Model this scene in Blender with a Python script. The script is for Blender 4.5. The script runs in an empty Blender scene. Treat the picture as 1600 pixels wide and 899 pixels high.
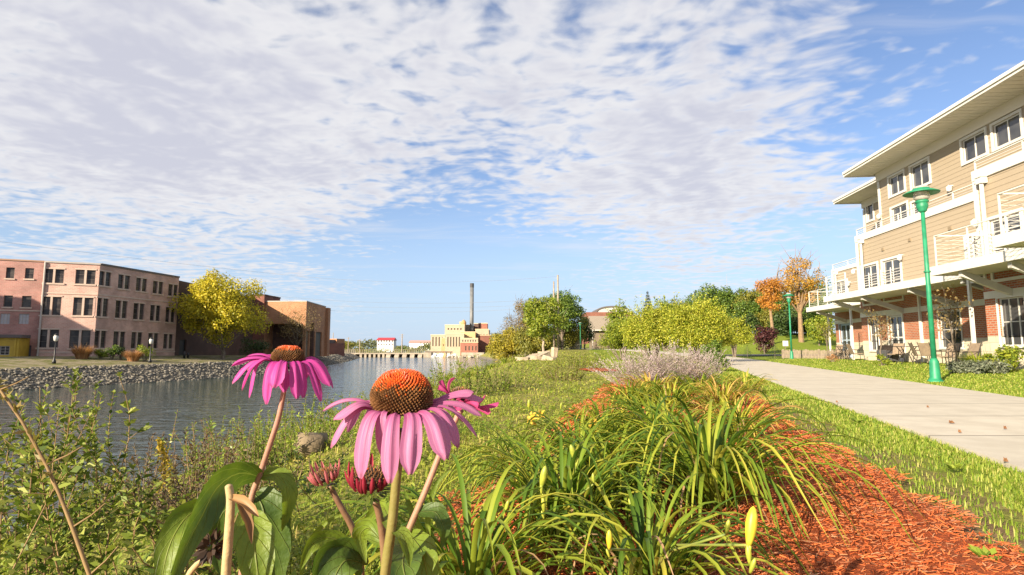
import bpy, math, random
import numpy as np
from mathutils import Vector, Matrix
R = math.radians
scene = bpy.context.scene
C = scene.collection

# ------------------------------------------------------------------ camera
EYE = Vector((0.0, 0.0, 0.80))
FPX = 900.0                      # focal length in pixels of a 1600 px wide frame
PITCH = R(6.06)
cd = bpy.data.cameras.new('camera'); cam = bpy.data.objects.new('camera', cd); C.objects.link(cam)
cd.sensor_width = 36.0; cd.lens = 36.0 * FPX / 1600.0
cd.clip_start = 0.02; cd.clip_end = 6000
cam.location = EYE; cam.rotation_euler = (R(90) + PITCH, 0, 0)
scene.camera = cam

# ------------------------------------------------------------------ sun, sky, exposure
SUN_EL, SUN_AZ = R(20), R(221)   # azimuth clockwise from +Y: the sun stands behind and to the left of the camera
sd = bpy.data.lights.new('sun', 'SUN'); sd.energy = 5.0; sd.angle = R(0.53); sd.color = (1.0, 0.86, 0.66)
sun = bpy.data.objects.new('sun', sd); C.objects.link(sun)
sdir = Vector((math.sin(SUN_AZ) * math.cos(SUN_EL), math.cos(SUN_AZ) * math.cos(SUN_EL), math.sin(SUN_EL)))
sun.rotation_euler = (-sdir).to_track_quat('-Z', 'Y').to_euler()
sun.location = sdir * 200

def ray(u, v):
    a = (u - 800.0) / FPX; b = (449.5 - v) / FPX
    return Vector((a, math.cos(PITCH) - b * math.sin(PITCH), math.sin(PITCH) + b * math.cos(PITCH)))
def at(u, v, y):
    d = ray(u, v); return EYE + d * (y / d.y)

scene.view_settings.view_transform = 'Standard'
try: scene.view_settings.look = 'None'
except Exception: pass
scene.view_settings.exposure = 1.3
scene.view_settings.gamma = 1.0
scene.view_settings.use_curve_mapping = False
scene.render.engine = 'CYCLES'
cy = scene.cycles
cy.use_denoising = True
cy.max_bounces = 6; cy.diffuse_bounces = 2; cy.glossy_bounces = 3; cy.transmission_bounces = 4; cy.transparent_max_bounces = 6
cy.sample_clamp_indirect = 6.0
cy.use_adaptive_sampling = True

world = bpy.data.worlds.new('World'); scene.world = world; world.use_nodes = True
class NT:
    """small helper to wire node trees"""
    def __init__(s, tree): s.t = tree; s.n = tree.nodes; s.l = tree.links
    def new(s, kind, **kw):
        n = s.n.new(kind)
        for k, v in kw.items(): setattr(n, k, v)
        return n
    def put(s, sock, val):
        if hasattr(val, 'links') or isinstance(val, bpy.types.NodeSocket): s.l.new(val, sock)
        elif isinstance(val, (tuple, list)) and len(val) == 3 and sock.type == 'RGBA': sock.default_value = (*val, 1)
        else: sock.default_value = val
    def math(s, op, a, b=0.0, c=0.0, clamp=False):
        n = s.new('ShaderNodeMath', operation=op); n.use_clamp = clamp
        s.put(n.inputs[0], a); s.put(n.inputs[1], b)
        if len(n.inputs) > 2: s.put(n.inputs[2], c)
        return n.outputs[0]
    def vmath(s, op, a, b=(0, 0, 0)):
        n = s.new('ShaderNodeVectorMath', operation=op); s.put(n.inputs[0], a)
        if op == 'SCALE': s.put(n.inputs['Scale'], b)
        else: s.put(n.inputs[1], b)
        return n.outputs['Value'] if op in ('DOT_PRODUCT', 'LENGTH') else n.outputs[0]
    def smooth(s, x, lo, hi, a=0.0, b=1.0):
        n = s.new('ShaderNodeMapRange', interpolation_type='SMOOTHSTEP'); s.put(n.inputs[0], x)
        for i, q in enumerate((lo, hi, a, b)): s.put(n.inputs[i + 1], q)
        return n.outputs[0]
    def mix(s, f, a, b, blend='MIX'):
        n = s.new('ShaderNodeMix', data_type='RGBA', blend_type=blend); n.clamp_factor = True
        s.put(n.inputs[0], f); s.put(n.inputs[6], a); s.put(n.inputs[7], b)
        return n.outputs[2]
    def noise(s, vec, scale, detail=4, rough=0.55, dist=0.0, out='Fac'):
        n = s.new('ShaderNodeTexNoise'); s.put(n.inputs['Vector'], vec)
        n.inputs['Scale'].default_value = scale; n.inputs['Detail'].default_value = detail
        n.inputs['Roughness'].default_value = rough; n.inputs['Distortion'].default_value = dist
        return n.outputs[out]
    def xyz(s, vec):
        n = s.new('ShaderNodeSeparateXYZ'); s.put(n.inputs[0], vec); return n.outputs
    def comb(s, x, y, z=0.0):
        n = s.new('ShaderNodeCombineXYZ'); s.put(n.inputs[0], x); s.put(n.inputs[1], y); s.put(n.inputs[2], z); return n.outputs[0]

def build_sky():
    w = NT(world.node_tree); w.n.clear()
    out = w.new('ShaderNodeOutputWorld'); bg = w.new('ShaderNodeBackground')
    w.l.new(bg.outputs[0], out.inputs[0]); bg.inputs['Strength'].default_value = 0.071
    sky = w.new('ShaderNodeTexSky', sky_type='NISHITA'); sky.sun_disc = False
    sky.sun_elevation = SUN_EL; sky.sun_rotation = SUN_AZ; sky.altitude = 250
    sky.air_density = 1.0; sky.dust_density = 0.6; sky.ozone_density = 2.2
    d = w.new('ShaderNodeTexCoord').outputs['Generated']
    dx, dy, dz = w.xyz(d)
    zz = w.math('MAXIMUM', dz, 0.015)
    zz = w.math('ADD', zz, 0.05)
    p = w.comb(w.math('DIVIDE', dx, zz), w.math('DIVIDE', dy, zz))       # a flat cloud deck seen in perspective
    # small round altocumulus cells, gathered in loose banks that run across the view
    warp = w.noise(p, 2.2, 2, 0.5, out='Color')
    pw = w.vmath('ADD', p, w.vmath('SCALE', w.vmath('SUBTRACT', warp, (0.5, 0.5, 0.5)), 0.22))
    px, py, _ = w.xyz(pw)
    q = w.comb(w.math('ADD', w.math('MULTIPLY', px, 0.8), w.math('MULTIPLY', py, 0.12)), w.math('MULTIPLY', py, 0.9))
    cells = w.noise(q, 11.0, 2, 0.5)
    fine = w.noise(q, 30.0, 3, 0.6)
    bank = w.noise(q, 1.7, 3, 0.5, 0.2)
    broad = w.noise(p, 0.42, 2, 0.5)
    cov = w.math('ADD', w.math('MULTIPLY', w.math('SUBTRACT', cells, 0.5), 2.0), w.math('MULTIPLY', w.math('SUBTRACT', bank, 0.5), 1.5))
    cov = w.math('ADD', cov, w.math('MULTIPLY', w.math('SUBTRACT', fine, 0.5), 0.40))
    cov = w.math('ADD', cov, w.math('MULTIPLY', w.math('SUBTRACT', broad, 0.5), 0.5))
    # how closed the deck is: open towards the horizon, closed overhead
    el = w.smooth(dz, 0.15, 0.28, -0.75, 0.03)
    cov = w.math('ADD', cov, el)
    def lobe(u, v, width, amount, sx=1.0):
        dd = ray(u, v).normalized()
        diff = w.vmath('SUBTRACT', d, tuple(dd))
        diff = w.vmath('MULTIPLY', diff, (1.0 / sx, 1.0, 1.0))
        r = w.vmath('LENGTH', diff)
        return w.smooth(r, 0.0, width, amount, 0.0)
    for args in SKY_LOBES: cov = w.math('ADD', cov, lobe(*args))
    mask = w.smooth(cov, -0.50, 0.40)
    # wisps low over the horizon
    wis = w.noise(w.comb(w.math('MULTIPLY', px, 0.35), w.math('MULTIPLY', py, 1.4)), 1.3, 5, 0.6, 0.4)
    wm = w.math('MULTIPLY', w.smooth(wis, 0.50, 0.80), w.smooth(dz, 0.02, 0.16, 0.0, 0.55))
    mask = w.math('MAXIMUM', mask, wm)
    thick = w.smooth(w.math('ADD', w.math('MULTIPLY', cov, 0.8), w.math('ADD', w.math('MULTIPLY', w.math('SUBTRACT', w.noise(q, 1.6, 3, 0.5), 0.5), 1.7), w.math('MULTIPLY', w.math('SUBTRACT', w.noise(w.vmath('ADD', q, (0.03, 0.05, 0)), 11.0, 2, 0.5), 0.5), 1.2))), -0.10, 1.05)
    thin = SKY_CLOUD[0]; grey = SKY_CLOUD[1]
    ccol = w.mix(thick, thin, grey)
    blue = w.mix(1.0, sky.outputs[0], SKY_TINT, 'MULTIPLY')
    # thin bright air over the horizon
    blue = w.mix(w.smooth(dz, 0.0, 0.34, 0.80, 0.0), blue, SKY_AIR)
    col = w.mix(w.math('MULTIPLY', mask, 0.94), blue, ccol)
    w.l.new(col, bg.inputs['Color'])
SKY_LOBES = [(1290, 120, 0.34, -0.42), (1540, 70, 0.30, -0.30), (700, 345, 0.26, -0.50), (480, 215, 0.5, 0.12), (150, 260, 0.4, 0.2), (1120, 340, 0.40, 0.62), (220, 330, 0.55, 0.55), (700, 60, 0.7, 0.22), (1050, 395, 0.2, 0.1)]
SKY_CLOUD = ((5.05, 5.0, 5.1), (3.75, 3.78, 4.3))
SKY_TINT = (0.98, 0.94, 1.02)
SKY_AIR = (3.0, 4.0, 5.4)
build_sky()

# ------------------------------------------------------------------ object helpers
def setp(o, label=None, cat=None, group=None, kind=None):
    if label: o['label'] = label
    if cat: o['category'] = cat
    if group: o['group'] = group
    if kind: o['kind'] = kind
    return o
def thing(name, label, cat, loc=(0, 0, 0), group=None):
    o = bpy.data.objects.new(name, None); C.objects.link(o); o.location = loc
    o.empty_display_size = 0.2
    return setp(o, label, cat, group)
def wloc(o):
    v = Vector((0, 0, 0))
    while o is not None: v = v + Vector(o.location); o = o.parent
    return v
def link(name, me, parent=None, mats=()):
    for m in mats: me.materials.append(m)
    o = bpy.data.objects.new(name, me); C.objects.link(o)
    if parent is not None:
        o.parent = parent
        w = wloc(parent)
        if w.length > 1e-9: me.transform(Matrix.Translation(-w))
    return o
def dup(root, loc, label=None, rz=None, scale=None):
    def cp(o, parent):
        c = o.copy(); C.objects.link(c); c.parent = parent
        for ch in list(o.children): cp(ch, c)
        return c
    c = cp(root, None); c.location = loc
    if label: c['label'] = label
    if rz is not None: c.rotation_euler = (0, 0, rz)
    if scale is not None: c.scale = (scale, scale, scale)
    return c

class MB:
    """collects shapes, links them as one mesh object"""
    def __init__(s): s.v = []; s.f = []; s.mi = []; s.cur = 0
    def add(s, vs, fs):
        b = len(s.v); s.v.extend([tuple(p) for p in vs])
        for f in fs: s.f.append([b + i for i in f]); s.mi.append(s.cur)
        return s
    def hexa(s, p):   # p: 8 corners, bottom 4 ccw then top 4 ccw
        return s.add(p, [(3, 2, 1, 0), (4, 5, 6, 7), (0, 1, 5, 4), (1, 2, 6, 5), (2, 3, 7, 6), (3, 0, 4, 7)])
    def box(s, x0, x1, y0, y1, z0, z1):
        return s.hexa([(x0, y0, z0), (x1, y0, z0), (x1, y1, z0), (x0, y1, z0), (x0, y0, z1), (x1, y0, z1), (x1, y1, z1), (x0, y1, z1)])
    def tube(s, pts, rad, n=8, cap=True):
        pts = [Vector(p) for p in pts]
        if not hasattr(rad, '__len__'): rad = [rad] * len(pts)
        ring = []; up = None; b = len(s.v)
        for i, p in enumerate(pts):
            t = (pts[min(i + 1, len(pts) - 1)] - pts[max(i - 1, 0)])
            t = t.normalized() if t.length > 1e-12 else Vector((0, 0, 1))
            if up is None:
                up = Vector((1, 0, 0)) if abs(t.x) < 0.8 else Vector((0, 1, 0))
            up = (up - t * up.dot(t)).normalized(); sd_ = t.cross(up)
            for k in range(n):
                a = 2 * math.pi * k / n
                s.v.append(tuple(p + (up * math.cos(a) + sd_ * math.sin(a)) * rad[i]))
        for i in range(len(pts) - 1):
            for k in range(n):
                a0 = b + i * n + k; a1 = b + i * n + (k + 1) % n
                s.f.append([a0, a1, a1 + n, a0 + n]); s.mi.append(s.cur)
        if cap:
            s.f.append([b + k for k in range(n)][::-1]); s.mi.append(s.cur)
            e = b + (len(pts) - 1) * n
            s.f.append([e + k for k in range(n)]); s.mi.append(s.cur)
        return s
    def lathe(s, prof, n=16, c=(0, 0, 0), cap=True):
        b = len(s.v)
        for r, z in prof:
            for k in range(n):
                a = 2 * math.pi * k / n
                s.v.append((c[0] + r * math.cos(a), c[1] + r * math.sin(a), c[2] + z))
        for i in range(len(prof) - 1):
            for k in range(n):
                a0 = b + i * n + k; a1 = b + i * n + (k + 1) % n
                s.f.append([a0, a1, a1 + n, a0 + n]); s.mi.append(s.cur)
        if cap:
            s.f.append([b + k for k in range(n)][::-1]); s.mi.append(s.cur)
            e = b + (len(prof) - 1) * n
            s.f.append([e + k for k in range(n)]); s.mi.append(s.cur)
        return s
    def build(s, name, mats, parent=None, smooth=False):
        me = bpy.data.meshes.new(name); me.from_pydata(s.v, [], s.f); me.update()
        mats = mats if isinstance(mats, (list, tuple)) else [mats]
        o = link(name, me, parent, mats)
        if len(mats) > 1: me.polygons.foreach_set('material_index', s.mi)
        if smooth: me.polygons.foreach_set('use_smooth', [True] * len(me.polygons))
        return o

def np_mesh(name, V, F, mats, parent=None, smooth=False, mi=None):
    V = np.asarray(V, np.float32).reshape(-1, 3); F = np.asarray(F, np.int32)
    k = F.shape[1]; me = bpy.data.meshes.new(name)
    me.vertices.add(len(V)); me.vertices.foreach_set('co', V.ravel())
    me.loops.add(F.size); me.loops.foreach_set('vertex_index', F.ravel())
    me.polygons.add(len(F)); me.polygons.foreach_set('loop_start', np.arange(0, F.size, k, dtype=np.int32))
    me.update(calc_edges=True); me.validate()
    mats = mats if isinstance(mats, (list, tuple)) else [mats]
    o = link(name, me, parent, mats)
    if mi is not None: me.polygons.foreach_set('material_index', np.asarray(mi, np.int32))
    if smooth: me.polygons.foreach_set('use_smooth', np.ones(len(F), bool))
    return o
def nrm(a): return a / np.maximum(np.linalg.norm(a, axis=-1, keepdims=True), 1e-9)
def rand_dirs(rng, n): return nrm(rng.normal(size=(n, 3)))
def leaf_arrays(P, D, N, L, W, fold=0.18, mid=0.45):
    """one folded rhombic leaf per row"""
    S = nrm(np.cross(D, N)); N2 = np.cross(S, D)
    L = np.broadcast_to(L, (len(P),))[:, None]; W = np.broadcast_to(W, (len(P),))[:, None]
    m = P + D * L * mid + N2 * W * fold
    V = np.stack([P, m + S * W / 2, P + D * L, m - S * W / 2], 1)
    F = np.arange(len(P) * 4).reshape(-1, 4)
    return V.reshape(-1, 3), F
def merge(*vf):
    Vs, Fs, b = [], [], 0
    for V, F in vf:
        Vs.append(V); Fs.append(F + b); b += len(V)
    return np.concatenate(Vs), np.concatenate(Fs)

# ------------------------------------------------------------------ materials
def new_mat(name):
    m = bpy.data.materials.new(name); m.use_nodes = True
    w = NT(m.node_tree); bs = next(n for n in w.n if n.type == 'BSDF_PRINCIPLED')
    return m, w, bs
def mat(name, a, b=None, scale=4.0, rough=0.7, bump=0.0, bscale=None, detail=4, metal=0.0, spec=None, world=False, lo=0.35, hi=0.65):
    m, w, bs = new_mat(name)
    vec = w.new('ShaderNodeNewGeometry').outputs['Position'] if world else w.new('ShaderNodeTexCoord').outputs['Object']
    if b is not None:
        f = w.smooth(w.noise(vec, scale, detail), lo, hi); w.put(bs.inputs['Base Color'], w.mix(f, a, b))
    else: bs.inputs['Base Color'].default_value = (*a, 1)
    bs.inputs['Roughness'].default_value = rough; bs.inputs['Metallic'].default_value = metal
    if spec is not None: bs.inputs['Specular IOR Level'].default_value = spec
    if bump:
        bn = w.new('ShaderNodeBump'); bn.inputs['Strength'].default_value = bump; bn.inputs['Distance'].default_value = 0.02
        w.put(bn.inputs['Height'], w.noise(vec, bscale or scale * 4, 4)); w.put(bs.inputs['Normal'], bn.outputs[0])
    return m
def leaf_mat(name, cols, trans=0.35, rough=0.5, spec=0.35, tint=1.25, patch=0.0, pscale=0.5):
    """foliage: every leaf takes its own colour from cols; light shines through"""
    m, w, bs = new_mat(name)
    g = w.new('ShaderNodeNewGeometry')
    rp = w.new('ShaderNodeValToRGB'); f = g.outputs['Random Per Island']
    if patch:
        nz = w.smooth(w.noise(g.outputs['Position'], pscale, 3), 0.3, 0.7)
        f = w.math('ADD', w.math('MULTIPLY', f, 1 - patch), w.math('MULTIPLY', nz, patch))
    w.put(rp.inputs[0], f); e = rp.color_ramp.elements
    while len(e) < len(cols): e.new(0.5)
    for i, c in enumerate(cols): e[i].position = i / (len(cols) - 1); e[i].color = (*c, 1)
    w.put(bs.inputs['Base Color'], rp.outputs[0]); bs.inputs['Roughness'].default_value = rough
    bs.inputs['Specular IOR Level'].default_value = spec
    tr = w.new('ShaderNodeBsdfTranslucent'); w.put(tr.inputs[0], w.mix(1.0, rp.outputs[0], (tint, tint, tint * 0.7), 'MULTIPLY'))
    mx = w.new('ShaderNodeMixShader'); mx.inputs[0].default_value = trans
    w.l.new(bs.outputs[0], mx.inputs[1]); w.l.new(tr.outputs[0], mx.inputs[2])
    out = next(n for n in w.n if n.type == 'OUTPUT_MATERIAL'); w.l.new(mx.outputs[0], out.inputs[0])
    return m
def brick_mat(name, a, b, mortar, bw=0.22, bh=0.075, mort=0.012, rough=0.85, stain=0.25):
    m, w, bs = new_mat(name)
    x, y, z = w.xyz(w.new('ShaderNodeTexCoord').outputs['Object'])
    vec = w.comb(w.math('ADD', x, y), z)
    br = w.new('ShaderNodeTexBrick'); w.put(br.inputs['Vector'], vec)
    br.inputs['Color1'].default_value = (*a, 1); br.inputs['Color2'].default_value = (*b, 1); br.inputs['Mortar'].default_value = (*mortar, 1)
    br.inputs['Scale'].default_value = 1.0; br.inputs['Brick Width'].default_value = bw; br.inputs['Row Height'].default_value = bh
    br.inputs['Mortar Size'].default_value = mort; br.inputs['Bias'].default_value = 0.0
    pos = w.new('ShaderNodeTexCoord').outputs['Object']
    dirt = w.smooth(w.noise(pos, 0.55, 5, 0.6), 0.3, 0.75, 1.0 - stain, 1.0 + stain * 0.4)
    dm = w.comb(dirt, dirt, dirt)
    w.put(bs.inputs['Base Color'], w.mix(1.0, br.outputs['Color'], dm, 'MULTIPLY')); bs.inputs['Roughness'].default_value = rough
    bn = w.new('ShaderNodeBump'); bn.inputs['Strength'].default_value = 0.6; bn.inputs['Distance'].default_value = 0.01
    w.put(bn.inputs['Height'], w.math('SUBTRACT', 1.0, br.outputs['Fac'])); w.put(bs.inputs['Normal'], bn.outputs[0])
    return m
def glass_mat(name, a=(0.02, 0.024, 0.03), rough=0.04, b=(0.05, 0.055, 0.06), spec=0.8):
    m, w, bs = new_mat(name)
    f = w.smooth(w.noise(w.new('ShaderNodeTexCoord').outputs['Object'], 0.8, 2), 0.4, 0.6)
    w.put(bs.inputs['Base Color'], w.mix(f, a, b))
    bs.inputs['Roughness'].default_value = rough; bs.inputs['Specular IOR Level'].default_value = spec
    return m

class Facade:
    """a vertical wall line p0 -> p1; s runs along it, d outwards, z up"""
    def __init__(s, p0, p1, out_to=None):
        s.p = Vector((p0[0], p0[1], 0)); q = Vector((p1[0], p1[1], 0)); s.len = (q - s.p).length
        s.t = (q - s.p).normalized(); s.n = Vector((s.t.y, -s.t.x, 0))
        o = Vector((*out_to, 0)) if out_to else Vector((EYE.x, EYE.y, 0))
        if (o - s.p).dot(s.n) < 0: s.n = -s.n
    def off(s, d):
        f = Facade.__new__(Facade); f.p = s.p + s.n * d; f.t = s.t; f.n = s.n; f.len = s.len; return f
    def hit(s, u, v):
        d = ray(u, v); k = (s.p - EYE).dot(s.n) / d.dot(s.n); q = EYE + d * k
        return (q - s.p).dot(s.t), q.z
    def pt(s, a, d, z): q = s.p + s.t * a + s.n * d; return (q.x, q.y, z)
    def box(s, mb, a0, a1, d0, d1, z0, z1):
        P = s.pt
        return mb.hexa([P(a0, d0, z0), P(a1, d0, z0), P(a1, d1, z0), P(a0, d1, z0), P(a0, d0, z1), P(a1, d0, z1), P(a1, d1, z1), P(a0, d1, z1)])
    def wall(s, mb, a0, a1, z0, z1, holes=(), depth=0.14, lap=0.0, lip=0.028):
        """front skin with real openings and their reveals"""
        A = sorted({a0, a1, *[min(max(h[0], a0), a1) for h in holes], *[min(max(h[1], a0), a1) for h in holes]})
        Z = sorted({z0, z1, *[min(max(h[2], z0), z1) for h in holes], *[min(max(h[3], z0), z1) for h in holes]})
        if lap:
            Z = sorted(set(Z) | {z0 + lap * k for k in range(1, int((z1 - z0) / lap) + 1)}); Z = [z for i, z in enumerate(Z) if i == 0 or z - Z[i - 1] > 1e-4]
        rows = {}
        if lap: 
            for z in Z: rows[z] = ((z - z0) / lap) % 1.0
        for i in range(len(A) - 1):
            for j in range(len(Z) - 1):
                ca, cz = (A[i] + A[i + 1]) / 2, (Z[j] + Z[j + 1]) / 2
                if any(h[0] < ca < h[1] and h[2] < cz < h[3] for h in holes): continue
                db = dt = 0.0
                if lap:
                    k0 = math.floor((Z[j] + Z[j + 1] - 2 * z0) / 2 / lap); db = lip * (1 - ((Z[j] - z0) / lap - k0)); dt = lip * (1 - ((Z[j + 1] - z0) / lap - k0))
                    if db > lip * .95: mb.add([s.pt(A[i], 0, Z[j]), s.pt(A[i + 1], 0, Z[j]), s.pt(A[i + 1], db, Z[j]), s.pt(A[i], db, Z[j])], [(0, 1, 2, 3)])
                mb.add([s.pt(A[i], db, Z[j]), s.pt(A[i + 1], db, Z[j]), s.pt(A[i + 1], dt, Z[j + 1]), s.pt(A[i], dt, Z[j + 1])], [(0, 1, 2, 3)])
        for h in holes:
            b0, b1, y0, y1 = max(h[0], a0), min(h[1], a1), max(h[2], z0), min(h[3], z1)
            c = [(b0, y0), (b1, y0), (b1, y1), (b0, y1)]
            for k in range(4):
                (x, y), (x2, y2) = c[k], c[(k + 1) % 4]
                mb.add([s.pt(x, 0, y), s.pt(x2, 0, y2), s.pt(x2, -depth, y2), s.pt(x, -depth, y)], [(0, 1, 2, 3)])
        return mb
    def window(s, a0, a1, z0, z1, parent, fm, gm, fw=0.07, depth=0.09, nx=1, ny=0, trim=0.0, trim_m=None, name='window', sill=0.0):
        """frame bars with the pane as sub-part; optional casing round the opening"""
        mb = MB(); e = 0.002
        d0, d1 = -depth, -depth + 0.05
        a0i, a1i, z0i, z1i = a0 + e, a1 - e, z0 + e, z1 - e
        s.box(mb, a0i, a0i + fw, d0, d1, z0i, z1i); s.box(mb, a1i - fw, a1i, d0, d1, z0i, z1i)
        s.box(mb, a0i + fw, a1i - fw, d0, d1, z0i, z0i + fw); s.box(mb, a0i + fw, a1i - fw, d0, d1, z1i - fw, z1i)
        for k in range(nx):
            c = a0 + (a1 - a0) * (k + 1) / (nx + 1); s.box(mb, c - fw * 0.4, c + fw * 0.4, d0, d1 - 0.006, z0i + fw, z1i - fw)
        for k in range(ny):
            c = z0 + (z1 - z0) * (k + 1) / (ny + 1); s.box(mb, a0i + fw, a1i - fw, d0, d1 - 0.012, c - fw * 0.35, c + fw * 0.35)
        if trim:
            t = trim
            s.box(mb, a0 - t, a0, 0.003, 0.05, z0 - t, z1 + t); s.box(mb, a1, a1 + t, 0.003, 0.05, z0 - t, z1 + t)
            s.box(mb, a0, a1, 0.003, 0.047, z1, z1 + t); s.box(mb, a0, a1, 0.003, 0.06, z0 - t, z0)
        if sill: s.box(mb, a0 - 0.06, a1 + 0.06, -0.02, 0.07, z0 - sill, z0 - 0.003)
        o = mb.build(name, fm, parent)
        g = MB(); dd = d0 + 0.018
        g.add([s.pt(a0i, dd, z0i), s.pt(a1i, dd, z0i), s.pt(a1i, dd, z1i), s.pt(a0i, dd, z1i)], [(0, 1, 2, 3)])
        g.build('pane', gm, o)
        return o
# ------------------------------------------------------------------ terrain
ZW = -2.20                                                  # river level
SH_Y = [-60, 0, 5, 10, 15, 20, 30, 40, 50, 57, 67, 85, 108, 150, 200, 260, 600]
SH_X = [-9, -7.6, -7.4, -7.4, -6.7, -6.2, -5.2, -3.8, -1.8, 0.6, 1.6, 1.6, 0.2, -5, -12, -18, -60]
BW_Y = [-60, 10, 20, 40, 57, 80, 110, 200]
BW_X = [6.5, 6.8, 6.2, 4.6, 3.4, 4.5, 5.5, 8]
FS_Y = [-60, 20, 30, 41, 50, 56, 63, 72, 82, 100, 135, 200, 260, 600]
FS_X = [-46, -40, -38, -36.6, -33.2, -31.3, -29.6, -29.0, -29.8, -32.5, -38.5, -52, -70, -160]
PATH_T = 0.289
PY_ = [-60, 38, 41, 44, 48, 52, 58, 65, 75, 90, 118, 400]
PX_ = [-15.15, 13.17, 13.98, 14.72, 15.5, 15.95, 16.1, 15.8, 15.0, 13.4, 11.0, 0.0]
def path_left(y): return (np.interp(y, PY_, PX_) + np.interp(np.asarray(y) - 1.2, PY_, PX_) + np.interp(np.asarray(y) + 1.2, PY_, PX_)) / 3
PATH_W = 3.2
def sst(a, b, x):
    t = np.clip((x - a) / (b - a), 0, 1); return t * t * (3 - 2 * t)
def H(x, y):
    x = np.asarray(x, float); y = np.asarray(y, float)
    xs = np.interp(y, SH_Y, SH_X); w = np.interp(y, BW_Y, BW_X)
    t = np.clip((xs + w - x) / w, 0, 2.6)
    zr = np.where(t <= 1, ZW * t ** 1.45, ZW - 1.6 * (t - 1))
    zr = zr + 0.70 * sst(40, 95, y) * np.clip(1 - t, 0, 1)
    zr = zr + 0.20 * sst(6.2 + PATH_T * y, 15.5 + .078 * y, x) * sst(44, 34, y)
    zr = zr + 2.6 * sst(56, 95, y) * sst(18, 32, x) + 1.5 * sst(95, 170, y) * sst(5, 30, x)
    zr = zr + (t > 0) * (t < 1.2) * (np.sin(x * 1.7 + y * .6) * .04 + np.sin(y * 1.3 - x * .4) * .05)
    xf = np.interp(y, FS_Y, FS_X); bw = 3.6
    tl = (x - (xf - bw)) / bw
    zl = np.where(tl <= 0, -0.78 + 0.80 * sst(0, 13, -(x - (xf - bw))), np.where(tl <= 1, -0.78 - 1.42 * tl, -2.2 - 1.6 * (tl - 1)))
    zl = zl + 1.0 * sst(230, 300, y)
    zr = zr + 0.6 * sst(230, 300, y)
    return np.maximum(np.maximum(zr, zl), -4.2)
def Hz(x, y): return float(H(x, y))
def ground(u, v):
    """where the line of sight through a photograph pixel meets the terrain"""
    d = ray(u, v); s = 0.3
    while s < 1500:
        q = EYE + d * s
        if q.z < Hz(q.x, q.y): break
        s += max(0.02, s * 0.01)
    lo, hi = s - max(0.02, s * 0.01), s
    for _ in range(20):
        m = (lo + hi) / 2; q = EYE + d * m
        if q.z < Hz(q.x, q.y): hi = m
        else: lo = m
    return EYE + d * hi
def axis(segs):
    a = []
    for lo, hi, st in segs: a += list(np.arange(lo, hi, st))
    return np.array(a + [segs[-1][1]])
def build_ground():
    X = axis([(-1500, -200, 100), (-200, -60, 10), (-60, -28, 0.8), (-28, -10, 2.0), (-10, 12, 0.3), (12, 34, 0.8), (34, 80, 4), (80, 200, 20), (200, 1500, 130)])
    Y = axis([(-40, -4, 4), (-4, 14, 0.3), (14, 60, 0.8), (60, 130, 1.6), (130, 320, 6), (320, 3000, 140)])
    gx, gy = np.meshgrid(X, Y, indexing='ij'); gz = H(gx, gy)
    V = np.stack([gx, gy, gz], -1).reshape(-1, 3); ny = len(Y)
    i, j = np.meshgrid(np.arange(len(X) - 1), np.arange(ny - 1), indexing='ij')
    a = (i * ny + j).ravel(); F = np.stack([a, a + ny, a + ny + 1, a + 1], 1)
    m, w, bs = new_mat('turf_and_soil')
    pos = w.new('ShaderNodeNewGeometry').outputs['Position']; x, y, z = w.xyz(pos)
    n1 = w.noise(pos, 0.9, 5, 0.6); n2 = w.noise(pos, 7.0, 5, 0.65); n3 = w.noise(pos, 0.25, 3)
    green = w.mix(w.smooth(n2, 0.3, 0.7), (0.13, 0.18, 0.02), (0.22, 0.27, 0.032))
    rough_turf = w.mix(w.smooth(n2, 0.35, 0.65), (0.15, 0.18, 0.025), (0.30, 0.25, 0.08))
    # the shore side of the bed is thin, weedy turf; towards the path it is mown lawn
    side = w.smooth(w.math('SUBTRACT', w.math('SUBTRACT', x, w.math('MULTIPLY', y, 0.12)), w.math('MULTIPLY', n1, 1.2)), -0.2, 1.2)
    col = w.mix(side, rough_turf, green)
    col = w.mix(w.smooth(n1, 0.55, 0.75, 0.0, 0.5), col, (0.22, 0.17, 0.075))
    edge = w.math('SUBTRACT', x, w.math('ADD', w.math('MULTIPLY', y, 0.27), 1.38))
    bare = w.math('MULTIPLY', w.smooth(w.math('ABSOLUTE', edge), .1, .62, 1, 0), w.smooth(y, 13, 16, 1, 0))
    bare = w.math('MULTIPLY', bare, w.smooth(w.noise(pos, 2.2, 4), .36, .56))
    col = w.mix(bare, col, w.mix(w.smooth(n2, .3, .7), (0.13, 0.085, 0.045), (0.25, 0.17, 0.09)))
    soil = w.mix(w.smooth(n2, 0.3, 0.7), (0.12, 0.10, 0.075), (0.25, 0.22, 0.17))
    low = w.smooth(w.math('ADD', z, w.math('MULTIPLY', n1, 0.5)), -1.75, -1.2, 1.0, 0.0)
    col = w.mix(low, col, soil)
    farleft = w.smooth(x, -27, -25, 1.0, 0.0)
    lcol = w.mix(w.smooth(n1, 0.4, 0.6), (0.27, 0.23, 0.15), (0.15, 0.15, 0.05))
    col = w.mix(farleft, col, w.mix(w.smooth(z, -0.9, -0.74), soil, lcol))
    w.put(bs.inputs['Base Color'], col); bs.inputs['Roughness'].default_value = 0.95; bs.inputs['Specular IOR Level'].default_value = 0.1
    bn = w.new('ShaderNodeBump'); bn.inputs['Strength'].default_value = 0.7; bn.inputs['Distance'].default_value = 0.05
    w.put(bn.inputs['Height'], w.noise(pos, 18, 5, 0.7)); w.put(bs.inputs['Normal'], bn.outputs[0])
    o = np_mesh('ground', V, F, m, smooth=True); setp(o, 'grassy riverside ground falling from the lawn to the water', kind='structure')
build_ground()

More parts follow.
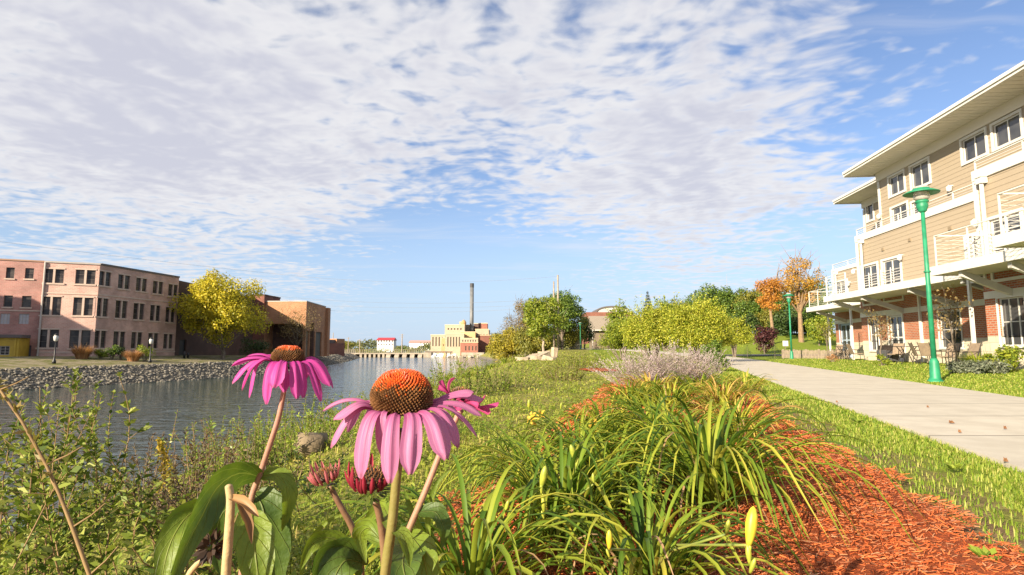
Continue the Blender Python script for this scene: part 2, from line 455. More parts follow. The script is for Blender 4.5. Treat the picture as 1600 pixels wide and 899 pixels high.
def build_water():
    m, w, bs = new_mat('river_water')
    pos = w.new('ShaderNodeNewGeometry').outputs['Position']; x, y, z = w.xyz(pos)
    bs.inputs['Base Color'].default_value = (0.035, 0.054, 0.05, 1); bs.inputs['Roughness'].default_value = 0.06
    bs.inputs['IOR'].default_value = 1.33
    q = w.comb(w.math('MULTIPLY', x, 0.5), y)
    h = w.math('ADD', w.noise(q, 3.0, 3, 0.5, 0.6), w.math('MULTIPLY', w.noise(q, 0.9, 2), 1.5))
    bn = w.new('ShaderNodeBump'); bn.inputs['Strength'].default_value = 0.9; bn.inputs['Distance'].default_value = 0.085
    w.put(bn.inputs['Height'], h); w.put(bs.inputs['Normal'], bn.outputs[0])
    mb = MB(); xs = [-260, -60, 20]; 
    mb.add([(-300, -60, ZW), (20, -60, ZW), (20, 900, ZW), (-300, 900, ZW)], [(0, 1, 2, 3)])
    setp(mb.build('river', m), 'rippled river reflecting sky and far bank', kind='structure')
build_water()

# ------------------------------------------------------------------ concrete walk
def build_path():
    m, w, bs = new_mat('broom_finished_concrete')
    uv = w.new('ShaderNodeTexCoord').outputs['UV']; ux, uy, _ = w.xyz(uv)
    pos = w.new('ShaderNodeNewGeometry').outputs['Position']
    fr = w.math('FRACT', w.math('DIVIDE', uy, 1.55))
    joint = w.math('LESS_THAN', w.math('ABSOLUTE', w.math('SUBTRACT', fr, 0.5)), 0.011)
    slab = w.new('ShaderNodeTexWhiteNoise', noise_dimensions='1D'); w.put(slab.inputs['W'], w.math('FLOOR', w.math('ADD', w.math('DIVIDE', uy, 1.55), 0.5)))
    base = w.mix(w.smooth(w.noise(pos, 2.2, 6, 0.65), 0.3, 0.7), (0.46, 0.41, 0.325), (0.55, 0.50, 0.405))
    base = w.mix(w.math('MULTIPLY', slab.outputs['Value'], 0.25), base, (0.36, 0.33, 0.27))
    base = w.mix(w.smooth(w.noise(pos, 45, 4, 0.7), 0.55, 0.8, 0, 0.35), base, (0.26, 0.235, 0.19))
    col = w.mix(joint, base, (0.17, 0.15, 0.12))
    w.put(bs.inputs['Base Color'], col); bs.inputs['Roughness'].default_value = 0.85
    bn = w.new('ShaderNodeBump'); bn.inputs['Strength'].default_value = 0.25; bn.inputs['Distance'].default_value = 0.01
    w.put(bn.inputs['Height'], w.math('SUBTRACT', w.noise(pos, 60, 4, 0.7), w.math('MULTIPLY', joint, 2.0))); w.put(bs.inputs['Normal'], bn.outputs[0])
    Y = np.concatenate([np.arange(-12, 45, 0.5), np.arange(45, 118, 1.0)])
    L = path_left(Y); V = []; F = []; nu = 5; uvs = []
    for y, l in zip(Y, L):
        for k in range(nu):
            x = l + PATH_W * k / (nu - 1); V.append((x, y, Hz(x, y) + 0.035)); uvs.append((PATH_W * k / (nu - 1), y * 1.041))
    n0 = len(V)
    for i in range(len(Y)):
        for k in (0, nu - 1):
            x, y, z = V[i * nu + k]; V.append((x, y, z - 0.12)); uvs.append(uvs[i * nu + k])
    for i in range(len(Y) - 1):
        for k in range(nu - 1):
            a = i * nu + k; F.append((a, a + 1, a + nu + 1, a + nu))
        F.append((i * nu, i * nu + nu, n0 + 2 * i + 2, n0 + 2 * i)); F.append((i * nu + nu - 1, n0 + 2 * i + 1, n0 + 2 * i + 3, i * nu + 2 * nu - 1))
    me = bpy.data.meshes.new('path'); me.from_pydata(V, [], F); lay = me.uv_layers.new(name='UVMap')
    idx = np.zeros(len(me.loops), np.int32); me.loops.foreach_get('vertex_index', idx)
    lay.data.foreach_set('uv', np.array(uvs, np.float32)[idx].ravel()); me.update()
    setp(link('path', me, None, [m]), 'pale concrete walk between the mulch bed and the lawn', kind='structure')
build_path()
# the asphalt drive beyond the end of the walk
mb = MB(); zz = lambda x, y: Hz(x, y) + 0.05
asph = mat('asphalt', (0.05, 0.05, 0.055), (0.075, 0.075, 0.08), 3, 0.9, world=True)
for i in range(24):
    xa, xb = 20.2 + i * 2.0, 22.2 + i * 2.0
    f = lambda x: 53 + (x - 19) * 0.12
    mb.add([(xa, f(xa), zz(xa, f(xa))), (xb, f(xb), zz(xb, f(xb))), (xb, f(xb) + 4.6, zz(xb, f(xb) + 4.6)), (xa, f(xa) + 4.6, zz(xa, f(xa) + 4.6))], [(0, 1, 2, 3)])
setp(mb.build('road', asph), 'strip of dark asphalt drive beyond the end of the walk', kind='structure')

# ------------------------------------------------------------------ mulch bed
ML_Y = [-2.0, 0.3, 1.2, 2.3, 3.0, 5.3, 8.0, 12.0, 16.0]
ML_X = [-0.6, -0.6, -0.45, -0.36, -0.30, 0.32, 0.95, 1.9, 3.0]
MR_X = [2.0, 1.9, 1.9, 1.95, 2.10, 2.65, 3.45, 4.4, 5.3]
def in_bed(x, y, j=0.0):
    return (x > np.interp(y, ML_Y, ML_X) + j) & (x < np.interp(y, ML_Y, MR_X) - j) & (y < 15) | (((x - 3.2) / 0.75) ** 2 + ((y - 21.5) / 1.7) ** 2 < 1)
def wob(x, y): return 0.07 * np.sin(x * 5 + y * 3.3) * np.sin(y * 4.1 - x * 3) + 0.03 * np.sin(x * 23 + y * 17) * np.sin(y * 29 - x * 13)
MULCH = leaf_mat('red_wood_mulch', [(0.22, 0.045, 0.016), (0.42, 0.085, 0.024), (0.55, 0.12, 0.032), (0.58, 0.17, 0.055), (0.36, 0.08, 0.028), (0.42, 0.21, 0.11), (0.58, 0.14, 0.04), (0.14, 0.055, 0.03), (0.50, 0.12, 0.035), (0.30, 0.20, 0.14)], trans=0.0, rough=0.85, spec=0.12, patch=0.3, pscale=1.6)
def build_mulch():
    m, w, bs = new_mat('mulch_mat')
    pos = w.new('ShaderNodeNewGeometry').outputs['Position']
    q = w.vmath('MULTIPLY', pos, (30, 55, 30)); n = w.noise(q, 1.0, 4, 0.7, 1.5)
    col = w.mix(w.smooth(n, 0.3, 0.7), (0.20, 0.042, 0.015), (0.52, 0.115, 0.032))
    col = w.mix(w.smooth(w.noise(pos, 2.0, 3), 0.55, 0.75, 0, 0.4), col, (0.20, 0.10, 0.05))
    w.put(bs.inputs['Base Color'], col); bs.inputs['Roughness'].default_value = 0.9; bs.inputs['Specular IOR Level'].default_value = 0.15
    bn = w.new('ShaderNodeBump'); bn.inputs['Strength'].default_value = 1.0; bn.inputs['Distance'].default_value = 0.03
    w.put(bn.inputs['Height'], n); w.put(bs.inputs['Normal'], bn.outputs[0])
    vs = []; fs = []
    for (xa, xb, ya, yb, st) in ((-1.2, 5.6, -1.5, 15, 0.06), (2.2, 4.2, 19, 24, 0.08)):
        X = np.arange(xa, xb, st); Y = np.arange(ya, yb, st); gx, gy = np.meshgrid(X, Y, indexing='ij')
        keep = in_bed(gx + wob(gx, gy), gy + wob(gy, gx) * 1.5)
        edge = np.where(keep, 1.0, 0.0)
        for _ in range(2): edge = (edge + np.roll(edge, 1, 0) + np.roll(edge, -1, 0) + np.roll(edge, 1, 1) + np.roll(edge, -1, 1)) / 5
        gz = H(gx, gy) + 0.006 + 0.035 * edge + 0.010 * np.sin(gx * 13 + gy * 7) * np.sin(gy * 11)
        V = np.stack([gx, gy, gz], -1).reshape(-1, 3); ny = len(Y)
        i, j = np.nonzero(keep[:-1, :-1] & keep[1:, :-1] & keep[:-1, 1:] & keep[1:, 1:]); a = i * ny + j
        vs.append((V, np.stack([a, a + ny, a + ny + 1, a + 1], 1)))
    V, F = merge(*vs); setp(np_mesh('mulch_bed', V, F, m, smooth=True), 'planting bed covered in red wood mulch', kind='structure')
    # the loose shreds on top
    rng = np.random.default_rng(5); n = 170000
    y = 1.0 + 11 * rng.random(n) ** 2.1; x = -0.8 + rng.random(n) * (4.2 + 0 * y) + 0.22 * np.maximum(y - 3, 0)
    k = in_bed(x + wob(x, y) * 1.3, y); x, y = x[k], y[k]
    sc = 0.30 + 0.12 * y
    P = np.stack([x, y, H(x, y) + 0.038 + rng.random(len(x)) * 0.014], 1)
    th = rng.normal(0.35, 0.85, len(x)); D = nrm(np.stack([np.cos(th), np.sin(th), rng.normal(0, 0.22, len(x))], 1))
    N = nrm(np.stack([rng.normal(0, .4, len(x)), rng.normal(0, .4, len(x)), np.ones(len(x))], 1))
    L = (0.02 + 0.05 * rng.random(len(x)) ** 1.5) * sc; W = (0.004 + 0.007 * rng.random(len(x))) * sc
    # shreds with a ridge: two faces each
    S = nrm(np.cross(D, N)); N2 = np.cross(S, D); L = L[:, None]; W = W[:, None]
    up = N2 * W * 0.5
    V = np.stack([P - S * W / 2, P + up, P + S * W / 2, P + D * L - S * W * .35, P + D * L + up, P + D * L + S * W * .35], 1).reshape(-1, 3)
    b = np.arange(len(x))[:, None] * 6
    F = np.concatenate([b + np.array([[0, 1, 4, 3]]), b + np.array([[1, 2, 5, 4]])])
    setp(np_mesh('mulch_shreds', V, F, MULCH), 'loose shreds of red wood mulch lying on the bed', kind='stuff')
build_mulch()

# ------------------------------------------------------------------ grass
GRASS = leaf_mat('mown_grass', [(0.092, 0.165, 0.015), (0.172, 0.251, 0.024), (0.264, 0.330, 0.040), (0.436, 0.396, 0.119)], trans=0.3, rough=0.55, spec=0.25)
WEEDS = leaf_mat('weedy_turf', [(0.091, 0.163, 0.018), (0.182, 0.247, 0.026), (0.299, 0.325, 0.046), (0.468, 0.351, 0.130)], trans=0.3, rough=0.6, spec=0.25, patch=0.45, pscale=1.4)
def blades(x, y, h, wd, rng, lean=0.55):
    n = len(x); P = np.stack([x, y, H(x, y)], 1)
    th = rng.random(n) * 6.283; out = np.stack([np.cos(th), np.sin(th), np.zeros(n)], 1); S = np.stack([-np.sin(th), np.cos(th), np.zeros(n)], 1)
    b = rng.random(n)[:, None] * lean * 2; h = h[:, None]; wd = wd[:, None]; up = np.array([[0, 0, 1.0]])
    m = P + up * h * 0.6 + out * h * b * 0.25; t = P + up * h * (1 - 0.25 * b) + out * h * b * 0.85
    V = np.stack([P - S * wd / 2, P + S * wd / 2, m + S * wd * .4, m - S * wd * .4, t + S * wd * .06, t - S * wd * .06], 1).reshape(-1, 3)
    k = np.arange(n)[:, None] * 6
    return V, np.concatenate([k + np.array([[0, 1, 2, 3]]), k + np.array([[3, 2, 4, 5]])])
def polar(rng, n, r0, r1, pw):
    """points whose density falls with distance"""
    r = (r0 ** (1 - pw) + rng.random(n) * (r1 ** (1 - pw) - r0 ** (1 - pw))) ** (1 / (1 - pw))
    a = np.radians(rng.random(n) * 112 - 56); return r * np.sin(a), r * np.cos(a), r
def build_grass():
    rng = np.random.default_rng(11)
    x, y, r = polar(rng, 620000, 2.2, 45, 1.2)
    pl = path_left(y)
    bedr = np.interp(y, ML_Y, MR_X)
    on_path = (x > pl - 0.02) & (x < pl + PATH_W + 0.02)
    lawn = (x > bedr - 0.25 + wob(x, y)) & ~on_path & (y > 1) & ~in_bed(x + wob(x, y), y) & (x < 15.6 + 0.078 * y)
    thin = (x < bedr + 0.46 + 0.34 * np.sin(y * 2.1 + x) * np.sin(y * .83 + 1)) & (rng.random(len(x)) > 0.16)          # bare edge along the mulch
    k = lawn & ~thin
    hh = (0.018 + 0.026 * rng.random(k.sum())) * (.85 + .02 * r[k]) * np.where(x[k] > pl[k], 0.85, 1.15)
    V, F = blades(x[k], y[k], hh, 0.0022 + 0.00095 * r[k], rng)
    setp(np_mesh('lawn_grass', V, F, GRASS), 'short green mown grass beside the concrete walk', kind='stuff')
    # shore side: low broad-leaved weeds and thin grass
    x, y, r = polar(rng, 260000, 1.6, 75, 1.05)
    xs = np.interp(y, SH_Y, SH_X)
    k = (x < np.interp(y, ML_Y, ML_X) + 0.1 + wob(x, y)) & (x > xs + 0.4) & ~in_bed(x, y)
    k |= (y > 15) & (x < path_left(y) - 0.05) & (x > xs + .4) & ~in_bed(x + wob(x, y), y)
    pn = np.sin(x * 1.3 + np.sin(y * .9) * 2) * np.sin(y * 1.1 + np.sin(x * .7) * 2)
    k &= rng.random(len(x)) < 0.62 + 0.38 * pn
    x, y, r = x[k], y[k], r[k]; n = len(x)
    half = rng.random(n) < 0.45
    V1 = blades(x[half], y[half], 0.03 + 0.05 * rng.random(half.sum()), 0.003 + 0.0010 * r[half], rng, 0.8)
    q = ~half; m = q.sum(); P = np.stack([x[q], y[q], H(x[q], y[q]) + 0.01 + 0.03 * rng.random(m)], 1)
    N = nrm(np.stack([rng.normal(0, .5, m), rng.normal(0, .5, m), np.ones(m)], 1)); D = nrm(np.cross(N, rand_dirs(rng, m)))
    V2 = leaf_arrays(P, D, N, (0.018 + 0.02 * rng.random(m)) * (0.8 + 0.10 * r[q]), (0.011 + 0.01 * rng.random(m)) * (0.8 + 0.10 * r[q]))
    V, F = merge(V1, V2)
    setp(np_mesh('ground_cover', V, F, WEEDS), 'low weedy turf between the mulch bed and the river', kind='stuff')
build_grass()
# ------------------------------------------------------------------ apartment building on the right
SIDING = None
def siding_mat():
    m, w, bs = new_mat('tan_lap_siding')
    pos = w.new('ShaderNodeTexCoord').outputs['Object']; x, y, z = w.xyz(pos)
    f = w.math('FRACT', w.math('DIVIDE', z, 0.20))
    row = w.new('ShaderNodeTexWhiteNoise', noise_dimensions='1D'); w.put(row.inputs['W'], w.math('FLOOR', w.math('DIVIDE', z, 0.20)))
    c = w.mix(w.math('MULTIPLY', row.outputs['Value'], 0.5), (0.335, 0.272, 0.19), (0.31, 0.25, 0.172))
    c = w.mix(w.smooth(w.noise(pos, 0.7, 4), 0.3, 0.7, 0, 0.3), c, (0.36, 0.295, 0.21))
    w.put(bs.inputs['Base Color'], c); bs.inputs['Roughness'].default_value = 0.6
    return m
TAN = siding_mat()
WHITE = mat('white_trim_paint', (0.62, 0.60, 0.55), (0.56, 0.54, 0.49), 1.5, 0.5)
STEEL = mat('galvanised_strut', (0.52, 0.50, 0.46), (0.44, 0.42, 0.39), 3, 0.5)
SOFFIT = mat('ribbed_soffit', (0.66, 0.62, 0.54), (0.60, 0.57, 0.50), 1.0, 0.6)
BRICK_R = brick_mat('orange_red_brick', (0.44, 0.13, 0.05), (0.33, 0.085, 0.035), (0.36, 0.28, 0.21))
STONE = brick_mat('cream_stone_block', (0.60, 0.52, 0.38), (0.52, 0.45, 0.33), (0.42, 0.36, 0.27), bw=0.6, bh=0.3, mort=0.012, stain=0.12)
GLASS = glass_mat('dark_window_glass', (0.02, 0.024, 0.03), 0.05, (0.06, 0.062, 0.065))
BLIND = mat('window_with_blinds', (0.10, 0.11, 0.12), (0.22, 0.23, 0.24), 2.0, 0.15)
BTAN = 0.0778
class LocalFacade(Facade):
    """facade of the apartment block: lx = distance sideways, ly = distance along"""
    def __init__(s, lx, ly0, ly1):
        th = math.atan(BTAN); t = Vector((math.sin(th), math.cos(th), 0)); r = Vector((math.cos(th), -math.sin(th), 0))
        s.t = t; s.n = -r; s.p = r * lx + t * ly0; s.len = ly1 - ly0; s.ly0 = ly0
E = EYE.z
def build_apartments():
    a0 = LocalFacade(16, 30, 34)
    bl = thing('apartment_building', 'tan three storey apartment block with white decks over a brick ground floor', 'building', a0.pt(0, 0, 0.1))
    ZG = 0.05; ZBEAM0, ZBEAM1 = E + 1.62, E + 1.86; ZSTONE = E + 0.40
    ZD = E + 2.72          # deck top
    ZF3 = E + 5.97         # top of the parapet band
    # sections: (name, lx ground/2nd floor, lx third floor, ly from, ly to)
    N0 = 6.0
    fB = LocalFacade(16.0, 0, 1); fC = LocalFacade(14.15, 0, 1); fA = LocalFacade(18.6, 0, 1); f3 = LocalFacade(16.6, 0, 1); f3A = LocalFacade(18.9, 0, 1)
    def rect(f, uL, uR, vt, vb=None, h=None):
        sL, zt = f.hit(uL, vt); sR, _ = f.hit(uR, vt)
        zb = f.hit(uL, vb)[1] if vb is not None else zt - h
        return (min(sL, sR), max(sL, sR), zb, zt)
    # ---- openings
    hB2 = [rect(fB, 1347, 1371, 418, h=1.95), rect(fB, 1379, 1407, 409, h=1.95), ]
    hC2 = [rect(fC, 1546, 1596, 345, h=1.95), rect(fC, 1512.5, 1533, 371, h=1.5), (9.5, 11.0, ZD + .05, ZD + 2.0)]
    hBm = []
    hA2 = [rect(fA, 1302, 1324, 443, h=1.9)]
    f3w = 30.4
    h3 = [rect(f3, 1389, 1413, 279, 308.5), rect(f3, 1423, 1452, 262, 298), rect(f3, 1503, 1541, 221, 257), rect(f3, 1551, 1596, 197, 235),
          (15.0, 16.4, E + 7.55, E + 8.62), rect(f3, 1393, 1418, 327, h=1.95), rect(f3, 1425, 1440, 318, h=1.95)]
    h3 = [h for h in h3 if h[1] - h[0] > 0.3]
    h3A = [rect(f3A, 1354, 1364, 321, 347)]
    hBg = [rect(fB, 1357.5, 1372, 499, 548), rect(fB, 1388, 1410, 494, 562), rect(fB, 1466, 1501, 488, 544)]
    hCg = [rect(fC, 1559, 1602, 467, 541), (8.6, 11.5, E + 0.05, E + 1.45)]
    hAg = [rect(fA, 1312, 1328, 507, 557)]
    def zone(hs, z0, z1): return [h for h in hs if h[2] < z1 and h[3] > z0]
    # ---- walls: siding
    mb = MB()
    fB.wall(mb, 20.2, 31.7, ZD - .02, ZF3, hB2, lap=.19, lip=.011); fC.wall(mb, N0, 20.2, ZD - .02, ZF3, hC2, lap=.19, lip=.011)
    fA.wall(mb, 31.7, 40.2, ZD - .02, E + 5.3, hA2, lap=.19, lip=.011)
    f3.wall(mb, N0, f3w, E + 5.0, E + 9.05, h3, lap=.19, lip=.011); f3A.wall(mb, f3w, 36.4, E + 5.0, E + 8.95, h3A, lap=.19, lip=.011)
    def cross(lxa, lxb, ly, z0, z1):      # wall at right angles, facing away from the river mouth
        p = LocalFacade(lxa, ly, 1); q = LocalFacade(lxb, ly, 1)
        mb.add([p.pt(0, 0, z0), q.pt(0, 0, z0), q.pt(0, 0, z1), p.pt(0, 0, z1)], [(0, 1, 2, 3)])
    cross(14.15, 16.0, 20.2, ZBEAM1, ZF3); cross(16.0, 18.6, 31.7, ZBEAM1, ZF3); cross(18.6, 27, 40.2, ZBEAM1, E + 5.3)
    cross(16.6, 18.9, f3w, E + 5, E + 9.05); cross(18.9, 27, 36.4, E + 5, E + 8.95); cross(14.15, 27, N0, ZBEAM1, E + 9)
    mb.build('siding_wall', TAN, bl)
    # ---- brick and stone ground floor
    mb = MB(); ms = MB()
    fB.wall(mb, 20.2, 31.7, ZSTONE, ZBEAM0, zone(hBg, ZSTONE, ZBEAM0)); fB.wall(ms, 20.2, 31.7, -0.3, ZSTONE, zone(hBg, -0.3, ZSTONE))
    fC.wall(mb, N0, 20.2, ZSTONE, ZBEAM0, zone(hCg, ZSTONE, ZBEAM0)); fC.wall(ms, N0, 20.2, -0.3, ZSTONE, zone(hCg, -0.3, ZSTONE))
    fA.wall(mb, 31.7, 40.2, ZSTONE, ZBEAM0, zone(hAg, ZSTONE, ZBEAM0)); fA.wall(ms, 31.7, 40.2, -0.3, ZSTONE, zone(hAg, -.3, ZSTONE))
    fC.wall(mb, N0, 20.2, ZBEAM1, ZD - .02); fB.wall(mb, 20.2, 31.7, ZBEAM1, ZD - .02); fA.wall(mb, 31.7, 40.2, ZBEAM1, ZD - .02) 
    for (a, b, ly) in ((14.15, 16.0, 20.2), (16.0, 18.6, 31.7), (18.6, 27, 40.2)):
        p = LocalFacade(a, ly, 1); q = LocalFacade(b, ly, 1)
        mb.add([p.pt(0, 0, ZSTONE), q.pt(0, 0, ZSTONE), q.pt(0, 0, ZBEAM0), p.pt(0, 0, ZBEAM0)], [(0, 1, 2, 3)])
        ms.add([p.pt(0, 0, -.3), q.pt(0, 0, -.3), q.pt(0, 0, ZSTONE), p.pt(0, 0, ZSTONE)], [(0, 1, 2, 3)])
    mb.build('brick_wall', BRICK_R, bl); ms.build('stone_base', STONE, bl)
    # ---- beam, columns, string of stone caps
    mb = MB()
    fB.box(mb, 20.2, 31.7, -.1, 0.05, ZBEAM0, ZBEAM1); fC.box(mb, N0, 20.15, -.1, 0.05, ZBEAM0, ZBEAM1); fA.box(mb, 31.7, 40.2, -.1, .05, ZBEAM0, ZBEAM1)
    mb.build('beam', mat('grey_beam', (0.58, 0.55, 0.48), (0.52, 0.49, 0.43), 2, 0.6), bl)
    def col(f, u, w=.10):
        s_, _ = f.hit(u, 500); m_ = MB(); f.box(m_, s_ - w / 2, s_ + w / 2, 0.01, w, ZG - .2, ZD - .3); m_.build('column', WHITE, bl); return s_
    sB = [col(fB, 1331.5), col(fB, 1440)]; sC = [col(fC, 1521.5), 12.0]; m_ = MB(); fC.box(m_, 11.94, 12.04, .01, .10, -.2, ZD - .3); m_.build('column', WHITE, bl); sA = [col(fA, 1296)]
    # ---- white bands, corner boards, downspouts
    mb = MB()
    fB.box(mb, 20.2, 31.72, 0.004, .07, ZF3 - .34, ZF3); fC.box(mb, N0, 20.22, .004, .07, ZF3 - .34, ZF3); fA.box(mb, 31.75, 40.22, .004, .06, E + 5.06, E + 5.3)
    mb.build('parapet_band', WHITE, bl)
    for f, c0, c1, d1_, za, zb in ((fB, 31.55, 31.73, .05, ZD + .01, ZF3 - .34), (fC, 20.06, 20.23, .05, ZD + .01, ZF3 - .34), (fA, 40.04, 40.22, .05, ZD + .01, E + 5.05), (f3, f3w - .14, f3w + .02, .04, E + 6, E + 8.55), (f3A, 36.24, 36.42, .04, E + 5.2, E + 8.5)):
        mb = MB(); f.box(mb, c0, c1, .003, d1_, za, zb); mb.build('corner_board', WHITE, bl)
    for f, s_, zt in ((fC, 19.7, ZF3 - .55), (fB, 31.0, ZF3 - .5), (fA, 39.5, E + 4.9)):
        mb = MB(); c = f.pt(s_, .14, 0); mb.tube([(c[0], c[1], ZD - .2), (c[0], c[1], zt)], .06, 8); f.box(mb, s_ - .13, s_ + .13, .03, .23, zt, zt + .2); f.box(mb, s_ - .16, s_ + .16, .02, .26, zt + .2, zt + .24)
        mb.build('downspout', WHITE, bl)
    # ---- roofs with ribbed soffits and gutters
    def roof(f, lxw, eave, l0, l1, z, back=27):
        g = LocalFacade(eave, 0, 1); mb = MB()
        g.box(mb, l0, l1, 0.0, .09, z + .03, z + .24); g.box(mb, l0, l1, .092, .15, z + .13, z + .25)
        g.box(mb, l1 - .03, l1 + .04, -(back - eave), .1, z - .001, z + .262)
        mb.build('gutter', WHITE, bl)
        mb = MB(); g.box(mb, l0, l1 - .035, -(back - eave), -.002, z + .20, z + .30)
        g.box(mb, l0, l1 - .05, -(back - eave), -1.2, z + .302, z + .6); 
        n = int((l1 - l0) / 0.55)
        mb.build('roof', mat('grey_roofing', (0.42, 0.41, 0.39), (0.36, 0.35, 0.33), 2, 0.7), bl)
        ms = MB(); k = l0; 
        while k < l1 - .1:
            g.box(ms, k, k + .28, -(lxw - eave) + .0, -.004, z + .03, z + .06); g.box(ms, k + .28, k + .31, -(lxw - eave), -.004, z + .045, z + .061); k += .31
        ms.build('soffit', SOFFIT, bl)
        fr = MB(); LocalFacade(lxw, 0, 1).box(fr, l0, l1 - .4, .004, .05, z - .42, z + .03); fr.build('frieze_board', mat('frieze_paint', (0.66, 0.60, 0.50)), bl)
    roof(f3, 16.6, 15.25, N0, 30.9, E + 9.0); roof(f3A, 18.9, 17.5, 30.96, 36.9, E + 9.28 * .99 - .32 + .15)
    for k in range(11):
        mb = MB(); g = LocalFacade(15.55, 0, 1); g.box(mb, 17.2 - k * .42, 17.28 - k * .42, -.1, .0, E + 9.303, E + 9.46); mb.build('snow_guard', WHITE, bl)
    # ---- decks
    def deck(lo, lw, l0, l1, zt, rail, fasc=.30):
        g = LocalFacade(lo, 0, 1); d = lw - lo
        mb = MB(); g.box(mb, l0, l1, -.06, 0, zt - fasc, zt); g.box(mb, l1 - .06, l1, -d, -.062, zt - fasc, zt); g.box(mb, l0, l0 + .06, -d, -.062, zt - fasc, zt)
        fas = mb.build('deck', WHITE, bl)
        mb = MB(); k = l0 + .07
        g.box(mb, l0 + .062, l1 - .062, -d, -.064, zt - .06, zt - .01)
        g.box(mb, l0 + .062, l1 - .062, -d, -.064, zt - fasc + .03, zt - fasc + .05)
        mb.build('deck_underside', SOFFIT, fas)
        for (r0, r1) in rail:
            mb = MB(); n = max(1, round((r1 - r0) / 1.35)); T = g.pt
            for i in range(n + 1):
                s_ = r0 + (r1 - r0) * i / n; g.box(mb, s_ - .018, s_ + .018, -.12, -.085, zt, zt + 1.0)
            g.box(mb, r0, r1, -.14, -.07, zt + 1.001, zt + 1.03)
            for i in range(7): g.box(mb, r0, r1, -.110, -.100, zt + .10 + i * .125, zt + .109 + i * .125)
            for e in (r0, r1):      # returns to the wall
                s0_, s1_ = e - .008, e + .008
                for i in range(7): g.box(mb, s0_, s1_, -d, -.115, zt + .10 + i * .125, zt + .109 + i * .125)
                g.box(mb, e - .03, e + .03, -d, -.142, zt + 1.002, zt + 1.038)
            mb.build('railing', WHITE, bl)
    deck(14.0, 16.0, 20.25, 31.4, ZD, []); deck(16.6, 18.6, 31.46, 39.8, ZD, [(31.9, 39.5)])
    deck(12.5, 14.15, 15.06, 20.2, ZD, [(15.4, 20.0)]); deck(10.8, 14.15, N0, 15.0, ZD + .06, [(N0 + .2, 14.8)])
    mb = MB(); g = LocalFacade(14.0, 0, 1)
    for (r0, r1) in ((29.2, 31.2),):
        for i in range(3): s_ = r0 + (r1 - r0) * i / 2; g.box(mb, s_ - .025, s_ + .025, -.13, -.08, ZD, ZD + 1.0)
        for i in range(8): g.box(mb, r0, r1, -.110, -.100, ZD + .10 + i * .128, ZD + .118 + i * .128)
    mb.build('railing', WHITE, bl)
    # window guards in front of the french doors of the second floor
    for h in hB2 + hA2 + hC2:
        f = fA if h in hA2 else fC if h in hC2 else fB
        mb = MB()
        for i in range(8): f.box(mb, h[0] - .1, h[1] + .1, .055, .075, ZD + .1 + i * .13, ZD + .12 + i * .13)
        for s_ in (h[0] - .1, (h[0] + h[1]) / 2, h[1] + .1): f.box(mb, s_ - .02, s_ + .02, .045, .08, ZD, ZD + 1.14)
        mb.build('window_guard', WHITE, bl)
    # thin rails on top of the parapets
    for f, l0, l1, z in ((fB, 20.3, 31.6, ZF3), (fC, N0, 20.1, ZF3), (fA, 34.0, 40.1, E + 5.3)):
        mb = MB(); n = int((l1 - l0) / 1.8)
        for i in range(n + 1): s_ = l0 + (l1 - l0) * i / n; f.box(mb, s_ - .02, s_ + .02, -.02, .02, z, z + .30)
        for zz_ in (.1, .2): f.box(mb, l0, l1, -.008, .008, z + zz_, z + zz_ + .016)
        f.box(mb, l0, l1, -.03, .03, z + .301, z + .335)
        mb.build('parapet_rail', WHITE, bl)
    # ---- struts under the decks
    def strut(lw, lo, ly, z0, z1):
        p = LocalFacade(lw, ly, 1).pt(0, .02, z0); q = LocalFacade(lo + .15, ly, 1).pt(0, 0, z1)
        mb = MB(); v = Vector(q) - Vector(p); t = LocalFacade(lw, ly, 1).t * .07; up = Vector((0, 0, .11))
        P, Q = Vector(p), Vector(q)
        mb.hexa([P - t - up, P + t - up, Q + t - up, Q - t - up, P - t + up, P + t + up, Q + t + up, Q - t + up]); mb.build('deck_strut', STEEL, bl)
    for ly in (30.6, 27.9, 24.3, 21.2): strut(16.0, 14.0, ly, ZBEAM0 + .12, ZD - .34)
    for ly in (38.6, 33.2): strut(18.6, 16.6, ly, ZBEAM0 + .12, ZD - .34)
    for ly in (19.0, 17.0, 15.5): strut(14.15, 12.5, ly, ZBEAM0 + .12, ZD - .36)
    for ly in (13.6, 11, 8): strut(14.15, 10.8, ly, ZBEAM0 + .1, ZD - .30)
    # ---- windows and doors
    for h in h3: f3.window(*h, bl, WHITE, GLASS, .05, .08, 1, 0, .095, None)
    for h in h3A: f3A.window(*h, bl, WHITE, GLASS, .055, .08, 0, 0, .1)
    for f, hs in ((fB, hB2), (fC, hC2), (fA, hA2)):
        for h in hs: f.window(*h, bl, WHITE, GLASS, .07, .08, 1, 1, .1)
    for f, h, nx, ny in ((fB, hBg[0], 1, 1), (fB, hBg[2], 1, 1), (fC, hCg[0], 2, 1), (fC, hCg[1], 2, 1)): f.window(*h, bl, WHITE, GLASS, .038, .10, nx, 1, .04, sill=.06)
    fB.window(*hBg[1], bl, WHITE, GLASS, .09, .1, 1, 1, .07, name='patio_door'); fA.window(*hAg[0], bl, mat('pale_blue_door', (0.34, 0.42, 0.50)), GLASS, .1, .1, 1, 1, .06, name='patio_door')
    # ---- lanterns and small vents
    def lantern(f, u, v):
        s_, z_ = f.hit(u, v); mb = MB(); c = f.pt(s_, .16, z_)
        mb.lathe([(.03, -.16), (.09, -.12), (.11, .05), (.05, .09), (.02, .13)], 10, c); f.box(mb, s_ - .03, s_ + .03, 0.003, .15, z_ + .08, z_ + .12); mb.build('wall_lantern', WHITE, bl)
    lantern(fB, 1338, 424); lantern(fB, 1411, 402); lantern(f3, 1378, 338); lantern(f3, 1489, 294); lantern(fC, 1530, 348); lantern(fA, 1329, 443)
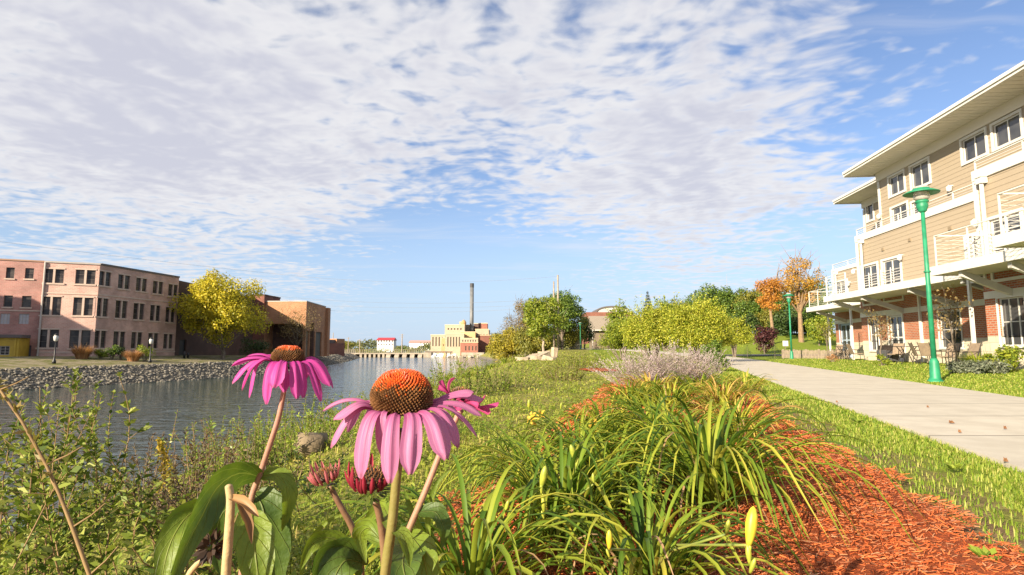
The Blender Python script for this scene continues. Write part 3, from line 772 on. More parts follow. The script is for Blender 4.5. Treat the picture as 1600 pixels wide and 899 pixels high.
    for u, v in ((1422, 375), (1380, 390), (1485, 357)):
        s_, z_ = fB.hit(u, v); mb = MB(); fB.box(mb, s_ - .09, s_ + .09, .004, .05, z_ - .07, z_ + .07); mb.build('wall_vent', mat('vent_brown', (.22, .17, .11)), bl)
build_apartments()

# ------------------------------------------------------------------ street lamps
GREENP = mat('green_lamp_enamel', (0.018, 0.23, 0.11), (0.012, 0.165, 0.08), 5, 0.5)
def build_lamp(loc, h, label):
    t = thing('street_lamp', label, 'street lamp', loc, 'green lamps along the walk'); x, y, z = loc
    MB().lathe([(.175, 0), (.175, .04), (.14, .06), (.115, .11), (.10, .50), (.075, .55), (.062, .58)], 20, loc).build('base', GREENP, t, True)
    mb = MB(); mb.lathe([(.060, .55), (.044, h - .66)], 16, loc); mb.lathe([(.075, h * .55), (.075, h * .55 + .04)], 14, loc); mb.build('pole', GREENP, t, True)
    mb = MB(); mb.lathe([(.055, h - .68), (.10, h - .64), (.10, h - .60), (.125, h - .56), (.13, h - .48), (.11, h - .45), (.145, h - .43), (.15, h - .39), (.12, h - .375)], 20, loc); mb.build('collar', GREENP, t, True)
    gl, w, bs = new_mat('ribbed_lamp_glass'); bs.inputs['Base Color'].default_value = (.72, .66, .60, 1); bs.inputs['Roughness'].default_value = .25; bs.inputs['Transmission Weight'].default_value = .55
    bn = w.new('ShaderNodeBump'); bn.inputs['Strength'].default_value = .6; px, py, pz = w.xyz(w.new('ShaderNodeTexCoord').outputs['Object'])
    w.put(bn.inputs['Height'], w.math('SINE', w.math('MULTIPLY', pz, 180))); w.put(bs.inputs['Normal'], bn.outputs[0])
    MB().lathe([(.12, h - .375), (.165, h - .33), (.175, h - .24), (.165, h - .17)], 24, loc).build('glass_globe', gl, t, True)
    mb = MB(); mb.lathe([(.165, h - .17), (.39, h - .205), (.395, h - .19), (.30, h - .14), (.19, h - .10), (.185, h - .075)], 28, loc)
    mb.build('shade', GREENP, t, True)
    MB().lathe([(.184, h - .074), (.16, h - .03), (.09, h - .005), (.03, h)], 20, loc).build('cap', gl, t, True)
    return t
g = ground(1462, 597); d = ray(1442, 290)
LH = EYE.z + d.z * (g.y / d.y) - g.z
build_lamp(tuple(g - Vector((0, 0, .01))), LH, 'tall green lamp post nearest the brick wall, casting its shadow on the lawn')
g2 = at(1237.5, 564, 40); z2 = Hz(g2.x, g2.y)
build_lamp((g2.x, g2.y, z2 - .01), EYE.z + ray(1235, 458).z / ray(1235, 458).y * 40 - z2, 'green lamp post beside the far end of the white decks')
g3 = at(907, 545, 92); z3 = Hz(g3.x, g3.y)
build_lamp((g3.x, g3.y, z3 - .01), 4.3, 'small far green lamp post against the dark trees by the house')
# ------------------------------------------------------------------ far bank: factory buildings
PINK = brick_mat('pink_brick', (0.60, 0.35, 0.28), (0.53, 0.28, 0.225), (0.60, 0.45, 0.38), bw=0.42, bh=0.14, mort=0.02, stain=0.22)
ROSE = brick_mat('old_rose_brick', (0.47, 0.22, 0.19), (0.41, 0.18, 0.155), (0.42, 0.28, 0.23), bw=0.42, bh=0.14, mort=0.02, stain=0.3)
TANB = brick_mat('weathered_tan_brick', (0.60, 0.36, 0.29), (0.52, 0.295, 0.235), (0.58, 0.43, 0.36), bw=0.42, bh=0.14, mort=0.02, stain=0.35)
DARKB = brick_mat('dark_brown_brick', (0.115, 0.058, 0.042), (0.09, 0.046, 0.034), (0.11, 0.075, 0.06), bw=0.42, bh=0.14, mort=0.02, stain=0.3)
ORANGEB = brick_mat('orange_brick', (0.46, 0.20, 0.085), (0.38, 0.15, 0.06), (0.40, 0.25, 0.16), bw=0.42, bh=0.14, mort=0.02, stain=0.2)
REDB = brick_mat('red_brown_brick', (0.24, 0.075, 0.045), (0.19, 0.058, 0.036), (0.22, 0.12, 0.09), bw=0.42, bh=0.14, mort=0.02)
LSTONE = mat('pale_lintel_stone', (0.55, 0.42, 0.34), (0.48, 0.36, 0.29), 2, 0.8)
DGLASS = glass_mat('dark_factory_glass', (0.03, 0.026, 0.026), 0.25, (0.075, 0.066, 0.062), .25)
BROWNF = mat('brown_window_frame', (0.10, 0.08, 0.07))
COPING = mat('coping_metal', (0.42, 0.37, 0.33), (0.36, 0.32, 0.29), 1, 0.5)
DARKC = mat('dark_metal_coping', (0.11, 0.09, 0.085))
BLACK = mat('black_enamel', (0.012, 0.012, 0.013), None, rough=0.45)
def top_z(u, v, y): return at(u, v, y).z
def build_factory():
    yc = 62.0; c = at(150, 500, yc)
    C0 = (c.x, c.y); tl = Vector((-0.92, -0.40, 0)).normalized()
    f1 = Facade(C0, (C0[0] + tl.x * 20, C0[1] + tl.y * 20))
    c2 = at(276, 500, 73.5); f2 = Facade(C0, (c2.x, c2.y))
    s60 = f1.hit(62, 500)[0]
    zt = f1.hit(150, 414)[1]; zb = -0.6
    bl = thing('factory_building', 'three storey pink brick factory with paired dark windows by the river', 'building', (C0[0], C0[1], 0))
    def pair(f, uL, uR, vt, vb):    # two sashes with a stone mullion between them
        a, z1 = f.hit(uL, vt); b, _ = f.hit(uR, vt); z0 = f.hit(uL, vb)[1]; a, b = min(a, b), max(a, b); m = (a + b) / 2; g = (b - a) * .055
        return [(a, m - g, z0, z1), (m + g, b, z0, z1)]
    k = 3.747
    P1 = []; P2 = []
    Z = lambda x, y: (x / k, 380 + y / k)
    rows1 = [((262, 378), 150, 232), ((445, 562), 155, 238), ((245, 362), 313, 420), ((432, 548), 318, 423), ((226, 347), 506, 612), ((410, 532), 510, 616)]
    for (xl, xr), yt, yb in rows1: P1.append(pair(f1, xl / k, xr / k, 380 + yt / k, 380 + yb / k))
    cols2 = [(582, 652, 163, 246, 320, 428, 512, 614), (695, 763, 183, 264, 335, 438, 517, 616), (800, 862, 202, 279, 351, 446, 521, 617), (898, 956, 221, 294, 362, 454, 527, 617), (988, 1042, 240, 308, 375, 462, 532, 618)]
    off = [(0, -2, -14), (0, 4, 2), (0, 0, -6), (0, 0, -10), (0, -3, -12)]
    for i, (xl, xr, a, b, c_, d_, e_, f_) in enumerate(cols2):
        base = [(a, b, 0), (c_, d_, -15), (e_, f_, -28)]
        for (t, bt, dx) in base: P2.append(pair(f2, (xl + dx) / k, (xr + dx) / k, 380 + t / k, 380 + bt / k))
    mb = MB(); f1.wall(mb, 0, s60, zb, zt, [h for p in P1 for h in p], .2); mb.build('front_wall', PINK, bl)
    mb = MB(); f2.wall(mb, 0, f2.len, zb, zt, [h for p in P2 for h in p], .2); mb.build('river_wall', TANB, bl)
    for f, L, ps in ((f1, s60, P1), (f2, f2.len, P2)):
        for p in ps:
            for h in p: f.window(*h, bl, BROWNF, DGLASS, .06, .17, 0, 2)
            a, b, z0, z1 = p[0][0], p[1][1], p[0][2], p[0][3]
            mb = MB(); f.box(mb, a - .12, b + .12, .003, .09, z0 - .17, z0 - .004); mb.build('sill', LSTONE, bl)
            mb = MB(); f.box(mb, a - .08, b + .08, .003, .05, z1 + .004, z1 + .14); f.box(mb, p[0][1], p[1][0], .003, .03, z0 + .001, z1); mb.build('window_surround', LSTONE, bl)
    for zc in (zb + 1.1, (P1[0][0][2] + P1[2][0][3]) / 2 + .62 - .9):
        mb = MB(); f1.box(mb, 0, s60, .004, .05, zc - .13, zc); mb.build('string_course', LSTONE, bl)
        mb = MB(); f2.box(mb, 0.052, f2.len, .004, .05, zc - .13, zc); mb.build('string_course', LSTONE, bl)
    mb = MB(); f1.box(mb, -.06, s60, -.4, .10, zt + .003, zt + .17); mb.build('coping', COPING, bl)
    mb = MB(); f2.box(mb, 0.1, f2.len, -.4, .10, zt + .004, zt + .20); mb.build('coping', DARKC, bl)
    mb = MB(); q = f1.pt(s60 - .1, .1, 0); mb.tube([(q[0], q[1], zb), (q[0], q[1], zt)], .09, 8); mb.build('downspout', COPING, bl)
    # flat roof and rear so that the block has depth
    mb = MB(); r = [f1.pt(0, -.41, zt), f1.pt(s60, -.41, zt), (C0[0] - 26, C0[1] + 10, zt), f2.pt(f2.len, -.41, zt)]
    mb.add(r, [(0, 1, 2, 3)]); r2 = [(p[0], p[1], zb) for p in r]; mb.add([r[1], r[2], r2[2], r2[1]], [(0, 1, 2, 3)]); mb.add([r[2], r[3], r2[3], r2[2]], [(0, 1, 2, 3)]); mb.build('flat_roof', DARKC, bl)
    # ---- older annex to the left
    an = thing('factory_annex', 'faded rose brick factory annex at the left edge with blocked lower windows', 'building', f1.pt(s60, 0, 0))
    fa = f1.off(-0.35); za = fa.hit(62, 409.5)[1]; L0 = s60 + .03; L1 = s60 + 14
    hs = []
    for (xl, xr, yt, yb) in ((38, 88, 142, 206), (149, 201, 146, 208), (24, 76, 306, 373), (130, 186, 309, 375)): 
        a, z1 = fa.hit(xl / k, 380 + yt / k); b, _ = fa.hit(xr / k, 380 + yt / k); hs.append((min(a, b), max(a, b), fa.hit(xl / k, 380 + yb / k)[1], z1))
    bk = []
    for (xl, xr, yt, yb) in ((3, 60, 412, 474), (112, 172, 414, 474)):
        a, z1 = fa.hit(xl / k, 380 + yt / k); b, _ = fa.hit(xr / k, 380 + yt / k); bk.append((min(a, b), max(a, b), fa.hit(xl / k, 380 + yb / k)[1], z1))
    rp = hs[0][1] - hs[1][0]; step = (hs[0][0] - hs[1][0])
    for i in range(1, 4):
        for h in hs[0:1] + hs[2:3]: hs.append((h[0] + step * i, h[1] + step * i, h[2], h[3]))
        bk.append((bk[0][0] + step * i, bk[0][1] + step * i, bk[0][2], bk[0][3]))
    dr = fa.hit(28, 545)[0], fa.hit(49, 545)[0]
    door = (min(dr), max(dr), zb + .01, fa.hit(40, 540)[1])
    mb = MB(); fa.wall(mb, L0, L1, zb, za, hs + bk + [door], .2); mb.build('wall', ROSE, an)
    for h in hs:
        fa.window(*h, an, BROWNF, DGLASS, .06, .17, 0, 1)
        mb = MB(); fa.box(mb, h[0] - .1, h[1] + .1, .003, .09, h[2] - .15, h[2] - .004); mb.build('sill', LSTONE, an)
    for h in bk: fa.window(*h, an, COPING, mat('frosted_block', (.42, .40, .42), (.36, .34, .37), 2, .35), .05, .12, 2, 2)
    mb = MB(); fa.box(mb, door[0], door[1], -.19, -.15, door[2], door[3]); mb.build('door', mat('shadowed_grey_door', (.10, .095, .10)), an)
    mb = MB(); fa.box(mb, L0, L1, -.4, .08, za + .003, za + .15); mb.build('coping', mat('rust_coping', (.34, .2, .13)), an)
    zc = (hs[2][2] + bk[0][3]) / 2; mb = MB(); fa.box(mb, L0, L1, .004, .05, zc - .08, zc + .05); mb.build('string_course', LSTONE, an)
    mb = MB(); q = [fa.pt(L0, -.41, za), fa.pt(L1, -.41, za), fa.pt(L1, -14, za), fa.pt(L0, -14, za)]; mb.add(q, [(0, 1, 2, 3)]); mb.build('flat_roof', DARKC, an)
    # ---- yellow shed in front of it
    fy = f1.off(2.6); s0 = fy.hit(27.5, 560)[0]; zt2 = fy.hit(20, 528)[1]
    ys = thing('yellow_shed', 'low yellow painted shed with a barred window at the left edge', 'shed', fy.pt(s0, 0, 0))
    YEL = mat('yellow_paint', (.50, .33, .03), (.42, .27, .025), 1.2, .6)
    a, z1 = fy.hit(15.5, 541); b, _ = fy.hit(-6, 541); z0 = fy.hit(15, 555)[1]; h = (min(a, b), max(a, b), z0, z1)
    mb = MB(); fy.wall(mb, s0, s0 + 9, zb, zt2, [h], .12); mb.add([fy.pt(s0, 0, zb), fy.pt(s0, -2.9, zb), fy.pt(s0, -2.9, zt2), fy.pt(s0, 0, zt2)], [(0, 1, 2, 3)]); mb.build('wall', YEL, ys)
    fy.window(*h, ys, COPING, DGLASS, .05, .1, 2, 2)
    mb = MB(); fy.box(mb, s0 - .25, s0 + 9, -2.2, .3, zt2 + .003, zt2 + .3); mb.build('roof', DARKC, ys)
    mb = MB(); fy.box(mb, s0 + .2, s0 + .34, .004, .1, zb, zt2 - .02); mb.build('corner_post', YEL, ys)
    # ---- dark brick block behind the yellow tree
    c3 = at(405, 500, 98); fd = Facade((c2.x - .3, c2.y + .02), (c3.x, c3.y)); zt3 = fd.hit(278, 438)[1]; zt4 = fd.hit(400, 466)[1]
    db = thing('dark_brick_building', 'long dark brown brick block behind the yellow tree', 'building', (c2.x, c2.y, 0))
    dd = [fd.hit(u, 540)[0] for u in (277.5, 287)]; hd = (dd[0] + .4, dd[1] + .6, zb + .01, fd.hit(280, 531)[1])
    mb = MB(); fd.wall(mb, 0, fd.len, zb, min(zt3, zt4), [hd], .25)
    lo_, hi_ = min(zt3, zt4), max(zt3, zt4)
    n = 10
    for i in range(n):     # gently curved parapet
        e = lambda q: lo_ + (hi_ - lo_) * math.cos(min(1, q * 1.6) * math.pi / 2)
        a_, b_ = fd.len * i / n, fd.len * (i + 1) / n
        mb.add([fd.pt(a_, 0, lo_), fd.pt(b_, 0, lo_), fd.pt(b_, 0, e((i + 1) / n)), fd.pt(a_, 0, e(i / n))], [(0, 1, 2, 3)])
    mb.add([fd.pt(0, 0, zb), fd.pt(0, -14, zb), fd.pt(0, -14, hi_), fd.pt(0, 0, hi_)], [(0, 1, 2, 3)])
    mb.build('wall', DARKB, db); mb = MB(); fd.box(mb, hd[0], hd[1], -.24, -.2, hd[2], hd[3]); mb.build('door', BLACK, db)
    mb = MB(); mb.add([fd.pt(0, -.01, lo_), fd.pt(fd.len, -.01, lo_), fd.pt(fd.len, -16, lo_), fd.pt(0, -16, lo_)], [(0, 1, 2, 3)]); mb.build('flat_roof', DARKC, db)
    # ---- orange brick hall with the open loading bay
    kz = 4.086; yo = 96.0
    p0 = at(270 + 850 / kz, 500, yo); p1 = at(511.5, 500, 110); fo = Facade((p0.x, p0.y), (p1.x, p1.y))
    fl = Facade((p0.x, p0.y), (p0.x - 16, p0.y + .6))
    ob = thing('brick_hall', 'orange brick hall with a deep dark loading bay facing the river', 'building', (p0.x, p0.y, 0))
    zo = fl.hit(478, 471.5)[1]; zbay = fl.hit(450, 506)[1]; sR = fl.hit(474, 520)[0]; sL = fl.hit(413, 520)[0]
    mb = MB(); fl.wall(mb, 0, 16, zb, zo, [(sR + .1, sL, zb + .01, zbay)], 3.2); mb.build('front_wall', ORANGEB, ob)
    mb = MB(); fl.box(mb, sR - .5, sL + .5, -3.4, -3.2, zb, zbay + .3); mb.build('bay_back_wall', DARKB, ob)
    s_a, s_b = fo.hit(483, 530)[0], fo.hit(489, 530)[0]; s_c = fo.hit(498, 530)[0]; zl = fo.hit(478, 517)[1]
    hd1 = (.5, s_a, zb + .01, zl); hd2 = (s_a + .5, s_b + 1.2, zb + .01, zl + .0); hd3 = (s_b + 1.7, s_c + 2.0, zb + .01, zl)
    mb = MB(); fo.wall(mb, 0, fo.len - 1.4, zb, zo, [hd1, hd2, hd3], .3); mb.build('river_wall', ORANGEB, ob)
    for h, c_ in ((hd1, (.16, .12, .08)), (hd2, (.30, .24, .17)), (hd3, (.08, .075, .06))):
        mb = MB(); n = 5
        for i in range(n): w_ = (h[1] - h[0]) / n; fo.box(mb, h[0] + i * w_ + .02, h[0] + (i + 1) * w_ - .02, -.28, -.22, h[2], h[3]); 
        fo.box(mb, h[0], h[1], -.30, -.285, h[2], h[3]); mb.build('loading_door', mat('loading_door_boards', c_), ob)
    for f, a_, b_ in ((fl, -.05, 16), (fo, .06, fo.len - 1.4)): mb = MB(); f.box(mb, a_, b_, -.35, .06, zo + .003, zo + .14); mb.build('coping', COPING, ob)
    mb = MB(); fo.box(mb, fo.len - 1.4, fo.len + .3, -3, .5, zb, fo.hit(505, 482)[1] + .25); mb.build('end_pier', ORANGEB, ob)
    mb = MB(); mb.add([fl.pt(0, -.36, zo - .02), fl.pt(16, -.36, zo - .02), fl.pt(16, -14, zo - .02), fo.pt(fo.len, -.36, zo - .02)], [(0, 1, 2, 3)]); mb.build('flat_roof', DARKC, ob)
    ft = fl.off(0.5); t0, t1 = ft.hit(411.5, 500)[0], ft.hit(401, 500)[0]
    tw = thing('brick_tower', 'narrow red brown brick tower beside the loading bay', 'tower', ft.pt(t0, 0, 0))
    mb = MB(); ft.box(mb, t0, t1 + 1.4, -6, 0, zb, ft.hit(405, 462)[1]); mb.build('shaft', REDB, tw); mb = MB(); ft.box(mb, t0 - .08, t1 + 1.48, -6.08, .08, ft.hit(405, 462)[1] + .003, ft.hit(405, 460)[1]); mb.build('cap', DARKB, tw)
    # ---- low brick pump house further up
    q0 = at(513, 545, 148); q1 = at(538.5, 545, 154); fp = Facade((q0.x, q0.y), (q1.x, q1.y))
    ph = thing('pump_house', 'small low brick pump house beyond the hall', 'building', (q0.x, q0.y, 0))
    mb = MB(); fp.box(mb, 0, fp.len, -5, 0, -1.2, fp.hit(520, 536.5)[1]); mb.build('wall', REDB, ph)
    mb = MB(); fp.box(mb, fp.len * .5, fp.len, -4.9, -.05, fp.hit(520, 536.5)[1] + .003, fp.hit(530, 529.5)[1]); mb.build('upper_wall', ORANGEB, ph)
    mb = MB(); fp.box(mb, 0.1, fp.len * .5, -4.9, -.5, fp.hit(520, 536.5)[1] + .003, fp.hit(520, 531)[1]); mb.build('roof', DARKC, ph)
    # ---- the gabled mill out of frame whose shadow falls on the pink brick front
    q = f1.pt(s60 + 1.6, 0, 0); sx, sy = math.sin(SUN_AZ), math.cos(SUN_AZ); D_ = 20.0
    cx_, cy_ = q[0] + sx * D_, q[1] + sy * D_; hp = f1.hit(31, 463)[1] + D_ * math.tan(SUN_EL); fx = Vector((sx, sy, 0)); rx_ = Vector((-sy, sx, 0)); 
    ml = thing('gabled_mill', 'gabled brick mill left of the view that shades the pink brick front', 'building', (cx_, cy_, 0))
    P_ = lambda a_, b_, z_: (cx_ + rx_.x * a_ + fx.x * b_, cy_ + rx_.y * a_ + fx.y * b_, z_)
    hw = 7.5; he = hp - 4.2
    mb = MB(); mb.add([P_(-hw, 0, -1), P_(hw, 0, -1), P_(hw, 0, he), P_(0, 0, hp - .2), P_(-hw, 0, he), P_(-hw, 12, -1), P_(hw, 12, -1), P_(hw, 12, he), P_(0, 12, hp - .2), P_(-hw, 12, he)], [(0, 1, 2, 3, 4), (5, 6, 7, 8, 9), (1, 6, 7, 2), (0, 5, 9, 4)]); mb.build('wall', ROSE, ml)
    mb = MB(); mb.add([P_(-hw - .4, -.3, he - .2), P_(0, -.3, hp), P_(hw + .4, -.3, he - .2), P_(-hw - .4, 12.3, he - .2), P_(0, 12.3, hp), P_(hw + .4, 12.3, he - .2)], [(0, 1, 4, 3), (1, 2, 5, 4)]); mb.build('roof', DARKC, ml)
    return f1, s60
F1, S60 = build_factory()

# ------------------------------------------------------------------ lamps, rocks and plants of the far bank
def far_lamp(u, v, y, vt, label):
    p = at(u, v, y); z0 = Hz(p.x, p.y); h = top_z(u, vt, y) - z0; loc = (p.x, p.y, z0 - .03)
    t = thing('street_lamp', label, 'street lamp', loc, 'black lamps on the far bank')
    MB().lathe([(.16, 0), (.15, .25), (.09, .4), (.06, .6), (.045, h - .7)], 10, loc).build('pole', BLACK, t, True)
    MB().lathe([(.05, h - .7), (.16, h - .62), (.20, h - .3), (.12, h - .12)], 10, loc).build('lantern', mat('milk_glass', (.5, .5, .48), None, rough=.3), t, True)
    MB().lathe([(.22, h - .12), (.08, h - .02), (.03, h + .05)], 10, loc).build('cap', BLACK, t, True)
far_lamp(84.5, 565, 52, 521, 'thin black lamp post in front of the pink brick front')
far_lamp(234.5, 560, 60, 527, 'thin black lamp post near the corner of the dark brick block')
def rocks(n, rng, px, py, pz, size, mats, name, label, kind='stuff', parent=None):
    ph = (1 + 5 ** .5) / 2
    ico = np.array([(-1, ph, 0), (1, ph, 0), (-1, -ph, 0), (1, -ph, 0), (0, -1, ph), (0, 1, ph), (0, -1, -ph), (0, 1, -ph), (ph, 0, -1), (ph, 0, 1), (-ph, 0, -1), (-ph, 0, 1)]) / 1.9
    fc = np.array([(0, 11, 5), (0, 5, 1), (0, 1, 7), (0, 7, 10), (0, 10, 11), (1, 5, 9), (5, 11, 4), (11, 10, 2), (10, 7, 6), (7, 1, 8), (3, 9, 4), (3, 4, 2), (3, 2, 6), (3, 6, 8), (3, 8, 9), (4, 9, 5), (2, 4, 11), (6, 2, 10), (8, 6, 7), (9, 8, 1)])
    V = ico[None] * (1 + rng.normal(0, .22, (n, 12, 1))) * size[:, None, None] * np.stack([rng.uniform(.7, 1.4, n), rng.uniform(.7, 1.4, n), rng.uniform(.45, .85, n)], 1)[:, None, :]
    a = rng.random(n) * 6.28; c, s = np.cos(a)[:, None], np.sin(a)[:, None]
    V = np.stack([V[..., 0] * c - V[..., 1] * s, V[..., 0] * s + V[..., 1] * c, V[..., 2]], -1) + np.stack([px, py, pz], 1)[:, None, :]
    F = (fc[None] + np.arange(n)[:, None, None] * 12).reshape(-1, 3)
    o = np_mesh(name, V.reshape(-1, 3), F, mats, parent)
    if label: setp(o, label, kind=kind)
    return o
def rock_mat(name, cols, rough=.9):
    m, w, bs = new_mat(name); g = w.new('ShaderNodeNewGeometry'); rp = w.new('ShaderNodeValToRGB'); w.put(rp.inputs[0], g.outputs['Random Per Island'])
    e = rp.color_ramp.elements
    while len(e) < len(cols): e.new(.5)
    for i, c in enumerate(cols): e[i].position = i / (len(cols) - 1); e[i].color = (*c, 1)
    n = w.smooth(w.noise(g.outputs['Position'], 6, 5, .65), .25, .75, .7, 1.15); w.put(bs.inputs['Base Color'], w.mix(1.0, rp.outputs[0], w.comb(n, n, n), 'MULTIPLY')); bs.inputs['Roughness'].default_value = rough
    bn = w.new('ShaderNodeBump'); bn.inputs['Distance'].default_value = .05; bn.inputs['Strength'].default_value = .6; w.put(bn.inputs['Height'], w.noise(g.outputs['Position'], 9, 4)); w.put(bs.inputs['Normal'], bn.outputs[0])
    return m
rng = np.random.default_rng(3); n = 12000
y = 30 + 150 * rng.random(n) ** 1.7; t = rng.random(n); xf = np.interp(y, FS_Y, FS_X); x = xf - 3.9 + 4.3 * t
GREYROCK = rock_mat('grey_riprap', [(.12, .108, .084), (.16, .145, .116), (.20, .182, .148), (.145, .13, .105), (.27, .245, .20)])
rocks(n, rng, x, y, H(x, y) + .02, (.06 + .13 * rng.random(n) ** 2) * (.9 + .003 * y), GREYROCK, 'riprap', 'grey riprap rocks lining the far bank')

def tuft(name, label, cat, loc, r, h, n, mat_, seed, width=.05, droop=.35, group=None, part_name='foliage'):
    """fountain of narrow blades or plumes"""
    rg = np.random.default_rng(seed); a = rg.random(n) * 6.283; rr = r * np.sqrt(rg.random(n)) * .5; hh = h * (.65 + .35 * rg.random(n)) * (1 - .25 * rr / (r * .5 + 1e-6) * rg.random(n))
    o = np.stack([np.cos(a), np.sin(a), 0 * a], 1); P = np.array(loc) + o * rr[:, None]; S = np.stack([-np.sin(a), np.cos(a), 0 * a], 1) * width
    lean = r * (.3 + .7 * rg.random(n)); pts = []
    for q in (0, .35, .7, 1.0): pts.append(P + o * (lean * q ** 1.6)[:, None] + np.array([0, 0, 1]) * (hh * (q - droop * q ** 3 * rg.random(n)))[:, None])
    V = []; 
    for q, w_ in zip(pts, (1, .9, .7, .1)): V += [q - S * w_ / 2, q + S * w_ / 2]
    V = np.stack(V, 1).reshape(-1, 3); k = np.arange(n)[:, None] * 8
    F = np.concatenate([k + np.array([[2 * i, 2 * i + 1, 2 * i + 3, 2 * i + 2]]) for i in range(3)])
    if label is None: return V, F
    o_ = np_mesh(name, V, F, mat_); return setp(o_, label, cat, group)
def bush(name, label, cat, loc, rx, ry, h, n, mat_, seed, leaf=.12, group=None, clumps=10, stems=True, wood=None, lw=.55, parent=None, base=.0, cs=1.0, shoots=0):
    """rounded shrub: leaf clumps through its volume on a few stems"""
    rg = np.random.default_rng(seed); K = clumps
    cd_ = rand_dirs(rg, K); cd_[:, 2] = np.abs(cd_[:, 2]); cc = cd_ * (rg.random((K, 1)) ** .4) * np.array([rx * .72, ry * .72, h * .62]) + np.array([0, 0, h * (.34 + base)])
    cr = rg.uniform(.26, .5, K) * (rx + ry + h) / 3 * cs
    w_ = rg.integers(0, K, n); d_ = rand_dirs(rg, n); P = cc[w_] + d_ * (cr[w_] * rg.random(n) ** .45)[:, None] * np.array([1, 1, .8])
    P[:, 2] = np.maximum(P[:, 2], .03 * h + rg.random(n) * .05)
    if shoots:      # loose leafy shoots that break the outline
        k_ = 16; q_ = rg.integers(0, K, shoots); sd_ = nrm(rand_dirs(rg, shoots) + np.array([0, 0, .9])); b_ = cc[q_] + sd_ * cr[q_][:, None] * .7; ln_ = h * rg.uniform(.10, .30, shoots)
        f_ = rg.random((shoots, k_)); SP_ = (b_[:, None] + sd_[:, None] * (ln_[:, None] * f_)[..., None] + rg.normal(0, leaf * .35, (shoots, k_, 3))).reshape(-1, 3); P = np.concatenate([P, SP_]); d_ = np.concatenate([d_, rand_dirs(rg, len(SP_))]); n = len(P)
    N = nrm(d_ * .7 + rg.normal(0, .55, (n, 3)) + np.array([0, 0, .45])); D = nrm(np.cross(N, rand_dirs(rg, n)) + np.array([0, 0, -.15]))
    L = leaf * rg.uniform(.6, 1.25, n)
    V, F = leaf_arrays(P + np.array(loc), D, N, L, L * lw)
    if parent is None:
        t = thing(name, label, cat, loc, group)
    else: t = parent
    np_mesh('foliage', V, F, mat_, t)
    if stems:
        mb = MB()
        for i in range(min(K, 7)):
            c_ = cc[i]; b_ = np.array([c_[0] * .15, c_[1] * .15, -.05]); m_ = (b_ + c_) / 2 + np.array([0, 0, .1 * h]); r0 = .012 + .014 * h
            mb.tube([b_ + loc, m_ + np.array([c_[0], c_[1], 0]) * .1 + loc, c_ + loc], [r0, r0 * .7, r0 * .3], 5)
        mb.build('stem', wood or BARK, t)
    return t
BARK = mat('grey_brown_bark', (.11, .085, .06), (.19, .15, .11), 6, .9, bump=.6, world=True)
L_YEL = leaf_mat('yellow_autumn_leaves', [(0.145, 0.189, 0.017), (0.348, 0.319, 0.022), (0.551, 0.450, 0.029), (0.620, 0.522, 0.043)], .35, patch=.45, pscale=.55)
L_GRN = leaf_mat('mid_green_leaves', [(0.051, 0.102, 0.017), (0.102, 0.167, 0.023), (0.174, 0.232, 0.032)], .3)
L_YGR = leaf_mat('yellow_green_leaves', [(0.102, 0.160, 0.017), (0.203, 0.261, 0.026), (0.348, 0.362, 0.036)], .35)
L_DRK = leaf_mat('dark_green_leaves', [(0.026, 0.051, 0.014), (0.051, 0.087, 0.020), (0.087, 0.131, 0.029)], .25)
L_RUS = leaf_mat('tawny_grass', [(.30, .14, .06), (.42, .22, .10), (.50, .30, .15)], .3)
def on_ground(u, v, y): p = at(u, v, y); return (p.x, p.y, Hz(p.x, p.y) - .03)
kz = 3.747
tuft('ornamental_grass', 'rusty tan ornamental grass clump in front of the pink brick corner', 'grass clump', on_ground(478 / kz, 565, 58), 1.0, 1.75, 700, L_RUS, 1, .06, .5, 'grass clumps on the far bank')
tuft('ornamental_grass', 'second rusty tan grass clump, between two green shrubs', 'grass clump', on_ground(778 / kz, 563, 60), .9, 1.5, 600, L_RUS, 2, .06, .5, 'grass clumps on the far bank')
for i, (u, rx, h, mt, lb) in enumerate(((590, .75, 1.1, L_YGR, 'low yellow green shrub right of the tan grass clump'), (655, .6, 1.7, L_GRN, 'upright green shrub below the river wall windows'), (705, .65, 1.5, L_DRK, 'dark green rounded shrub below the river wall windows'), (845, .85, 2.1, L_YGR, 'tallest green shrub by the second black lamp post'))):
    bush('shrub', lb, 'shrub', on_ground(u / kz, 564, 59.5 + i * .4), rx, rx, h, 700, mt, 20 + i, .17, 'shrubs on the far bank', 6)
for i, (u, h) in enumerate(((1078, .9), (1100, .75))):
    p = on_ground(u / kz, 560, 70 + i); m_ = MB(); m_.lathe([(.13, 0), (.12, h - .1), (.05, h)], 10, p); setp(m_.build('bollard', BLACK, None, True), ('taller' if i == 0 else 'shorter') + ' black bollard before the dark brick wall', 'bollard', 'bollards by the dark brick wall')
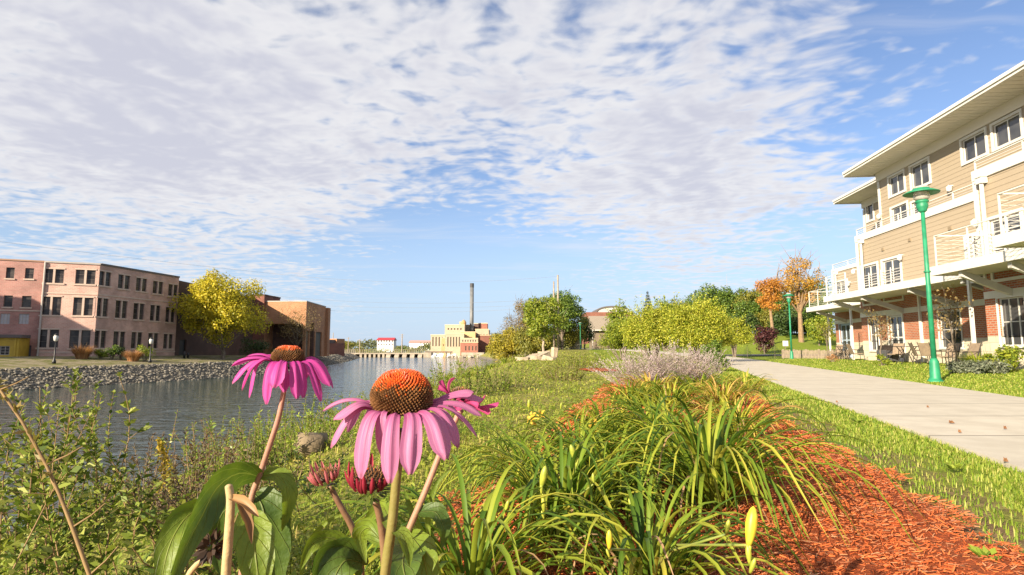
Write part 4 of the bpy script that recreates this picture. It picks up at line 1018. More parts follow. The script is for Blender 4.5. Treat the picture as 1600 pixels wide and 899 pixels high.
# ------------------------------------------------------------------ trees
def tree(name, label, cat, loc, h, w, n, leaf, mt, seed, base=.3, K=26, trunk_r=None, group=None, wood=None, lw=.6, shape='round', flat=.85, lean=0.0, clump=.26, limbs=8, bare=0, droop=0.0):
    rg = np.random.default_rng(seed); loc = np.array(loc, float)
    th = thing(name, label, cat, tuple(loc), group)
    ch = h * (1 - base); cz = h * base + ch * .5
    cd_ = rand_dirs(rg, K); rr = rg.random((K, 1)) ** .38
    cc = cd_ * rr * np.array([w * .5 * .78, w * .5 * .78, ch * .5 * .84])
    zq = cc[:, 2] / (ch * .5)
    if shape == 'cone': cc[:, :2] *= (1 - .75 * (zq[:, None] * .5 + .5)) * 1.5
    if shape == 'vase': cc[:, :2] *= (.65 + .4 * (zq[:, None] * .5 + .5))
    if shape == 'egg': cc[:, :2] *= (1.1 - .4 * (zq[:, None] * .5 + .5))
    cc += np.array([lean * 1.0, 0, cz]); cc[:, 0] += lean * zq
    cr = clump * rg.uniform(.6, 1.25, K) * (w + ch) / 2
    wt = cr ** 2; wt /= wt.sum(); k = rg.choice(K, n, p=wt); d_ = rand_dirs(rg, n)
    P = cc[k] + d_ * (cr[k] * (.35 + .65 * rg.random(n) ** .6))[:, None] * np.array([1, 1, flat]) + rg.normal(0, .06 * cr.mean(), (n, 3))
    N = nrm(d_ * .8 + rg.normal(0, .5, (n, 3)) + np.array([0, 0, .35])); D = nrm(np.cross(N, rand_dirs(rg, n)) + np.array([0, 0, -.25 - droop]))
    L = leaf * rg.uniform(.6, 1.3, n)
    V, F = leaf_arrays(P + loc, D, N, L, L * lw)
    np_mesh('crown', V, F, mt, th)
    tr = trunk_r or h * .022; mb = MB(); top = np.array([lean * .6, 0, h * (base + (1 - base) * .55)])
    pts = [np.array([0, 0, -.15]), np.array([rg.normal(0, .02 * h), rg.normal(0, .02 * h), h * base * .6]), np.array([top[0] * .5, 0, h * base * 1.1]), top]
    mb.tube([p + loc for p in pts], [tr * 1.25, tr, tr * .8, tr * .3], 8)
    for i in rg.choice(K, min(limbs, K), replace=False):
        q = rg.uniform(.45, .95); b_ = pts[1] * (1 - q) + pts[2] * q if rg.random() < .5 else pts[2] * (1 - q) + pts[3] * q
        m_ = b_ * .5 + cc[i] * .5 + np.array([0, 0, -.03 * h]); mb.tube([b_ + loc, m_ + loc, cc[i] + loc], [tr * .5, tr * .32, tr * .1], 6)
    for i in range(bare):     # leafless twigs that stick out of the crown
        c_ = cc[rg.integers(0, K)]; dv = rg.normal(0, 1, 3); dv[2] = abs(dv[2]) + .6; dv /= np.linalg.norm(dv); e_ = c_ + dv * w * rg.uniform(.2, .42)
        mb.tube([c_ + loc, (c_ + e_) / 2 + rg.normal(0, .03 * w, 3) + loc, e_ + loc], [tr * .16, tr * .1, tr * .04], 4)
    mb.build('trunk', wood or BARK, th)
    return th
def place(u, v, y): return on_ground(u, v, y)
L_OLV = leaf_mat('olive_autumn_leaves', [(0.095, 0.115, 0.020), (0.189, 0.189, 0.027), (0.324, 0.270, 0.041)], .3, patch=.4, pscale=.3)
L_ORG = leaf_mat('orange_autumn_leaves', [(0.184, 0.115, 0.023), (0.390, 0.173, 0.029), (0.527, 0.218, 0.035), (0.527, 0.310, 0.058)], .35, patch=.4, pscale=.35)
L_MAR = leaf_mat('maroon_leaves', [(.035, .012, .014), (.07, .02, .022), (.10, .035, .03)], .2)
L_SPR = leaf_mat('spruce_needles', [(.025, .045, .03), (.045, .075, .045)], .1)
L_BRN = leaf_mat('thin_brown_leaves', [(.13, .10, .04), (.22, .16, .06), (.30, .22, .09)], .3)
L_LIM = leaf_mat('glossy_lime_leaves', [(0.119, 0.178, 0.018), (0.253, 0.297, 0.026), (0.416, 0.416, 0.037), (0.535, 0.505, 0.089)], .35, rough=.5, spec=.25)

# yellow tree before the dark brick block
p = place(347, 562, 75)
tree('yellow_tree', 'round tree turning yellow in front of the dark brick block', 'tree', p, 12.2, 12.2, 26000, .28, L_YEL, 7, base=.10, K=85, trunk_r=.26, clump=.125, limbs=16, shape='round')
# thin brown trees before the loading bay
tree('young_tree', 'thin brown leaved tree in front of the dark loading bay', 'tree', place(463, 561, 93), 8.9, 7.2, 2600, .17, L_BRN, 8, base=.25, K=24, trunk_r=.09, clump=.22, bare=40, limbs=20)
bush('shrub', 'dark green shrub at the foot of the brick tower', 'shrub', place(398, 562, 84), 2.4, 1.5, 3.6, 1600, L_DRK, 41, .22, None, 9)
bush('shrub', 'small dark shrub beside the loading bay opening', 'shrub', place(433, 562, 84), 1.3, .8, 2.0, 700, L_DRK, 42, .2, None, 7)

# ------------------------------------------------------------------ dam across the river
CONC = mat('weathered_dam_concrete', (.36, .31, .24), (.26, .22, .17), .6, .9, world=True)
RUSTY = mat('dark_dam_steel', (.09, .07, .05), (.14, .10, .07), 1, .7, world=True)
yd = 206.0
dm = thing('river_dam', 'low concrete dam with piers and a walkway across the river', 'dam', (at(640, 555, yd).x, yd, ZW))
def px_x(u, y): return at(u, 500, y).x
zdk = at(640, 551.5, yd).z
mb = MB(); mb.box(px_x(538, yd), px_x(672, yd), yd - .8, yd + 2.2, zdk - .45, zdk); mb.build('walkway', CONC, dm)
mb = MB(); mb.box(px_x(538, yd), px_x(672, yd), yd + 2.3, yd + 3.2, -3.2, zdk - .1); mb.build('gate_wall', RUSTY, dm)
mb = MB()
for i in range(41): x_ = px_x(538, yd) + (px_x(672, yd) - px_x(538, yd)) * i / 40; mb.box(x_ - .05, x_ + .05, yd - .7, yd - .6, zdk + .002, zdk + 1.15)
for z_ in (.55, 1.1): mb.box(px_x(538, yd), px_x(672, yd), yd - .69, yd - .61, zdk + z_, zdk + z_ + .06)
mb.build('handrail', CONC, dm)
for i, u in enumerate((556, 566, 573, 580, 587, 594, 601, 609, 622, 634, 646, 658, 669)):
    mb = MB(); x_ = px_x(u, yd); big = u > 605; w_ = .75 if big else .4; dp = 3.4 if big else .9
    mb.add([(x_ - w_, yd - dp, -3.4), (x_ + w_, yd - dp, -3.4), (x_ + w_, yd + 2, -3.4), (x_ - w_, yd + 2, -3.4), (x_ - w_, yd - .75, zdk - .5), (x_ + w_, yd - .75, zdk - .5), (x_ + w_, yd + 2, zdk - .5), (x_ - w_, yd + 2, zdk - .5)], [(3, 2, 1, 0), (4, 5, 6, 7), (0, 1, 5, 4), (1, 2, 6, 5), (2, 3, 7, 6), (3, 0, 4, 7)]); mb.build('pier', CONC, dm)
# spill section on the right with the machine deck
mb = MB(); mb.box(px_x(666, yd), px_x(707, yd), yd - 1, yd + 1.2, zdk + .05, zdk + .5); mb.build('machine_deck', RUSTY, dm)
mb = MB()
for u in (668, 675, 682, 690, 698, 705): x_ = px_x(u, yd); mb.box(x_ - .15, x_ + .15, yd - .3, yd, -2.5, zdk + .04)
mb.build('trestle', RUSTY, dm)
FOAM = mat('white_water_foam', (.75, .76, .76), (.6, .63, .64), 2.5, .6, bump=.8, world=True)
mb = MB()
for j, (ua, ub, vt, vb) in enumerate(((676, 694, 552.5, 559), (700, 715, 553.5, 559))):
    for i in range(8):
        a_, b_ = px_x(ua + (ub - ua) * i / 8, yd - 1), px_x(ua + (ub - ua) * (i + 1) / 8, yd - 1)
        zt_ = at(640, vt, yd).z + .25 * math.sin(i * 1.3 + j); mb.add([(a_, yd - .8, zt_), (b_, yd - .8, zt_ - .06), (b_, yd - 1.6, zt_ - .5), (a_, yd - 1.6, zt_ - .5), (b_, yd - 4.5, ZW + .05), (a_, yd - 4.5, ZW + .05)], [(0, 1, 2, 3), (3, 2, 4, 5)])
setp(mb.build('spill_water', FOAM), 'white water falling over the dam', kind='stuff')
mb = MB(); mb.box(px_x(664, yd), px_x(676, yd), yd - 2.4, yd + 2, -3.2, at(1, 551, yd).z); mb.build('abutment', CONC, dm)
mb = MB(); mb.box(px_x(722, yd), px_x(757, yd), yd - 3, yd + 6, -3.2, at(1, 551, yd).z); mb.build('abutment', CONC, dm)
n = 260; u_ = np.random.default_rng(9).uniform(540, 790, n); rgx = np.random.default_rng(10); yy = yd - 2 + rgx.uniform(-8, 1, n); xx = np.array([px_x(a, b) for a, b in zip(u_, yy)])
keep = (u_ > 700) | (u_ < 552); rocks(int(keep.sum()), rgx, xx[keep], yy[keep], np.full(keep.sum(), ZW + .1), .35 + .6 * rgx.random(keep.sum()), rock_mat('pale_dam_rocks', [(.25, .21, .16), (.42, .36, .28), (.34, .29, .22)]), 'dam_rocks', 'pale rocks at the foot of the dam')

# ------------------------------------------------------------------ power plant with its stack
YB = brick_mat('buff_brick', (.43, .345, .235), (.39, .31, .205), (.42, .35, .27), bw=.5, bh=.2, mort=.02, stain=.12)
PRED = brick_mat('plant_red_brick', (.30, .11, .075), (.25, .09, .06), (.3, .15, .1), bw=.5, bh=.2, mort=.02, stain=.12)
kq = 4.497
def U(x): return 500 + x / kq
def Vv(y): return 420 + y / kq
yp = 214.0
pl = thing('power_plant', 'buff brick power plant with stepped roofs beyond the dam', 'building', (px_x(720, yp), yp, 0))
slit = mat('dark_plant_window', (.10, .08, .06), None, rough=.3)  # one even dark brown for the distant window panels
def block(x0, x1, yt, y_, dep, m_, name, wins=(), zb=-2.6):
    f = Facade((px_x(U(x0), y_), y_), (px_x(U(x1), y_), y_)); zt = at(U(x0), Vv(yt), y_).z
    hs = []
    for (a, b, t, bt) in wins:
        s0, z1 = f.hit(U(a), Vv(t)); s1, _ = f.hit(U(b), Vv(t)); hs.append((s0, s1, f.hit(U(a), Vv(bt))[1], z1))
    mb = MB(); f.wall(mb, 0, f.len, zb, zt, hs, .3); mb.add([f.pt(0, 0, zt), f.pt(f.len, 0, zt), f.pt(f.len, -dep, zt), f.pt(0, -dep, zt)], [(0, 1, 2, 3)])
    for s_ in (0, f.len): mb.add([f.pt(s_, 0, zb), f.pt(s_, -dep, zb), f.pt(s_, -dep, zt), f.pt(s_, 0, zt)], [(0, 1, 2, 3)])
    mb.add([f.pt(0, -dep, zb), f.pt(f.len, -dep, zb), f.pt(f.len, -dep, zt), f.pt(0, -dep, zt)], [(0, 1, 2, 3)])
    o = mb.build(name, m_, pl)
    for h in hs:
        mb = MB(); f.box(mb, h[0], h[1], -.29, -.22, h[2], h[3]); mb.build('window', slit, o)
    mb = MB(); f.box(mb, -.1, f.len + .1, -.4, .12, zt + .004, zt + .25); mb.build('coping', mat('pale_coping', (.55, .44, .28)), o)
    return f
block(780, 880, 468, yp + 2, 16, YB, 'west_wing', [(790 + i * 22, 799 + i * 22, 480, 545) for i in range(4)])
block(855, 893, 490, yp + 1.2, 1.0, mat('ochre_bay', (.46, .29, .13), (.42, .26, .12), 1), 'ochre_bay', [(864 + i * 14, 870 + i * 14, 530, 545) for i in range(2)])
block(882, 1013, 458, yp + .8, 20, YB, 'turbine_hall', [(895 + i * 20, 904 + i * 20, 480, 548) for i in range(5)])
block(878, 1016, 398, yp + 6, 20, YB, 'boiler_house', [(897 + i * 22, 908 + i * 22, 418, 430) for i in range(5)])
block(1016, 1076, 398, yp + 14, 10, YB, 'boiler_annex'); block(990, 1092, 447, yp + 4, 12, mat('tan_plant_wall', (.50, .34, .16), (.45, .30, .14), 1), 'middle_block')
block(990, 1110, 492, yp - 1, 6, YB, 'pale_annex', [(1000 + i * 18, 1008 + i * 18, 500, 518) for i in range(6)]); block(988, 1110, 520, yp - 4, 5, PRED, 'red_pump_room', [(1020 + i * 24, 1030 + i * 24, 545, 575) for i in range(4)])
block(1092, 1186, 428, yp + 10, 14, YB, 'east_block', [(1100 + i * 22, 1116 + i * 22, 462, 474) for i in range(4)]); block(1110, 1200, 470, yp + 6, 8, REDB, 'east_annex')
block(1082, 1128, 388, yp + 16, 6, DARKB, 'roof_house'); block(1122, 1176, 386, yp + 15, 7, PRED, 'roof_house')
block(980, 1020, 378, yp + 10, 3, YB, 'roof_box')
mb = MB(); c_ = at(U(1010), Vv(385), yp + 9); mb.lathe([(.9, -.6), (1.0, .3), (.7, 1.0), (.2, 1.4)], 12, tuple(c_)); mb.build('roof_vent', mat('copper_vent', (.4, .24, .1)), pl)
ys = yp + 12; cx = px_x(737, ys); zt = at(737, 443, ys).z; rr = (px_x(740.2, ys) - px_x(734.2, ys)) / 2
st = thing('smokestack', 'tall slim dark grey smokestack rising behind the power plant', 'smokestack', (cx, ys, 0))
MB().lathe([(rr * 1.05, -1), (rr, zt - 1.6)], 24, (cx, ys, 0)).build('shaft', mat('stack_grey_steel', (.115, .12, .125), (.155, .16, .165), .5, .45, world=True), st, True)
MB().lathe([(rr * 1.06, zt - 1.6), (rr * 1.06, zt), (rr * .8, zt)], 24, (cx, ys, 0)).build('rim', mat('stack_dark_rim', (.05, .05, .055)), st, False)

# ------------------------------------------------------------------ far shore beyond the dam
yw = 330.0; f = Facade((px_x(590, yw), yw), (px_x(615.5, yw), yw)); z0 = at(600, 541, yw).z; z1 = at(600, 531.5, yw).z; z2 = at(600, 527.6, yw).z
wh = thing('white_building', 'distant white building with a bright red roof beyond the dam', 'building', (px_x(602, yw), yw, 0))
hs = [(f.len * (i + .35) / 6, f.len * (i + .8) / 6, z0 + (z1 - z0) * a, z0 + (z1 - z0) * b) for i in range(6) for a, b in ((.12, .42), (.6, .9))]
WHT = mat('white_stucco', (.78, .76, .72), (.72, .70, .66), 1, .8)
mb = MB(); f.wall(mb, 0, f.len, -1, z1, hs, .3); [mb.add([f.pt(s_, 0, -1), f.pt(s_, -8, -1), f.pt(s_, -8, z1), f.pt(s_, 0, z1)], [(0, 1, 2, 3)]) for s_ in (0, f.len)]; mb.build('wall', WHT, wh)
for h in hs: mb = MB(); f.box(mb, h[0], h[1], -.29, -.2, h[2], h[3]); mb.build('window', slit, wh)
mb = MB(); mb.add([f.pt(-.4, .6, z1 - .1), f.pt(f.len + .4, .6, z1 - .1), f.pt(f.len + .2, -4, z2), f.pt(-.2, -4, z2), f.pt(-.4, -8.6, z1 - .1), f.pt(f.len + .4, -8.6, z1 - .1)], [(0, 1, 2, 3), (3, 2, 5, 4), (0, 3, 4), (1, 5, 2)]); mb.build('roof', mat('bright_red_roof', (.42, .04, .05), (.36, .035, .045), 2, .6), wh)
mb = MB(); yw2 = 420.; f = Facade((px_x(640, yw2), yw2), (px_x(676, yw2), yw2)); f.box(mb, 0, f.len, -8, 0, -1, at(1, 536, yw2).z); ls = mb.build('wall', WHT); 
lh = thing('white_house', 'long low pale house with a brownish roof among far trees', 'house', f.pt(0, 0, 0)); ls.parent = lh; ls.data.transform(Matrix.Translation(-wloc(lh)))
mb = MB(); z_ = at(1, 536, yw2).z; zz2 = at(1, 532, yw2).z; mb.add([f.pt(-.5, .5, z_ - .1), f.pt(f.len + .5, .5, z_ - .1), f.pt(f.len, -4, zz2), f.pt(0, -4, zz2), f.pt(-.5, -8.5, z_), f.pt(f.len + .5, -8.5, z_)], [(0, 1, 2, 3), (3, 2, 5, 4), (0, 3, 4), (1, 5, 2)]); mb.build('roof', mat('pink_brown_roof', (.4, .24, .2)), lh)
rg = random.Random(4); TLAB = {0: (L_OLV, 'olive'), 1: (L_YGR, 'yellow green'), 2: (L_GRN, 'green')}
for i in range(20):
    u = 540 + i * 11.4 + rg.uniform(-3, 3); y_ = rg.uniform(255, 320); hpx = rg.uniform(9, 16) * (1.4 if 658 < u < 690 else 1); h_ = hpx * y_ / 900 + 1.2; k_ = rg.randrange(3)
    tree('distant_tree', 'small distant ' + TLAB[k_][1] + ' tree in the line beyond the dam', 'tree', (px_x(u, y_), y_, Hz(px_x(u, y_), y_)), h_, h_ * rg.uniform(1.1, 1.7), 420, .6, TLAB[k_][0], 100 + i, base=.08, K=12, group='distant trees beyond the dam', clump=.3, limbs=3)
rgn = np.random.default_rng(77); n = 26000; xx = rgn.uniform(-420, 320, n); yy = 380 + rgn.uniform(0, 60, n); ht = (4.5 + 2.2 * np.sin(xx * .11) + 1.6 * np.sin(xx * .037 + 1) + 1.2 * np.sin(xx * .31)) * np.sqrt(rgn.random(n)); P = np.stack([xx, yy, ht], 1)
N = nrm(rgn.normal(0, .5, (n, 3)) + np.array([-.3, -.6, .5])); D = nrm(np.cross(N, rand_dirs(rgn, n))); V, F = leaf_arrays(P, D, N, 1.6 * rgn.uniform(.6, 1.3, n), 1.0)
setp(np_mesh('far_treeline', V, F, leaf_mat('far_woods', [(.05, .07, .03), (.10, .11, .035), (.15, .13, .05)], .25, patch=.6, pscale=.06)), 'far wooded skyline beyond the river', kind='stuff')
# ------------------------------------------------------------------ poles and wires
POLE = mat('weathered_pole_wood', (.34, .28, .21), (.25, .2, .15), 3, .9, world=True); WIRE = mat('dark_wire', (.2, .2, .21))
def pole(u, vb, vt, y, r, label, arms=1, nm='utility_pole'):
    p = at(u, vb, y); z0 = min(Hz(p.x, p.y), p.z); zt = at(u, vt, y).z; t = thing(nm, label, 'utility pole', (p.x, p.y, z0), 'utility poles')
    MB().tube([(p.x, p.y, z0 - .3), (p.x, p.y, zt)], [r * 1.2, r * .75], 8).build('pole', POLE, t, True)
    for k in range(arms):
        mb = MB(); z_ = zt - .5 - k * 1.1; mb.box(p.x - 1.1, p.x + 1.1, p.y - r - .12, p.y - r - .01, z_ - .07, z_ + .07); mb.build('crossarm', POLE, t)
pole(872.5, 545, 430, 84, .16, 'taller pale utility pole in front of the riverside trees', 0)
pole(866, 545, 440, 86, .14, 'slightly shorter pale utility pole beside the tallest pole', 0)
pole(562, 545, 530, 250, .2, 'thin distant utility pole left of the red roof', 1); pole(544, 545, 527, 260, .2, 'thin distant utility pole nearest the pump house', 1); pole(628, 545, 522, 300, .3, 'distant utility pole right of the red roof', 2)
pole(520, 545, 520, 200, .16, 'thin utility pole rising behind the pump house', 0)
def wire(pts, y0, y1, lab, r=.013):
    a = at(*pts[0], y0); b = at(*pts[-1], y1); m_ = at(*pts[1], (y0 + y1) / 2); P = []
    for i in range(25): q = i / 24; P.append(a * (1 - q) ** 2 + (m_ * 2 - (a + b) * .5) * (2 * q * (1 - q)) + b * q * q)
    setp(MB().tube(P, r, 4).build('power_line', WIRE), lab, 'power line', 'power lines over the river')
wire([(-60, 370), (220, 405), (420, 427)], 70, 95, 'upper left power line above the pink factory roof')
wire([(420, 427), (640, 441), (872, 432)], 95, 84, 'highest power line crossing from the yellow tree to the poles')
wire([(420, 462), (640, 474), (872, 466)], 95, 84, 'middle power line crossing above the dam')
wire([(500, 478), (690, 481), (866, 474)], 110, 86, 'second lowest power line crossing before the smokestack'); wire([(500, 485), (690, 488), (866, 478)], 110, 86, 'lowest power line crossing before the smokestack')
def stem_plant(name, label, cat, stems, leaf, per_m, mt, wood, seed, r0=.005, group=None, lw=.42, first=.12, up=.45, loc=None, side=True, sprig=0.0):
    """upright leafy stems: stems is a list of point lists; leaves sit along the upper part of each"""
    rg = np.random.default_rng(seed); loc = tuple(loc if loc is not None else stems[0][0])
    t = thing(name, label, cat, loc, group); mb = MB(); PP, DD, NN, LL = [], [], [], []
    todo = []
    for s in stems:
        P = np.array(s, float); q = np.linspace(0, 1, 9); seg = np.linspace(0, 1, len(P)); C3 = np.stack([np.interp(q, seg, P[:, k]) for k in range(3)], 1)
        for _ in range(2): C3[1:-1] = (C3[:-2] + 2 * C3[1:-1] + C3[2:]) / 4
        todo.append((C3, r0, first)); Ls = np.linalg.norm(P[-1] - P[0])
        if sprig:
            for _ in range(int(Ls * sprig)):
                f = rg.uniform(.25, .9); b_ = C3[int(f * 8)]; d_ = nrm(np.array([rg.normal(), rg.normal(), rg.uniform(.3, 1.4)])); ln = Ls * rg.uniform(.15, .38) * (1.15 - f)
                e_ = b_ + d_ * ln; todo.append((np.stack([b_, (b_ + e_) / 2 + rg.normal(0, .03, 3) * ln, e_]), r0 * .45, .1))
    for C3, rr, fs in todo:
        mb.tube(C3, list(np.linspace(rr, rr * .3, len(C3))), 5, False)
        ln = np.linalg.norm(np.diff(C3, axis=0), axis=1).sum(); k = max(3, int(ln * per_m)); f = fs + (1 - fs) * np.sort(rg.random(k)); seg = np.linspace(0, 1, len(C3))
        pos = np.stack([np.interp(f, seg, C3[:, j]) for j in range(3)], 1); T = nrm(C3[-1] - C3[0]); a = np.arange(k) * 2.4 + rg.random(k) * .8
        o = np.stack([np.cos(a), np.sin(a), 0 * a], 1); D = nrm(o * 1.0 + T * up + rg.normal(0, .25, (k, 3))); S_ = nrm(np.cross(D, T + rg.normal(0, .2, (k, 3)))); N = np.cross(S_, D)
        PP.append(pos); DD.append(D); NN.append(N); LL.append(leaf * rg.uniform(.55, 1.2, k) * (1.15 - .5 * f))
    P, D, N, L = map(np.concatenate, (PP, DD, NN, LL)); V, F = leaf_arrays(P, D, N, L, L * lw, .2)
    np_mesh('foliage', V, F, mt, t); mb.build('stem', wood, t, True)
    return t
# ------------------------------------------------------------------ riverside trees in the middle distance
def mtree(name, label, u, vb, vt, wpx, y, n, mt, seed, leaf=.3, **kw):
    p = at(u, vb, y); z = Hz(p.x, p.y); h = at(u, vt, y).z - z
    return tree(name, label, 'tree', (p.x, p.y, z - .05), h, wpx * y / 900, n, leaf, mt, seed, **kw)
GR = 'trees along the near shore'
mtree('willow', 'yellow olive willow leaning over the rocks, widest of the shore trees', 836, 566, 500, 78, 92, 10000, L_OLV, 51, base=.02, K=56, clump=.16, bare=20, shape='egg', droop=.4, group=GR)
mtree('willow', 'golden willow lowest over the water at the left end of the shore trees', 798, 566, 506, 76, 104, 10000, leaf_mat('golden_willow_leaves', [(0.140, 0.140, 0.017), (0.308, 0.266, 0.025), (0.476, 0.378, 0.042)], .35, patch=.4, pscale=.4), 52, base=.02, K=56, clump=.16, bare=20, shape='egg', droop=.4, group=GR)
mtree('shore_tree', 'small dull green tree next to the power plant at the water', 776, 562, 517, 30, 150, 2500, L_OLV, 53, .4, base=.04, K=16, group=GR)
mtree('shore_tree', 'tall green shore tree with a pale trunk just left of the utility poles', 850, 560, 458, 78, 80, 11000, L_YGR, 54, .28, base=.25, K=60, trunk_r=.16, group=GR, clump=.14, wood=POLE, bare=16)
mtree('shore_tree', 'tallest dark green shore tree rising behind the utility poles', 878, 552, 447, 74, 94, 10000, L_GRN, 55, .3, base=.2, K=60, group=GR, clump=.14, bare=24)
mtree('shore_tree', 'half bare grey brown tree above the golden willow', 822, 556, 466, 72, 112, 5000, L_BRN, 56, .26, base=.22, K=30, group=GR, clump=.17, bare=60, limbs=24)
mtree('shore_tree', 'leafless pale twiggy tree at the left edge of the shore trees', 797, 556, 490, 46, 118, 900, L_BRN, 57, .22, base=.25, K=20, group=GR, clump=.15, bare=80, limbs=20)
mtree('shore_tree', 'olive green tree right of the poles with its crown to the ground', 893, 548, 484, 52, 98, 4500, L_OLV, 58, base=.06, K=22, group=GR)
mtree('shore_tree', 'dark narrow tree between the far lamp post and the house roof', 913, 547, 488, 26, 104, 2600, L_DRK, 59, base=.05, K=16, group=GR, shape='egg', bare=14)
mtree('shore_tree', 'dark green undergrowth tree behind the tallest utility pole', 868, 548, 505, 60, 104, 3500, L_DRK, 60, base=.02, K=20, group=GR)
p = at(900, 544, 100); z = Hz(p.x, p.y); gp = thing('stone_pillar', 'pale speckled stone pillar beside the small far green lamp post', 'pillar', (p.x, p.y, z))
w_ = .95; mb = MB(); mb.box(p.x - w_, p.x + w_, p.y - w_, p.y + w_, z - .3, z + 2.7); mb.build('shaft', brick_mat('pale_rubble_stone', (.50, .44, .36), (.36, .31, .25), (.25, .22, .18), bw=.5, bh=.22), gp)
mb = MB(); mb.box(p.x - w_ - .12, p.x + w_ + .12, p.y - w_ - .12, p.y + w_ + .12, z + 2.703, z + 2.9); mb.build('cap', LSTONE, gp)

# house with a broad hipped roof, and the arched hall beyond it
yh = 112.0; hx0, hx1 = px_x(925, yh), px_x(1012, yh); ze = at(940, 515.5, yh).z; zr = at(940, 494, yh + 5).z; zg = Hz(hx0, yh) - .3
hs = thing('house', 'low house with a wide grey brown shingle roof behind the shrubs', 'house', ((hx0 + hx1) / 2, yh, zg))
f = Facade((hx0 + .7, yh + .8), (hx1 - .7, yh + .8)); mb = MB(); wn = [(2, 3.4, zg + 1.2, zg + 2.4), (6, 7.4, zg + 1.2, zg + 2.4)]; f.wall(mb, 0, f.len, zg, ze, wn); 
for s_ in (0, f.len): mb.add([f.pt(s_, 0, zg), f.pt(s_, -9, zg), f.pt(s_, -9, ze), f.pt(s_, 0, ze)], [(0, 1, 2, 3)])
mb.build('wall', mat('house_brown_wall', (.2, .15, .1), (.16, .12, .08), 2, .8), hs)
for h in wn: f.window(*h, hs, WHITE, GLASS, .07, .1, 1, 0)
m, w, bs = new_mat('asphalt_shingles'); pos = w.new('ShaderNodeTexCoord').outputs['Object']; n_ = w.noise(pos, 3, 5, .7); w.put(bs.inputs['Base Color'], w.mix(n_, (.20, .165, .125), (.30, .25, .19))); bs.inputs['Roughness'].default_value = .9
mb = MB(); P = [(hx0, yh, ze), (hx1, yh, ze), (hx1 - .3, yh + 5, zr), (hx0 + .0, yh + 5, zr), (hx0, yh + 10, ze), (hx1, yh + 10, ze)]
mb.add(P, [(0, 1, 2, 3), (3, 2, 5, 4), (0, 3, 4), (1, 5, 2)]); mb.build('roof', m, hs)
mb = MB(); mb.box(hx0 - .05, hx1, yh - .12, yh - .003, ze - .16, ze - .01); mb.tube([(hx0 + .1, yh - .05, ze - .1), (hx0 + .1, yh + .2, ze - .6), (hx0 + .1, yh + .2, zg)], .06, 6); mb.build('gutter', WHITE, hs)
ya = 165.0; bx0, bx1 = px_x(916, ya), px_x(990, ya); za = at(1, 488, ya).z; zt = at(1, 478, ya).z
ah = thing('arched_hall', 'brick hall with a dark arched roof peeking over the house roof', 'building', (bx0, ya, 0))
mb = MB(); mb.box(bx0, bx1, ya, ya + 14, -1, za); mb.build('wall', REDB, ah)
mb = MB(); N_ = 16; mm = MB()
ax0, ax1 = px_x(933, ya), px_x(985, ya)
for i in range(N_):
    a_, b_ = math.pi * i / N_, math.pi * (i + 1) / N_; c_ = (ax0 + ax1) / 2; r_ = (ax1 - ax0) / 2; zz_ = lambda q: za + (zt - za) * math.sin(q) ** .7
    xa, xb = c_ - r_ * math.cos(a_), c_ - r_ * math.cos(b_)
    mb.add([(xa, ya + .2, zz_(a_)), (xb, ya + .2, zz_(b_)), (xb, ya + 13, zz_(b_)), (xa, ya + 13, zz_(a_))], [(0, 1, 2, 3)])
    mb.add([(xa, ya + .2, zz_(a_)), (xb, ya + .2, zz_(b_)), (xb, ya + .2, zz_(b_) - .35), (xa, ya + .2, zz_(a_) - .35)], [(0, 1, 2, 3)])
    if 0 < i < N_ - 1: mm.add([(xa, ya + .5, za), (xb, ya + .5, za), (xb, ya + .5, zz_(b_) - .3), (xa, ya + .5, zz_(a_) - .3)], [(0, 1, 2, 3)])
mb.build('arched_roof', DARKC, ah); mm.build('arch_glazing', mat('pale_arch_glazing', (.42, .40, .38), None, rough=.3), ah)

# ------------------------------------------------------------------ shrubs and trees behind the bed, hillside trees
GB = 'big shrubs behind the lavender plants'
def mbush(label, u, vb, vt, wpx, y, n, mt, seed, leaf, clumps=16, group=GB, name='large_shrub'):
    p = at(u, vb, y); z = Hz(p.x, p.y); h = at(u, vt, y).z - z; r = wpx * y / 1800
    return bush(name, label, 'shrub', (p.x, p.y, z), r, r * .8, h, n, mt, seed, leaf, group, int(clumps * 2.4), cs=.6, shoots=int(n / 130))
mbush('largest lime green shrub, at the end of the visible walk', 1092, 562, 468, 140, 34, 30000, L_LIM, 71, .11, 34)
mbush('broad lime green shrub left of the largest one', 1020, 562, 476, 120, 36, 25000, L_LIM, 72, .11, 30)
mbush('low yellowish shrub left of the lime green ones, before the house roof', 972, 560, 500, 90, 40, 14000, L_YGR, 73, .11, 18)
mbush('lime green shrub at the right end, across the walk', 1148, 558, 492, 64, 49, 8000, L_LIM, 74, .13, 16)
mbush('dark green shrub base in front of the largest lime green shrub', 1118, 566, 532, 54, 27, 2600, L_GRN, 75, .1, 12)
mbush('small grey green shrub right beside the grey lavender plants', 1122, 573, 548, 44, 20, 2600, L_GRN, 76, .07, 10)
mbush('yellow green shrub high behind, between the house and the spruce', 975, 555, 476, 66, 90, 3800, L_YGR, 77, .35, 16)
mbush('wide green shrub high behind, below the far spruce', 1040, 550, 470, 80, 75, 4200, L_YGR, 78, .32, 16)
GH = 'trees on the hill behind the walk'
mtree('hill_tree', 'dark green oak left of the radio mast on the hill', 1108, 540, 444, 90, 105, 11000, L_GRN, 81, .38, base=.08, K=60, group=GH, clump=.14)
mtree('hill_tree', 'dark green oak right below the radio mast on the hill', 1150, 540, 446, 90, 100, 11000, L_GRN, 82, .36, base=.1, K=55, group=GH, clump=.14)
